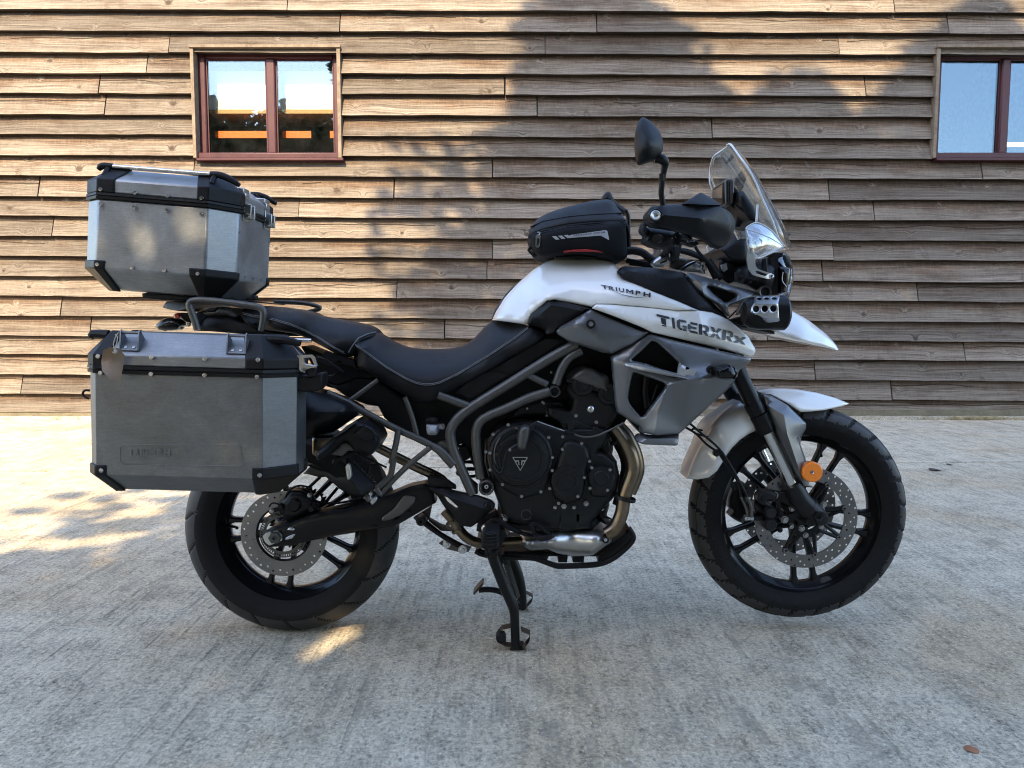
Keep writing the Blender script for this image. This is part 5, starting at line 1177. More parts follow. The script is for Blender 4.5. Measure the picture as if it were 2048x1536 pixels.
# ---------------- front end
fk = bar('front_fork', M['satin'], bike, c('G', '330,-240 440,0 540,205'), -.1, [16.5, 16.5, 16.5], n=20, smooth=0)
m1 = mpp(-.1)
def seg(nm, mat, k, pts, r, y=-.1, par=None): return bar(nm, mat, par or fk, c(k, pts), y, r, n=20, smooth=0)
seg('fork_ring', M['satin'], 'G', '505,140 540,205', 18); seg('fork_ring', M['black'], 'G', '545,210 570,262', 19.5); seg('fork_ring', M['satin'], 'G', '570,262 590,305', 19.5); seg('fork_ring', M['rubber2'], 'G', '580,285 597,318', 17)
seg('fork_tube', M['chrome'], 'G', '590,300 765,672', 13)
seg('fork_foot', M['engine'], 'G', '745,640 800,735 860,800', [20.5, 20.5, 21]); seg('fork_foot', M['engine'], 'G', '845,780 912,842', [21, 19], -.1)
disc('fork_foot', M['engine'], fk, *c('G', '912,838')[0], -.1, [(0, -.028), (10, -.028), (13.5, -.026), (14.5, -.02), (15.5, .03), (0, .03)], n=32)
disc('axle_end', M['satin'], fk, *c('G', '912,838')[0], -.128, [(6.3, -.008), (10.5, -.008), (11.5, -.004), (11.5, .01)], n=6); disc('axle_end', M['frame'], fk, *c('G', '912,838')[0], -.128, [(0, .004), (6.3, .004), (6.6, -.006), (8, -.0085)], n=6)
P('caliper_bracket', M['engine'], fk, c('R', '640,570 690,530 760,540 940,590 1150,700 1250,760 1000,860 860,900 800,940 770,840 740,690'), -.092, holes=[rounded(c('R', '770,640 900,700 980,790 850,850 790,780'), 4)], thick=.018, bevel=.004, rnd=5)
bolts(c('R', '700,582 828,892'), -.1, 6.2, fk, BOLT); bolts(c('R', '1328,698 1047,1005'), -.088, 5.2, fk, BOLT)
q = [Vector((p.x, .1, p.z)) for p in T3(c('G', '330,-240 440,0 590,300'), -.1)]; g = G(); g.tube(q, .0235, n=16, smooth=0); g.build('far_fork_leg', M['satin'], fk)
q2 = [Vector((p.x, .1, p.z)) for p in T3(c('G', '590,300 765,672'), -.1)]; g = G(); g.tube(q2, .0185, n=16, smooth=0); g.build('far_fork_tube', M['chrome'], fk)
q3 = [Vector((p.x, .1, p.z)) for p in T3(c('G', '745,640 912,842'), -.1)]; g = G(); g.tube(q3, .03, n=16, smooth=0); g.build('far_fork_foot', M['engine'], fk)
g = G(); g.tube([Vector((FW.x, -.12, FW.z)), Vector((FW.x, .12, FW.z))], .016, smooth=0); g.build('axle', M['satin'], fk)
cal2 = P('front_caliper', M['engine'], bike, c('R', '545,735 600,720 700,725 722,790 700,870 728,940 715,1020 640,1042 575,1015 548,960 575,880 545,800'), -.098, bulge=.03, r=16, thick=.05, rnd=6)
P('caliper_arm', M['engine'], cal2, c('R', '325,850 420,830 560,830 580,905 430,905 330,895'), -.1, bulge=.016, r=6, thick=.02, rnd=4)
P('caliper_arm', M['engine'], cal2, c('R', '470,590 520,535 640,510 740,560 720,640 650,660 600,650 700,740 560,730 480,680'), -.105, bulge=.012, r=6, thick=.03, rnd=5)
P('caliper_arm', M['engine'], cal2, c('R', '430,640 520,690 600,760 560,830 450,800 430,720'), -.09, bulge=.012, r=6, thick=.03, rnd=4)
disc('caliper_piston', M['engine'], cal2, *c('R', '640,800')[0], -.12, [(0, -.012), (10, -.012), (12, -.006), (12.5, .01)], n=24); disc('caliper_piston', M['engine'], cal2, *c('R', '642,950')[0], -.12, [(0, -.012), (10.5, -.012), (12.5, -.006), (13, .01)], n=24)
bolts(c('R', '560,625 770,1025'), -.118, 4.5, cal2, DARKBOLT)
for x in (330, 365, 405): disc('banjo', M['steel'], cal2, *c('R', (x, 872))[0], -.125, [(0, -.006), (3.6, -.006), (4.2, -.002), (4.2, .01)], n=14)
bar('brake_hose', M['satin'], cal2, c('R', '0,60 60,150 190,330 240,450')+c('R', '280,630 330,740 355,850'), -.125, 2.7); bar('brake_hose', M['satin'], cal2, c('R', '20,20 110,160 220,350 300,500')+c('R', '370,650 400,740 405,860'), -.132, 2.6)
bar('hose_sleeve', M['frame'], cal2, c('R', '270,600 340,760 355,850'), -.126, 3.1); bar('hose_sleeve', M['frame'], cal2, c('R', '345,600 398,720 406,850'), -.133, 3.1)
P('hose_clip', M['black'], cal2, c('R', '150,450 200,420 330,440 320,480 240,500 180,530'), -.12, thick=.02, bevel=.003)
bar('brake_hose', M['satin'], cal2, c('G', '95,290 160,330 230,400 330,470 385,560')+c('R', '120,230'), -.12, 2.4); bar('brake_hose', M['satin'], cal2, c('G', '120,265 190,325 300,420 365,520'), -.13, 2.4)
bar('brake_hose', M['satin'], cal2, c('G', '235,350 150,325 140,300 200,310'), -.125, 2.0)
P('hose_clip', M['black'], cal2, c('G', '270,440 310,425 322,450 290,475 270,465'), -.132, thick=.02, bevel=.003)
fc2 = P('far_caliper', M['engine'], bike, c('R', '100,600 160,450 330,420 400,560 350,640 420,900 330,960 200,900 110,840 170,770 100,740'), .09, bulge=.02, r=14, thick=.04, rnd=5)
fp = P('fork_protector', M['grey'], bike, c('G', '565,82 620,95 720,152 836,264 836,300 808,350 800,392 832,480 850,560 852,640 886,662 820,655 770,570 690,400 628,260 588,150'), Facets([(*q, y) for q, y in zip(c('G', '565,82 620,95 720,152 836,264 808,350 850,560 886,662 820,655 690,400 588,150 700,215 720,330 790,540'), (-.1, -.1, -.1, -.108, -.11, -.105, -.1, -.115, -.115, -.108, -.132, -.138, -.132))], [(9, 10), (10, 3), (10, 11), (11, 12), (12, 7)]), bulge=.01, r=7, thick=.012, rnd=3)
bolts(c('G', '784,362'), -.125, 5.5, fp, BOLT)
ref = disc('reflector', M['amber'], fp, *c('G', '871,564')[0], -.135, [(0, -.008), (18.5, -.008), (20.5, -.006), (21, 0), (21, .012), (0, .012)], n=40, label='round amber reflector on the fork')
disc('reflector_screw', M['screw'], fp, *c('G', '873,566')[0], -.143, [(1.6, -.002), (3, -.004), (4, -.001), (4, .003)], n=14)
ff = tps([(*q, y) for q, y in zip(c('G', '105,605 170,420 330,190 470,120 535,310 350,460 240,600 300,300 450,200'), (-.045, -.035, -.03, -.03, -.085, -.085, -.08, -.075, -.07))])
fend = P('front_fender', M['white'], bike, c('G', '103,607 118,540 140,480 170,420 205,355 240,300 285,240 330,195 380,155 430,130 490,120 540,200 560,290 535,308 480,335 430,370 385,415 350,460 320,512 290,560 240,600 170,613'), ff, bulge=.02, r=14, mirror=True, angle=60)
ff2 = tps([(*q, y) for q, y in zip(c('G', '535,65 700,50 900,75 1098,143 950,185 800,197 600,110 800,140'), (-.03, -.025, -.02, -.006, -.06, -.085, -.08, -.075))])
P('fender_tip', M['white'], fend, c('G', '530,68 575,55 620,49 700,50 780,56 900,76 1020,110 1096,142 1098,146 1060,161 950,186 860,195 800,198 720,145 620,92 565,84'), ff2, bulge=.012, r=9, mirror=True, angle=60)
P('fender_bridge', M['black'], fend, c('G', '440,140 540,70 620,100 720,160 700,240 560,200'), -.055, bulge=.01, r=6, mirror=True)

# beak, headlights
bk = tps([(*q, y) for q, y in zip(c('I', '1460,645 1530,560 1560,510 1620,515 1720,570 1830,650 1920,735 1965,800 1830,772 1600,712 1700,670 1560,600 1850,740'), (-.1, -.06, -.02, -.005, -.004, -.004, -.004, -.01, -.06, -.095, -.08, -.07, -.05))])
beak = P('beak', M['white'], bike, c('I', '1462,648 1500,620 1540,560 1560,510 1590,508 1620,515 1720,570 1780,612 1830,652 1880,692 1922,737 1950,772 1966,798 1955,806 1935,798 1830,772 1700,738 1600,711'), bk, bulge=.01, r=8, mirror=True, angle=60)
P('beak_undertray', M['black'], beak, c('I', '1165,585 1235,598 1350,625 1480,640 1500,690 1400,668 1250,636 1195,610'), -.07, bulge=.01, r=5, mirror=True)
hl = P('headlight', M['satin'], bike, c('K', '560,800 600,725 720,660 840,655 900,615 1040,590 1120,590 1140,720 1130,1080 880,1090 850,1050 700,965 590,935'), tps([(*q, y) for q, y in zip(c('K', '560,800 900,615 1130,600 1130,1080 700,965 900,850'), (-.07, -.09, -.08, -.09, -.09, -.135))]), bulge=.03, r=14, mirror=True, rnd=6)
P('headlight_rim', M['black'], hl, c('K', '960,620 985,610 1000,800 985,900 960,900 950,760'), -.165, thick=.03, bevel=.003); P('headlight_rim', M['black'], hl, c('K', '1035,600 1130,590 1130,1085 1060,1085 1040,900'), -.135, thick=.05, bevel=.006)
P('headlight_rim', M['gloss'], hl, c('K', '1130,720 1185,722 1290,745 1275,900 1240,1060 1140,1080'), -.125, bulge=.02, r=8, mirror=True, rnd=3)
P('headlight_lens', M['lens'], hl, c('K', '1110,640 1130,560 1200,535 1255,575 1300,660 1322,760 1325,860 1308,960 1280,1080 1245,1190 1205,1210 1160,1140 1200,1090 1262,1040 1290,900 1296,750 1190,722'), tps([(*q, y) for q, y in zip(c('K', '1110,640 1255,575 1322,760 1308,960 1245,1190 1190,722 1290,900 1200,1090'), (-.11, -.05, -.02, -.02, -.03, -.11, -.08, -.09))]), bulge=.01, r=5, mirror=True)
P('headlight_lens', M['black'], hl, c('K', '1190,560 1230,580 1290,660 1300,740 1190,718 1140,700 1140,620'), -.08, bulge=.01, r=6, mirror=True)
bar('lens_edge', M['brushed'], hl, c('K', '1190,795 1180,900 1235,985'), -.148, 1.0)
P('lamp_shadow', M['black'], hl, c('K', '1050,545 1200,540 1195,600 1060,610'), -.12, thick=.1, bevel=.003)
disc('lamp_port', M['frame'], hl, *c('K', '955,1050')[0], -.15, [(9, -.006), (12, -.008), (13.5, 0), (13.5, .02)], n=28); disc('lamp_port', M['rubber2'], hl, *c('K', '962,1050')[0], -.15, [(0, 0), (9.5, -.002)], n=24)
g = G()
for q, r in (('600,800 590,860 600,920', 4), ('680,760 690,850 650,930', 5), ('760,770 800,850 760,930', 4), ('620,860 720,870 830,900', 5)): g.tube(T3(c('K', q), -.15), r*mpp(-.15), n=8)
g.build('lamp_wiring', M['rubber2'], hl)
# dash, stem area
P('dash', M['black'], bike, c('H', '1160,640 1210,640 1290,760 1330,860 1345,900 1250,870 1200,800 1170,720'), -.08, bulge=.02, r=8, mirror=True)
P('cockpit', M['black'], bike, c('L', '1280,760 1480,640 1620,620 1640,900 1600,940 1480,930 1380,880'), -.1, bulge=.02, r=8, mirror=True)
tc = P('triple_clamp', M['brushed'], bike, c('L', '740,1030 870,935 960,900 1055,925 1085,985 1092,1085 1000,1060 870,1050'), -.1, bulge=.02, r=9, thick=.03, rnd=4)
P('clamp_gap', M['satin'], tc, c('L', '760,1020 900,935 985,905 970,925 870,985 800,1030'), -.124, thick=.01); bolts(c('L', '1065,940 1092,1003'), -.122, 3.4, tc, BOLT)
P('clamp_top', M['frame'], tc, c('L', '640,990 660,880 760,860 920,890 860,940 740,1025'), -.08, thick=.03, bevel=.006)
P('bar_riser', M['brushed'], tc, c('L', '400,935 430,900 560,812 610,805 640,840 640,930 560,985 460,990'), -.11, bulge=.014, r=7, thick=.03, rnd=3)
P('riser_slot', M['engine'], tc, c('L', '520,850 575,825 585,850 535,880'), -.126, thick=.01); bar('riser_slot', M['engine'], tc, c('L', '515,935 600,905'), -.126, 2)
P('fork_cap', M['satin'], tc, c('L', '650,860 700,820 760,850 760,890 700,920 650,900'), -.1, bulge=.01, r=5, thick=.03)
hb = bar('handlebar', M['satin'], bike, c('L', '40,790 160,775 280,800 350,850 420,905'), -.08, [8, 8, 8, 8, 8])
q = [U(*c('L', '540,860')[0], -.1), U(*c('L', '600,760')[0], -.16), U(*c('L', '520,640')[0], -.3), U(*c('L', '470,620')[0], -.38)]; g = G(); g.tube(q, .011, n=12); g.build('handlebar_end', M['satin'], hb)
q = [U(*c('L', '420,905')[0], -.08), U(*c('L', '480,800')[0], .1), U(*c('L', '440,640')[0], .3), U(*c('L', '420,600')[0], .4)]; g = G(); g.tube(q, .012, n=12); g.build('handlebar_end', M['satin'], hb)
P('switch_housing', M['black'], hb, c('L', '345,470 500,490 640,510 720,560 690,680 640,740 520,740 400,710 300,660 330,560'), -.29, bulge=.03, r=12, thick=.05, rnd=5)
P('switch_housing', M['rubber2'], hb, c('L', '300,400 340,420 350,520 320,580 280,540 265,500'), -.33, bulge=.02, r=8, thick=.04, rnd=4)
P('front_reservoir', M['satin'], hb, c('L', '715,525 830,535 890,560 932,620 925,650 880,660 860,630 760,600'), -.31, bulge=.02, r=9, thick=.03, rnd=4)
P('switch_bits', M['satin'], hb, c('L', '640,590 760,600 880,660 980,640 1020,690 960,720 900,700 780,660 760,720 700,700'), -.27, thick=.04, bevel=.003)
bolts(c('L', '665,615 712,708 868,648 950,655'), -.315, 1.8, hb, BOLT)
g = G()
for pts_, y, r in (('640,740 700,760 860,800 1000,850 1120,910 1200,1000 1260,1120', -.12, 5), ('700,770 850,780 1010,850 1130,960 1220,1140', -.1, 5), ('960,720 1010,800 1090,880 1170,960 1250,1080', -.14, 3.2), ('680,700 700,830 700,900', -.13, 9), ('780,660 760,760 740,860', -.16, 3), ('1130,890 1190,980 1300,1140', -.09, 6), ('80,900 240,930 400,960', -.06, 5), ('120,940 300,960 420,985', -.05, 4)): g.tube(T3(c('L', pts_), y), r*mpp(y), n=8)
g.build('control_cables', M['rubber2'], hb)
P('steering_lock', M['engine'], tc, c('L', '1280,890 1380,880 1470,940 1460,1180 1390,1200 1300,1130 1270,1000'), -.06, thick=.06, bevel=.004)
P('cowl_inner', M['reflect'], tc, c('K', '400,700 470,680 480,760 440,790 410,760'), -.07, thick=.01)
# handguards
hgf = Facets([(*q, y) for q, y in zip(c('L', '310,330 400,210 600,185 820,175 1290,192 1430,310 1482,410 1420,620 1270,750 1100,650 720,520 400,470 330,430 560,320 1000,360 1420,410 1380,430'), (-.36, -.375, -.365, -.36, -.33, -.29, -.26, -.27, -.29, -.32, -.36, -.37, -.36, -.405, -.395, -.30, -.32))], [(0, 13), (13, 14), (14, 15), (15, 6)])
hg = P('handguard', M['black'], bike, c('L', '308,340 325,295 400,212 450,205 600,186 820,174 1050,178 1290,195 1340,222 1430,310 1478,395 1480,430 1465,510 1420,620 1345,718 1270,750 1180,722 1100,652 1010,610 900,572 720,522 550,492 400,472 340,432 315,385'), hgf, bulge=.012, r=8, thick=.02, step=9, angle=50)
P('handguard_wing', M['black'], hg, c('L', '800,178 900,112 1020,32 1055,36 1180,108 1290,192 1050,190'), tps([(*q, y) for q, y in zip(c('L', '800,178 1020,32 1290,192 1050,180'), (-.375, -.33, -.34, -.378))]), bulge=.004, r=4, thick=.012)
disc('bar_end', M['satin'], hg, *c('L', '457,328')[0], -.405, [(0, -.004), (12.5, -.004), (14, 0), (14, .02)], n=32); disc('bar_end', M['brushed'], hg, *c('L', '455,325')[0], -.409, [(0, -.002), (4, -.003), (4.5, -.004), (8, -.006), (9.5, -.004), (10.5, 0)], n=32)
P('far_handguard', M['black'], bike, c('L', '1490,345 1500,322 1560,318 1640,350 1710,400 1640,470 1630,600 1640,880 1560,930 1480,920 1330,870 1270,760 1340,720 1450,560'), .36, bulge=.05, r=20, thick=.02, sm=True)
# mirrors
mr = P('mirror', M['black'], bike, c('H', '354,240 360,180 372,120 388,82 408,60 432,60 470,85 512,120 545,165 565,210 577,260 575,312 560,342 530,368 490,396 450,412 410,424 386,424 370,395 358,320'), tps([(*c('H', q)[0], y) for q, y in (('354,240', -.405), ('388,82', -.40), ('432,60', -.395), ('512,120', -.395), ('577,260', -.40), ('530,368', -.40), ('410,424', -.40), ('370,395', -.405), ('440,200', -.445), ('470,280', -.45), ('430,330', -.44), ('420,130', -.425))]), bulge=.012, r=9, thick=.012, sm=True, step=6, label='right mirror on a bent stalk')
q = [U(*c('H', s_)[0], y) for s_, y in (('510,380', -.39), ('560,385', -.39), ('588,410', -.385), ('590,440', -.38), ('575,520', -.37), ('562,640', -.36), ('566,690', -.355), ('576,760', -.35))]
g = G(); g.tube(q, [.011, .0125, .0115, .0085, .0075, .0075, .0072, .0072], n=12); g.build('mirror_stalk', M['satin'], mr)
g = G(); g.tube([U(*c('H', '572,500')[0], -.372), U(*c('H', '568,560')[0], -.368)], .0092, n=6, smooth=0); g.build('stalk_nut', M['satin'], mr)
m2 = P('far_mirror', M['black'], bike, c('H', '92,702 105,670 130,646 155,645 175,675 200,715 260,760 290,790 270,830 180,760 120,720'), .4, bulge=.03, r=14, thick=.02, sm=True)
P('mirror_glass', M['mirror'], m2, c('H', '108,695 122,665 150,650 162,690 150,705'), .385, thick=.004); bar('mirror_stalk', M['satin'], m2, c('H', '280,790 300,850 300,960 290,1060'), .38, 4.5)
# screen, deflectors
cl_ = [(1560,1095), (1490,920), (1400,762), (1290,562), (1180,392), (1112,298), (1085,284)]; hw = [.155, .165, .172, .168, .14, .095, .06]; bk_ = [.075, .075, .07, .06, .05, .03, .02]
ns = 14; g = G(); vs = []
for (x, y), h, b_ in zip(cl_, hw, bk_):
    p = U(*c('H', (x, y))[0], 0)
    for j in range(ns+1):
        s_ = -1+2*j/ns; vs.append((p.x-b_*abs(s_)**2.2, h*s_, p.z-.012*s_*s_))
g.add(vs, [(i*(ns+1)+j, i*(ns+1)+j+1, (i+1)*(ns+1)+j+1, (i+1)*(ns+1)+j) for i in range(len(cl_)-1) for j in range(ns)])
scr = g.build('windscreen', M['acrylic'], bike); sd = scr.modifiers.new('thick', 'SOLIDIFY'); sd.thickness = .0035
for side_ in (0, ns):
    g = G(); g.tube([vs[i*(ns+1)+side_] for i in range(len(cl_))], .0028, n=8, smooth=2); g.build('screen_edge', M['acredge'], scr)
g = G(); g.tube([vs[(len(cl_)-1)*(ns+1)+j] for j in range(ns+1)], .003, n=8, smooth=1); g.build('screen_edge', M['acredge'], scr)
g = G(); g.tube([(vs[i*(ns+1)+ns//2][0]+.002, 0, vs[i*(ns+1)+ns//2][2]) for i in range(len(cl_))], .0018, n=8, smooth=2); g.build('screen_ridge', M['acredge'], scr)
bar('screen_edge', M['acredge'], scr, c('H', '985,372 950,440 942,560 970,640'), .16, 1.5); bar('screen_edge', M['acredge'], scr, c('H', '985,372 1000,360 1060,372 1160,520 1290,700'), .15, 1.5); bar('screen_edge', M['acredge'], scr, c('H', '1320,745 1310,880'), -.17, 2.2)
P('screen_mount', M['black'], scr, c('H', '1130,600 1170,640 1250,720 1320,860 1290,850 1200,760 1140,700'), -.05, thick=.1, bevel=.003); bar('screen_rod', M['satin'], scr, c('H', '1150,745 1250,830 1320,880'), -.09, 2.5)
disc('screen_screw', M['steel'], scr, *c('H', '1555,980')[0], -.02, [(0, -.01), (3.5, -.01), (4, .01)], n=12)
df = P('deflector', M['acrylic'], bike, c('K', '717,250 728,222 765,190 830,164 900,176 1050,268 1190,440 1182,478 910,614 860,632 790,560 745,500'), tps([(*q, y) for q, y in zip(c('K', '717,250 830,164 1190,440 910,614 800,400 1000,330'), (-.26, -.22, -.19, -.24, -.265, -.235))]), bulge=.006, r=6, thick=.004, rnd=4, label='clear side deflector on a steel arm')
bar('deflector_edge', M['acredge'], df, c('K', '745,500 730,400 718,250 735,215 830,165 900,176 1050,268 1190,440 1180,478 905,615 860,600'), tps([(*q, y) for q, y in zip(c('K', '717,250 830,164 1190,440 910,614 800,400'), (-.266, -.226, -.196, -.246, -.268))])([(1490,450)])[0], 1.5, smooth=1)
bar('deflector_fold', M['acredge'], df, c('K', '722,245 860,290 1050,370 1182,460'), -.27, 1.0, smooth=1)
arm = P('deflector_arm', M['brushed'], df, c('K', '735,560 742,520 800,520 832,600 838,700 862,752 1000,800 1045,812 1076,850 1050,882 985,880 880,855 800,828 750,762 735,690 725,640'), Facets([(*q, y) for q, y in zip(c('K', '735,560 800,520 838,700 1045,812 1050,882 800,828 735,690 725,655 838,655'), (-.255, -.255, -.245, -.2, -.2, -.225, -.24, -.25, -.248))], [(7, 8)]), holes=[rounded(c('K', '832,780 862,775 975,818 990,832 965,848 850,812'), 3, 3)], thick=.004, rnd=3)
disc('arm_bolt', M['steel'], df, *c('K', '1040,850')[0], -.2, [(1.6, -.004), (3.2, -.006), (4.6, -.004), (5.2, .006)], n=18)
P('deflector_arm', M['black'], df, c('K', '810,450 860,430 940,440 970,500 940,560 880,560 820,520'), -.2, thick=.03, bulge=.006, r=5, sm=True)
P('far_deflector', M['acrylic'], bike, c('K', '215,470 240,450 350,490 380,600 340,720 290,680 250,580'), .2, thick=.004); bar('deflector_edge', M['acredge'], bpy.data.objects['far_deflector'], c('K', '345,480 300,510 235,448 215,470 250,580 295,670'), .2, 1.6, smooth=0)
# fog lamp with drilled guard
fg = G(); q = U(1531, 626, -.2); fg.lathe(q, [(0, -.06), (.03, -.06), (.042, -.045), (.046, -.02), (.048, .05), (.043, .056), (0, .056)], axis=(1, 0, 0), n=36)
fogl = fg.build('fog_lamp', M['satin'], bike, 'auxiliary lamp behind a drilled steel guard')
g = G(); g.lathe((q.x+.056, q.y, q.z), [(0, .012), (.02, .01), (.036, .004), (.041, 0)], axis=(1, 0, 0), n=32); g.build('lamp_lens', M['lens'], fogl)
hs_ = [circ(*c('K', p)[0], 5.2, 12, 2.5, ) for p in ('888,1136', '980,1134', '1078,1132')]+[circ(*c('K', p)[0], 6.5, 16) for p in ('848,1266', '958,1264', '1068,1262')]
P('lamp_guard', M['brushed'], fogl, c('K', '830,1095 1150,1095 1142,1140 1130,1190 1135,1300 1140,1380 1160,1440 1142,1465 985,1465 962,1425 925,1375 870,1342 800,1332 778,1302 790,1240 815,1205 832,1180'), Facets([(*q_, y) for q_, y in zip(c('K', '830,1095 1150,1095 1135,1200 800,1200 780,1310 1140,1385 930,1380 985,1465 1160,1450'), (-.215, -.215, -.265, -.265, -.268, -.262, -.266, -.225, -.225))], [(2, 3), (5, 6)]), holes=hs_, thick=.004, bulge=.003, r=3, step=5)
P('lamp_bracket', M['frame'], fogl, c('K', '607,1345 622,1270 660,1200 705,1160 790,1108 785,1150 745,1215 725,1345 700,1348 690,1322 640,1318 630,1345'), -.19, thick=.02, bevel=.004)
P('lamp_bracket', M['black'], fogl, c('K', '545,1400 700,1360 800,1380 900,1420 980,1470 820,1490 640,1470'), -.14, thick=.05, bevel=.004); bar('lamp_wire', M['rubber2'], fogl, c('K', '490,1390 560,1320 640,1240'), -.16, 1.5)

# ---------------- foot controls, stands, bash plate
hp = P('heel_guard', M['black'], bike, c('F', '288,62 330,58 420,66 520,90 700,128 800,162 826,190 828,215 805,240 770,265 730,300 680,345 640,372 560,362 520,330 470,270 420,200 370,120'), Facets([(*q, y) for q, y in zip(c('F', '288,62 520,90 800,162 828,215 770,265 640,372 560,362 370,120 500,150 760,230'), (-.175, -.185, -.205, -.205, -.2, -.19, -.185, -.165, -.21, -.215))], [(0, 8), (8, 9)]), bulge=.006, r=5, thick=.012, rnd=4, holes=[rounded(c('F', '425,130 450,135 540,215 520,228 450,175'), 3)])
P('heel_guard', M['black'], hp, c('E', '295,1078 345,1075 430,1092 515,1150 520,1175 420,1165 300,1158'), -.17, bulge=.006, r=4, thick=.02)
disc('guard_bolt', M['satin'], hp, *c('F', '778,205')[0], -.215, [(0, -.004), (4, -.004), (5, -.008), (9, -.006), (10, 0)], n=24); bolts(c('F', '803,268'), -.2, 3, hp, DARKBOLT)
P('hanger_plate', M['engine'], hp, c('F', '690,330 760,270 830,240 860,290 860,400 740,420 680,400'), -.17, thick=.03, bevel=.004)
br = P('brake_pedal', M['satin'], bike, c('F', '720,370 745,345 800,302 830,298 880,318 960,368 1050,415 1130,438 1160,450 1120,452 1050,440 950,402 870,360 800,372 760,395'), -.2, bulge=.005, r=3, thick=.014)
disc('pedal_pivot', M['brushed'], br, *c('F', '750,384')[0], -.212, [(0, -.006), (3, -.006), (3.6, -.002), (5.5, -.006), (7.8, -.004), (8, .01)], n=24)
P('pedal_pad', M['satin'], br, c('F', '1090,345 1110,333 1160,338 1220,385 1282,440 1270,468 1190,486 1150,470 1130,440'), -.235, holes=[rounded(c('F', '1128,362 1160,360 1240,432 1200,436 1150,420'), 4)], thick=.03, bevel=.003, rnd=3)
P('pedal_teeth', M['black'], br, c('F', '1125,430 1145,438 1200,440 1275,435 1275,462 1190,486 1150,468'), -.245, thick=.02, bevel=.002)
pg = P('rider_footpeg', M['rubber2'], bike, c('F', '720,450 745,405 800,398 850,400 862,440 850,500 860,540 800,548 740,545 718,530'), -.285, bulge=.012, r=6, thick=.09, rnd=3)
for k in range(4):
    bar('peg_ridge', M['rubber2'], pg, c('F', f'{735},{420+k*28} {790},{432+k*26} {842},{418+k*28}'), -.298, 2.0)
P('footpeg_mount', M['satin'], pg, c('F', '840,370 900,400 925,440 900,460 880,520 850,560 840,470'), -.2, thick=.04, bevel=.004); P('footpeg_mount', M['satin'], pg, c('F', '748,545 780,545 775,600 748,608', ), -.24, thick=.03, bevel=.003); P('footpeg_mount', M['satin'], pg, c('F', '775,555 850,545 850,610 800,618'), -.2, thick=.04, bevel=.005)
disc('peg_pin', M['steel'], pg, *c('F', '735,533')[0], -.25, [(0, -.004), (3, -.004), (3.5, 0), (3.5, .02)], n=14)
pp = P('pillion_footpeg', M['rubber2'], bike, c('N', '600,460 650,430 700,450 900,640 960,690 950,720 830,820 790,840 620,640 590,600'), Facets([(*q, y) for q, y in zip(c('N', '600,460 690,430 960,690 800,845 600,620 650,620'), (-.30, -.25, -.25, -.30, -.31, -.315))], [(5, 3), (5, 0)]), bulge=.006, r=5, thick=.02, rnd=3)
P('peg_end', M['brushed'], pp, c('N', '582,470 600,435 635,440 648,500 662,590 645,630 610,640 596,590'), -.318, bulge=.004, r=3, thick=.012, rnd=4)
for k in range(9):
    x, y = 640+k*36, 405+k*34; P('peg_ridge', M['rubber2'], pp, c('N', f'{x},{y} {x+34},{y-4} {x+40},{y+30} {x+8},{y+36}'), -.26, thick=.02)
P('peg_clevis', M['brushed'], pp, c('N', '875,815 900,795 925,830 905,860 915,890 945,860 970,850 992,890 965,925 925,965 900,945'), -.235, thick=.02, bevel=.003); P('peg_clevis', M['frame'], pp, c('N', '800,870 840,840 880,850 900,900 880,935 840,905'), -.24, thick=.02, bevel=.003)
P('peg_clevis', M['frame'], pp, c('N', '930,770 990,730 1060,820 1040,855 990,850'), -.22, thick=.03, bevel=.004)
P('peg_hanger', M['black'], pp, c('N', '870,560 890,430 1000,430 1060,600 1000,680 960,650 900,600'), -.12, thick=.02, bevel=.004); bar('peg_stay', M['satin'], pp, c('N', '640,270 740,300 860,360 1110,480'), -.16, 2.0)
bar('exhaust_stay', M['black'], pp, c('N', '430,430 480,370 620,310 720,270'), -.2, [4, 6, 7, 6])
# centre stand
cs = bar('centre_stand', M['satin'], bike, c('F', '812,590 850,700 900,830 955,960 978,1040 985,1180 990,1325'), -.172, [13, 12.5, 12, 11.5, 10, 9.4, 9.2], n=14)
cs['label'] = 'black centre stand holding the bike upright'
P('stand_foot', M['satin'], cs, c('F', '942,1335 950,1312 1000,1305 1055,1312 1062,1328 1045,1346 950,1348'), -.172, thick=.04, bevel=.003)
def foot_loop(pts, y, wdt): 
    q = T3(c('F', pts), y); g = G(); n = len(q)
    for i in range(n-1):
        a, b = q[i], q[i+1]; up = Vector((0, .5, .06)).normalized()*wdt; th = Vector((0, 0, .003))
        g.add([a, b, b+up, a+up, a+th, b+th, b+up+th, a+up+th], [(0, 1, 2, 3), (7, 6, 5, 4), (0, 4, 5, 1), (1, 5, 6, 2), (2, 6, 7, 3), (3, 7, 4, 0)])
    g.build('stand_foot', M['rust'], cs)
foot_loop('1045,1340 1098,1275 1105,1222 1030,1190', -.19, .022); foot_loop('960,1165 880,1180 845,1225 850,1270 900,1310 950,1320', -.18, .022)
P('stand_stop', M['rubber2'], cs, c('F', '835,1225 860,1208 900,1212 915,1250 905,1285 870,1292 840,1270'), -.185, bulge=.008, r=5, thick=.02, sm=True)
bar('far_stand_leg', M['satin'], cs, c('F', '950,600 1005,740 1030,850 1038,930 1038,1010'), .13, [11, 11, 10.5, 10, 10], n=14)
P('stand_foot', M['satin'], cs, c('F', '1005,1012 1060,1000 1082,1005 1070,1020 1010,1024'), .13, thick=.04, bevel=.003); foot_loop('1065,1015 1115,965 1125,925 1055,890', .13, .02)
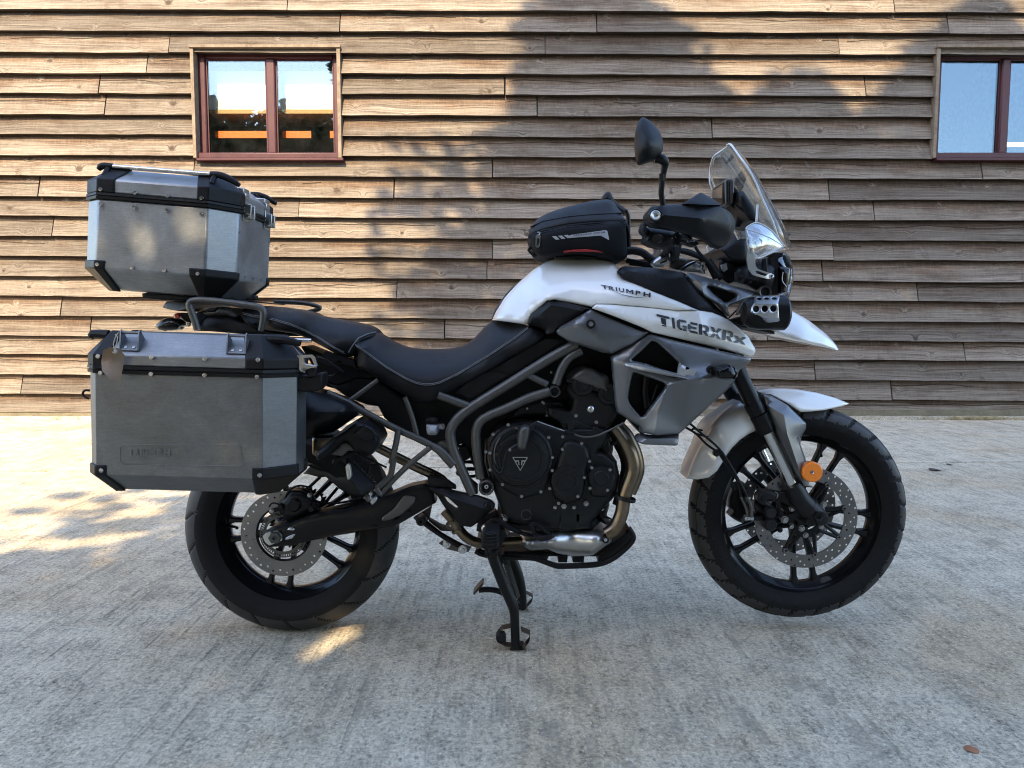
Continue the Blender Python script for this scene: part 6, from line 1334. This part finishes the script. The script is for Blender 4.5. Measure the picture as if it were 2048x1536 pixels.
bar('stand_tang', M['satin'], cs, c('F', '700,868 760,862 830,868 900,895 960,940 1010,980'), .06, [5.5, 6, 6, 6, 6, 6]); P('tang_pad', M['rust'], cs, c('F', '733,808 738,822 700,868 662,908 652,900 690,850'), .05, thick=.05, bevel=.002)
g = G(); g.tube([Vector((U(*c('F', '850,640')[0], -.17).x, -.17, U(*c('F', '850,640')[0], -.17).z)), Vector((U(*c('F', '850,640')[0], -.17).x+.02, .15, U(*c('F', '850,640')[0], -.17).z))], .016); g.build('stand_pivot', M['satin'], cs)
hx = []
pa, pb = U(*c('F', '905,615')[0], -.13), U(*c('F', '1000,930')[0], -.14); ax = (pb-pa).normalized(); n1 = ax.cross(Vector((0, 1, 0))).normalized(); n2 = ax.cross(n1)
for i in range(26*10): t = i/259; a = i/10*2*math.pi; hx.append(pa.lerp(pb, t)+n1*.009*math.cos(a)+n2*.009*math.sin(a))
g = G(); g.tube(hx, .0022, n=5, smooth=0); g.build('stand_spring', M['frame'], cs)
bp = bar('bash_plate', M['satin'], bike, c('F', '672,560 720,585 800,600 1000,612 1130,618 1210,642 1300,672 1360,678 1600,668 1720,636 1820,570 1900,490 1916,440 1880,375'), -.15, [5, 5, 5, 5, 5.2, 5.6, 6, 6, 6, 6, 6, 6, 5.5, 5])
P('plate_rear', M['black'], bp, c('F', '672,560 700,540 760,560 900,560 1000,560 1200,560 1330,585 1600,598 1660,560 1700,520 1760,490 1850,420 1880,370 1915,440 1890,500 1720,640 1640,655 1640,602 1250,602 1230,645 1130,620 760,608 690,590'), -.1, thick=.2, bulge=.01, r=6, step=9)
for q in ('1325,600 1400,600 1395,650 1325,650', '1440,600 1530,600 1525,650 1440,650'): P('plate_web', M['black'], bp, c('F', q), -.09, thick=.18)
# ------------------------------------------------------------------ metal cases
def inset(poly, d):
    n = len(poly); out = []
    for i in range(n):
        a, b, e = np.array(poly[i-1]), np.array(poly[i]), np.array(poly[(i+1) % n])
        d1, d2 = (b-a)/np.linalg.norm(b-a), (e-b)/np.linalg.norm(e-b); n1, n2 = np.array([-d1[1], d1[0]]), np.array([-d2[1], d2[0]])
        m = n1+n2; m = m/np.linalg.norm(m); out.append(tuple(b+m*d/max(.3, m@n1)))
    return out
class Case:
    """octagonal metal box: u along the bike, w across, v up; tilted in pitch"""
    def __init__(s, O, tilt, Lf, c1, c2, W, h, s_, hl, ht, hb, ib, it):
        s.O, s.Uv, s.Vv = Vector(O), Vector((math.cos(tilt), 0, -math.sin(tilt))), Vector((math.sin(tilt), 0, math.cos(tilt)))
        s.oct = [(0, 0), (Lf, 0), (Lf+c2, c2), (Lf+c2, W-c2), (Lf, W), (0, W), (-c1, W-c1), (-c1, c1)]
        s.Lf, s.W, s.h, s.s, s.hl, s.ht, s.hb, s.ib, s.it = Lf, W, h, s_, hl, ht, hb, ib, it
    def p(s, u, w_, v): return s.O+s.Uv*u+Vector((0, w_, 0))+s.Vv*v
    def rings(s, lv):
        g = G(); n = 8
        for (poly, v) in lv: g.v += [tuple(s.p(q[0], q[1], v)) for q in poly]
        m = len(lv); g.f = [(i*n+k, i*n+(k+1) % n, (i+1)*n+(k+1) % n, (i+1)*n+k) for i in range(m-1) for k in range(n)]
        g.f += [tuple(range(n-1, -1, -1)), tuple(range((m-1)*n, m*n))]; return g
    def corner(s, idx, wa, wb, levels, t=.0045):
        """moulded corner cap: wraps the two edges at octagon corners idx, idx+1"""
        o0 = s.oct
        def path(ins, k=1.0):
            o = inset(o0, ins) if abs(ins) > 1e-9 else o0
            a, b = np.array(o[idx]), np.array(o[(idx+1) % 8]); pa, nb = np.array(o[idx-1]), np.array(o[(idx+2) % 8])
            return [tuple(a+(pa-a)/np.linalg.norm(pa-a)*wa*k), tuple(a), tuple(b), tuple(b+(nb-b)/np.linalg.norm(nb-b)*wb*k)]
        g = G(); m = len(levels)
        for k in (0, 1):
            for lv in levels:
                ins, v = lv[:2]
                for q in path(ins-(t if k == 0 else -.004), lv[2] if len(lv) > 2 else 1.0): g.v.append(tuple(s.p(q[0], q[1], v)))
        N = m*4
        for i in range(m-1):
            for j in range(3):
                a = i*4+j; g.f += [(a, a+1, a+5, a+4), (N+a, N+a+4, N+a+5, N+a+1)]
        for j in range(3): g.f += [(j, N+j, N+j+1, j+1), ((m-1)*4+j, (m-1)*4+j+1, N+(m-1)*4+j+1, N+(m-1)*4+j)]
        for i in range(m-1): g.f += [(i*4, i*4+4, N+i*4+4, N+i*4), (i*4+3, N+i*4+3, N+i*4+7, i*4+7)]
        return g
    def make(s, root, al='alu', al2='alu_skylit'):
        o = s.oct
        s.body = s.rings([(inset(o, s.ib), -s.hb), (o, 0), (o, s.h)]).build('body', M[al], root, bevel=.005, seg=2, angle=20)
        s.seam = s.rings([(inset(o, -.005), s.h), (inset(o, -.006), s.h+s.s*.4), (inset(o, -.002), s.h+s.s*.45), (inset(o, -.002), s.h+s.s*.55), (inset(o, -.006), s.h+s.s*.6), (inset(o, -.005), s.h+s.s)]).build('seal', M['black'], root, angle=20)
        v = s.h+s.s
        s.lid = s.rings([(o, v), (o, v+s.hl), (inset(o, s.it), v+s.hl+s.ht), (inset(o, s.it+.01), v+s.hl+s.ht+.003)]).build('lid', M[al2], root, bevel=.005, seg=2, angle=20)
        return s
def rivets(par, k, pts, y, r):
    bolts(c(k, pts), y-.0015, r*1.15, par, SCREW)
g_ = G(); g_.lathe((0, 0, 0), [(0, -.25), (.45, -.25), (.5, -.42), (.85, -.4), (1, -.2), (1, .1)], n=14); o_ = g_.build('screw', M['screw']); SCREW = o_.data; bpy.data.objects.remove(o_)

# ---- top case
ty0 = -.20
O = U(190.8, 536, ty0)
top = thing('top_case', 'silver aluminium top case clamped high on the rear carrier', 'luggage case', (O.x+.15, 0, O.z-.06))
k1 = mpp(ty0)
tcs = Case(O, R(4.5), 217*k1, .058, .062, .40, 136*k1, 12*k1, 27*k1, 24*k1, .055, .06, .05).make(top, 'alu_sunlit', 'alu_sunlit')
v1 = tcs.h+tcs.s
for idx, wa, wb in ((1, .045, .02), (7, .02, .028), (3, .02, .045), (5, .045, .02)):
    tcs.corner(idx, wa, wb, [(tcs.ib*.98, -tcs.hb-.004, .3), (0, 0, .95), (0, .021)] if idx in (1, 3) else [(tcs.ib*.98, -tcs.hb-.004, .6), (0, 0, .9), (0, .022)]).build('corner_guard', M['black'], top, bevel=.004, angle=25)
    tcs.corner(idx, wa*.7, wb*1.2+.012, [(0, v1+.001), (0, v1+tcs.hl), (tcs.it*.98, v1+tcs.hl+tcs.ht+.004)]).build('lid_corner', M['black'], top, bevel=.004, angle=25)
rivets(tcs.lid, 'A', '240,272 513,298 767,322 1037,340', ty0-.004, 3.6); rivets(tcs.body, 'A', '240,390 508,414 763,437 1032,462 215,862 487,888 742,910 1005,935', ty0-.003, 3.4)
tb = [tcs.p(u, .055, v1+tcs.hl+tcs.ht+.008) for u in (-.005, tcs.Lf*.99)]
def lash(y):
    a, b = tcs.p(.005, y, v1+tcs.hl+tcs.ht+.008), tcs.p(tcs.Lf-.002, y, v1+tcs.hl+tcs.ht+.008)
    h = bpy.data.objects.new('x', None); bpy.data.objects.remove(h)
    g = G(); g.tube([a, b], .0062, n=12, smooth=0); hd = g.build('lash_bar', M['steel'], top)
    for q, d in ((a, -1), (b, 1)):
        g = G(); g.tube([q+tcs.Uv*(-d*.012), q+tcs.Uv*d*.012, q+tcs.Uv*d*(.022 if d < 0 else .04)-tcs.Vv*(.004 if d < 0 else .008), q+tcs.Uv*d*(.028 if d < 0 else .07)-tcs.Vv*(.012 if d < 0 else .024)], [.0085, .0095, .0095, .006], n=8); g.build('bar_end_cap', M['black'], hd, bevel=.001)
        g = G(); g.tube([q-tcs.Vv*.004, q-tcs.Vv*.03+Vector((0, -.02 if y < .2 else .02, 0))], .008, n=6, smooth=0); g.build('bar_post', M['black'], hd)
lash(.04); lash(.36)
# rivets and latches on the end that faces the rider
for v in (.012, .135): 
    for w_ in ((.07, .13, .2, .27, .33) if v < .1 else (.07, .33)):
        q = tcs.p(tcs.Lf+.062+.002, w_, v); o = bpy.data.objects.new('screw', SCREW); COL.objects.link(o); o.parent = tcs.body; o.location = q; o.scale = (.0042,)*3; o.rotation_euler = (0, R(4.5), -math.pi/2)
def latch(w0):
    e = tcs.Lf+.062; g = G()
    def bxl(u0, u1, a, b, v0, v1_): 
        vs = [tcs.p(u, w_, v) for v in (v0, v1_) for (u, w_) in ((u0, a), (u1, a), (u1, b), (u0, b))]; g.add(vs, [(0, 3, 2, 1), (4, 5, 6, 7), (0, 1, 5, 4), (1, 2, 6, 5), (2, 3, 7, 6), (3, 0, 4, 7)])
    bxl(e, e+.004, w0, w0+.045, v1-.035, v1+.02); bxl(e+.004, e+.022, w0+.003, w0+.012, v1-.028, v1+.012); bxl(e+.004, e+.022, w0+.033, w0+.042, v1-.028, v1+.012); bxl(e+.008, e+.018, w0+.012, w0+.033, v1-.026, v1-.012)
    la = g.build('latch', M['brushed'], top, bevel=.0015)
    g = G(); q = tcs.p(e+.014, w0-.002, v1-.02); g.lathe(q, [(0, -.004), (.006, -.004), (.007, 0), (0, .05)], n=14); g.build('latch_pin', M['steel'], la)
    g = G(); bxl(e-.045, e-.0, w0, w0+.045, v1+tcs.hl+.004, v1+tcs.hl+.02); bxl(e-.02, e+.004, w0+.006, w0+.039, v1+tcs.hl-.01, v1+tcs.hl+.006); g.build('latch_hook', M['brushed'], la, bevel=.003)
latch(.09); latch(.27)
# ---- pannier
py0 = -.47
O = U(193, 949, py0)
pan = thing('pannier', 'large silver aluminium side case hanging beside the rear wheel', 'luggage case', (O.x+.2, py0+.1, O.z-.05))
k2 = mpp(py0)
pc = Case(O, R(1.7), 336*k2, .026, .064, .215, 207*k2, 15*k2, 22*k2, .052, .047, .055, .05).make(pan)
v1 = pc.h+pc.s
for idx, wa, wb in ((1, .026, .012), (7, .01, .026), (3, .02, .045), (5, .045, .02)):
    pc.corner(idx, wa, wb, [(pc.ib*.98, -pc.hb-.004, .5), (0, 0, .95), (0, .028)] if idx in (1, 3) else [(pc.ib*.98, -pc.hb-.004, .8), (0, 0, .95), (0, .024)]).build('corner_guard', M['black'], pan, bevel=.004, angle=25)
    pc.corner(idx, .042 if idx == 1 else .012, .03, [(0, v1+.001), (0, v1+pc.hl), (pc.it*.98, v1+pc.hl+pc.ht+.005)]).build('lid_corner', M['black'], pan, bevel=.005, angle=25)
rivets(pc.lid, 'B', '180,297 522,305 863,313 1203,320', py0-.004, 4.1); rivets(pc.body, 'B', '195,403 519,410 862,417 1197,428 200,1027 1214,1058', py0-.003, 4.1)
for sg, q in ((1, (1440, 180)), (-1, (118, 155))):
    a = pc.p(pc.Lf if sg > 0 else 0, .055, v1+pc.hl+pc.ht-.006); g = G(); g.tube([a-pc.Uv*sg*.005, a+pc.Uv*sg*.035, a+pc.Uv*sg*(.075 if sg > 0 else .03)-pc.Vv*.008], [.012, .011, .007], n=8); g.build('lid_corner_grip', M['black'], pan)
g = G(); a = pc.p(pc.Lf+.05, .06, v1+pc.hl+pc.ht-.006); g.tube([a, a+pc.Uv*.05], .005, smooth=0); g.build('lid_rod', M['steel'], pan)
# lash eyes on the lid slope
def eye(u):
    n = (Vector((0, -pc.ht, 0))+pc.Vv*pc.it).normalized(); dn = (Vector((0, pc.it, 0))+pc.Vv*pc.ht).normalized(); b = pc.p(u, 0, v1+pc.hl)+n*.001
    g = G()
    def bb(u0, u1, d0, d1, n0, n1):
        vs = [b+pc.Uv*a+dn*d+n*e for e in (n0, n1) for (a, d) in ((u0, d0), (u1, d0), (u1, d1), (u0, d1))]; g.add(vs, [(0, 3, 2, 1), (4, 5, 6, 7), (0, 1, 5, 4), (1, 2, 6, 5), (2, 3, 7, 6), (3, 0, 4, 7)])
    bb(0, .047, .012, .055, 0, .003)
    for s_ in (0, .044):
        vs = [b+pc.Uv*(s_+e)+dn*d+n*h for e in (0, .003) for (d, h) in ((.012, .003), (.055, .003), (.055, .03), (.048, .03))]; g.add(vs, [(0, 1, 2, 3), (7, 6, 5, 4), (0, 4, 5, 1), (1, 5, 6, 2), (2, 6, 7, 3), (3, 7, 4, 0)])
    g.tube([b+dn*.05+n*.024, b+pc.Uv*.047+dn*.05+n*.024], .0035, n=10, smooth=0)
    e = g.build('lash_eye', M['alu'], pan)
    for a in (.013, .033):
        q = b+pc.Uv*a+dn*.022+n*.003; o = bpy.data.objects.new('screw', SCREW); COL.objects.link(o); o.parent = e; o.location = q; o.scale = (.0045,)*3; o.rotation_mode = 'QUATERNION'; o.rotation_quaternion = n.to_track_quat('-Y', 'Z')
eye(46*k2); eye(261*k2)
# front latch block
lb = P('latch_block', M['black'], pan, c('M', '-60,330 70,325 100,360 220,300 285,290 280,460 220,530 60,540 -60,530'), -.40, thick=.06, bevel=.005)
P('latch', M['brushed'], lb, c('M', '-40,70 150,60 185,90 225,205 70,250 60,290 -10,270'), -.405, thick=.006, bevel=.002, holes=[rounded(c('M', '40,100 140,95 185,190 80,215'), 3)])
bar('latch', M['brushed'], lb, c('M', '50,185 215,215'), -.41, 2.6); P('latch', M['black'], lb, c('M', '85,235 200,230 195,345 90,350'), -.405, thick=.02, bevel=.003); bolts(c('M', '25,255'), -.412, 3.4, lb, BOLT)
# embossed panel and maker's name
pl = bar('embossed_frame', M['alu'], pan, c('B', '340,862 1075,858 1096,870 1099,985 1080,1000 340,985 322,965 322,880 340,862'), py0-.0002, 1.0, n=8, smooth=0)
V_ = None
M['alulight'] = simple('pressed_aluminium', (.165, .176, .184), .42, .85)
maker_logo(pc.body, M['alulight'], [c('B', '370,932')[0], c('B', '650,935')[0], c('B', '650,890')[0], c('B', '370,885')[0]], py0, .0022)
# ---- paper tag on its string
tg = thing('paper_tag', 'worn brown paper label tied to the side case lid', 'label', tuple(U(222, 728, py0-.03)))
tf = tps([(202,725,-.50),(209,698,-.515),(225,695,-.515),(245,712,-.49),(240,762,-.49),(220,755,-.52),(205,740,-.525)])
P('card', M['card'], tg, [(202.5,724),(206,700),(221,694),(238,697),(249,711),(245,738),(240,764),(220,758),(204,742)], tf, thick=.0012, step=6, holes=[circ(229, 702, 2.6, 10)])
g = G(); g.lathe(U(229, 702, float(tf([(229, 702)])[0])), [(.0035, -.001), (.006, -.001), (.006, .002), (.0035, .002)], n=16, closed=True); g.build('eyelet', M['string'], tg)
bar('string', M['string'], tg, [(229,702),(232,690),(235,676),(231,668)], -.515, .9); bar('string', M['string'], tg, [(229,702),(227,688),(232,672),(238,664)], -.513, .9)

# ------------------------------------------------------------------ tank bag
tbg = thing('tank_bag', 'black zipped tank bag strapped on the white fuel tank', 'bag', tuple(U(1155, 505, 0)))
bf = tps([(*q, y) for q, y in zip(c('J', '385,400 500,360 900,300 1130,290 1155,450 1100,590 700,560 430,540 700,450 1000,420'), (-.06, -.1, -.115, -.1, -.09, -.1, -.11, -.08, -.125, -.125))])
tbb = P('bag_body', M['mesh'], tbg, c('J', '388,395 500,360 700,318 900,300 1132,285 1150,350 1158,460 1160,560 1130,590 1080,600 1000,582 900,556 780,545 650,552 560,566 500,566 445,548 405,490 388,440'), bf, bulge=.03, r=14, mirror=True, sm=True, angle=60)
bl = tps([(*q, y) for q, y in zip(c('J', '385,380 450,270 560,210 760,150 1010,115 1090,190 1130,270 900,300 700,320 500,360 700,240'), (-.05, -.04, -.035, -.03, -.03, -.04, -.09, -.115, -.115, -.095, -.08))])
P('bag_lid', M['shellbag'], tbg, c('J', '383,385 392,345 410,312 450,270 500,238 560,210 660,178 760,152 880,125 960,116 1015,115 1050,132 1085,180 1115,220 1134,255 1130,285 900,298 700,318 500,358 420,390'), bl, bulge=.022, r=12, mirror=True, sm=True, angle=60)
def along(pts, fn, off, r, name, mat, par):
    q = c('J', pts); q2 = []
    for a, b in zip(q[:-1], q[1:]):
        for t in np.linspace(0, 1, 6, endpoint=False): q2.append((a[0]+(b[0]-a[0])*t, a[1]+(b[1]-a[1])*t))
    q2.append(q[-1]); W = UA(q2, fn(q2)-off); g = G(); g.tube([tuple(p) for p in W], r, n=8, smooth=1); return g.build(name, mat, par)
along('390,400 500,360 700,320 900,302 1128,290', bl, .014, .0035, 'zip', M['rubber2'], tbb); along('400,330 500,285 700,250 900,232 1120,222', bl, .021, .0022, 'piping', M['rubber2'], tbb); along('395,412 500,374 700,334 900,315 1130,303', bf, .02, .002, 'zip', M['rubber2'], tbb)
bfs = lambda p: bf(p)-.031
ql = c('J', '700,400 720,392 990,355 1003,362 1018,432 1010,430 950,398 720,416')
P('label_strip', M['reflect'], tbb, ql, bfs, thick=.001, step=6)
for k in range(3):
    x = 568+46*k; P('label_strip', M['reflect'], tbb, c('J', f'{x},{405-5*k} {x+32},{402-5*k} {x+58},{428-6*k} {x+30},{431-6*k}'), bfs, thick=.001, step=5)
V_, F_ = text_mesh('TANKLOCK SYSTEM', spacing=1.15, bold=.03)
decal('lettering', M['decal'], tbb, V_, F_, [c('J', '735,404')[0], c('J', '985,377')[0], c('J', '985,364')[0], c('J', '735,391')[0]], bfs, .003)
P('red_cord', M['redcord'], tbb, c('J', '655,520 740,508 830,505 930,515 980,535 900,526 740,524 665,532'), lambda p: bf(p)-.028, thick=.01, bulge=.004, r=3, step=5)
P('lock_ring', M['black'], tbg, c('J', '590,562 700,548 900,556 1060,585 1060,605 900,585 700,580 600,578'), -.09, bulge=.01, r=4, mirror=True)
zp = P('zip_pull', M['brushed'], tbb, c('J', '440,400 452,390 468,390 478,400 472,480 462,493 445,490 436,478'), -.125, holes=[rounded(c('J', '450,420 466,420 462,478 448,474'), 2)], thick=.003, rnd=3, step=4); bar('zip_pull', M['black'], zp, c('J', '457,430 454,470'), -.126, 2)
bar('zip_pull', M['steel'], zp, c('J', '452,372 472,376 470,395 450,395'), -.124, 1.2, smooth=0)
P('strap', M['rubber2'], tbg, c('J', '370,510 400,470 430,500 470,540 445,565 425,568 400,545'), -.07, holes=[rounded(c('J', '388,512 402,498 420,520 408,535'), 2)], thick=.02, bevel=.003)
bar('strap', M['rubber2'], tbg, c('J', '400,470 410,430 395,400'), -.08, 2.5); bar('carry_handle', M['rubber2'], tbg, c('J', '1130,290 1160,340 1172,430 1170,520'), -.06, 4, flat=1.6)

# ------------------------------------------------------------------ satnav
a, b = U(*c('H', '1062,548')[0], -.065), U(*c('H', '1135,750')[0], -.065)
sn = thing('satnav', 'grey rugged navigation unit mounted behind the windscreen', 'satnav', (b.x-.01, 0, b.z))
g = G(); g.prism([(a.x, -.065, a.z-.004), (a.x+.006, -.065, a.z+.004), (b.x-.006, -.065, a.z+.003), (b.x, -.065, a.z-.006), (b.x-.001, -.065, b.z+.006), (b.x-.009, -.065, b.z), (a.x+.003, -.065, b.z)], (0, .13, 0)); g.build('satnav_case', M['frame'], sn, bevel=.004)
g = G(); g.box((a.x-.0025, -.06, b.z+.006), (a.x+.002, .06, a.z-.006)); g.build('satnav_bezel', M['satin'], sn, bevel=.001)
g = G(); g.box((a.x-.0035, -.054, b.z+.012), (a.x, .054, a.z-.012)); g.build('satnav_screen', M['screen'], sn)
for k in range(2):
    g = G(); x = a.x+.007+.006*k; g.box((x, -.067, b.z+.008), (x+.0018, -.06, a.z-.005)); g.build('grip_rib', M['satin'], sn)
g = G(); g.tube([(b.x-.004, -.02, b.z+.02), (b.x+.03, -.02, b.z-.01), (b.x+.03, 0, b.z-.05)], .01, n=10); g.build('satnav_mount', M['black'], sn)
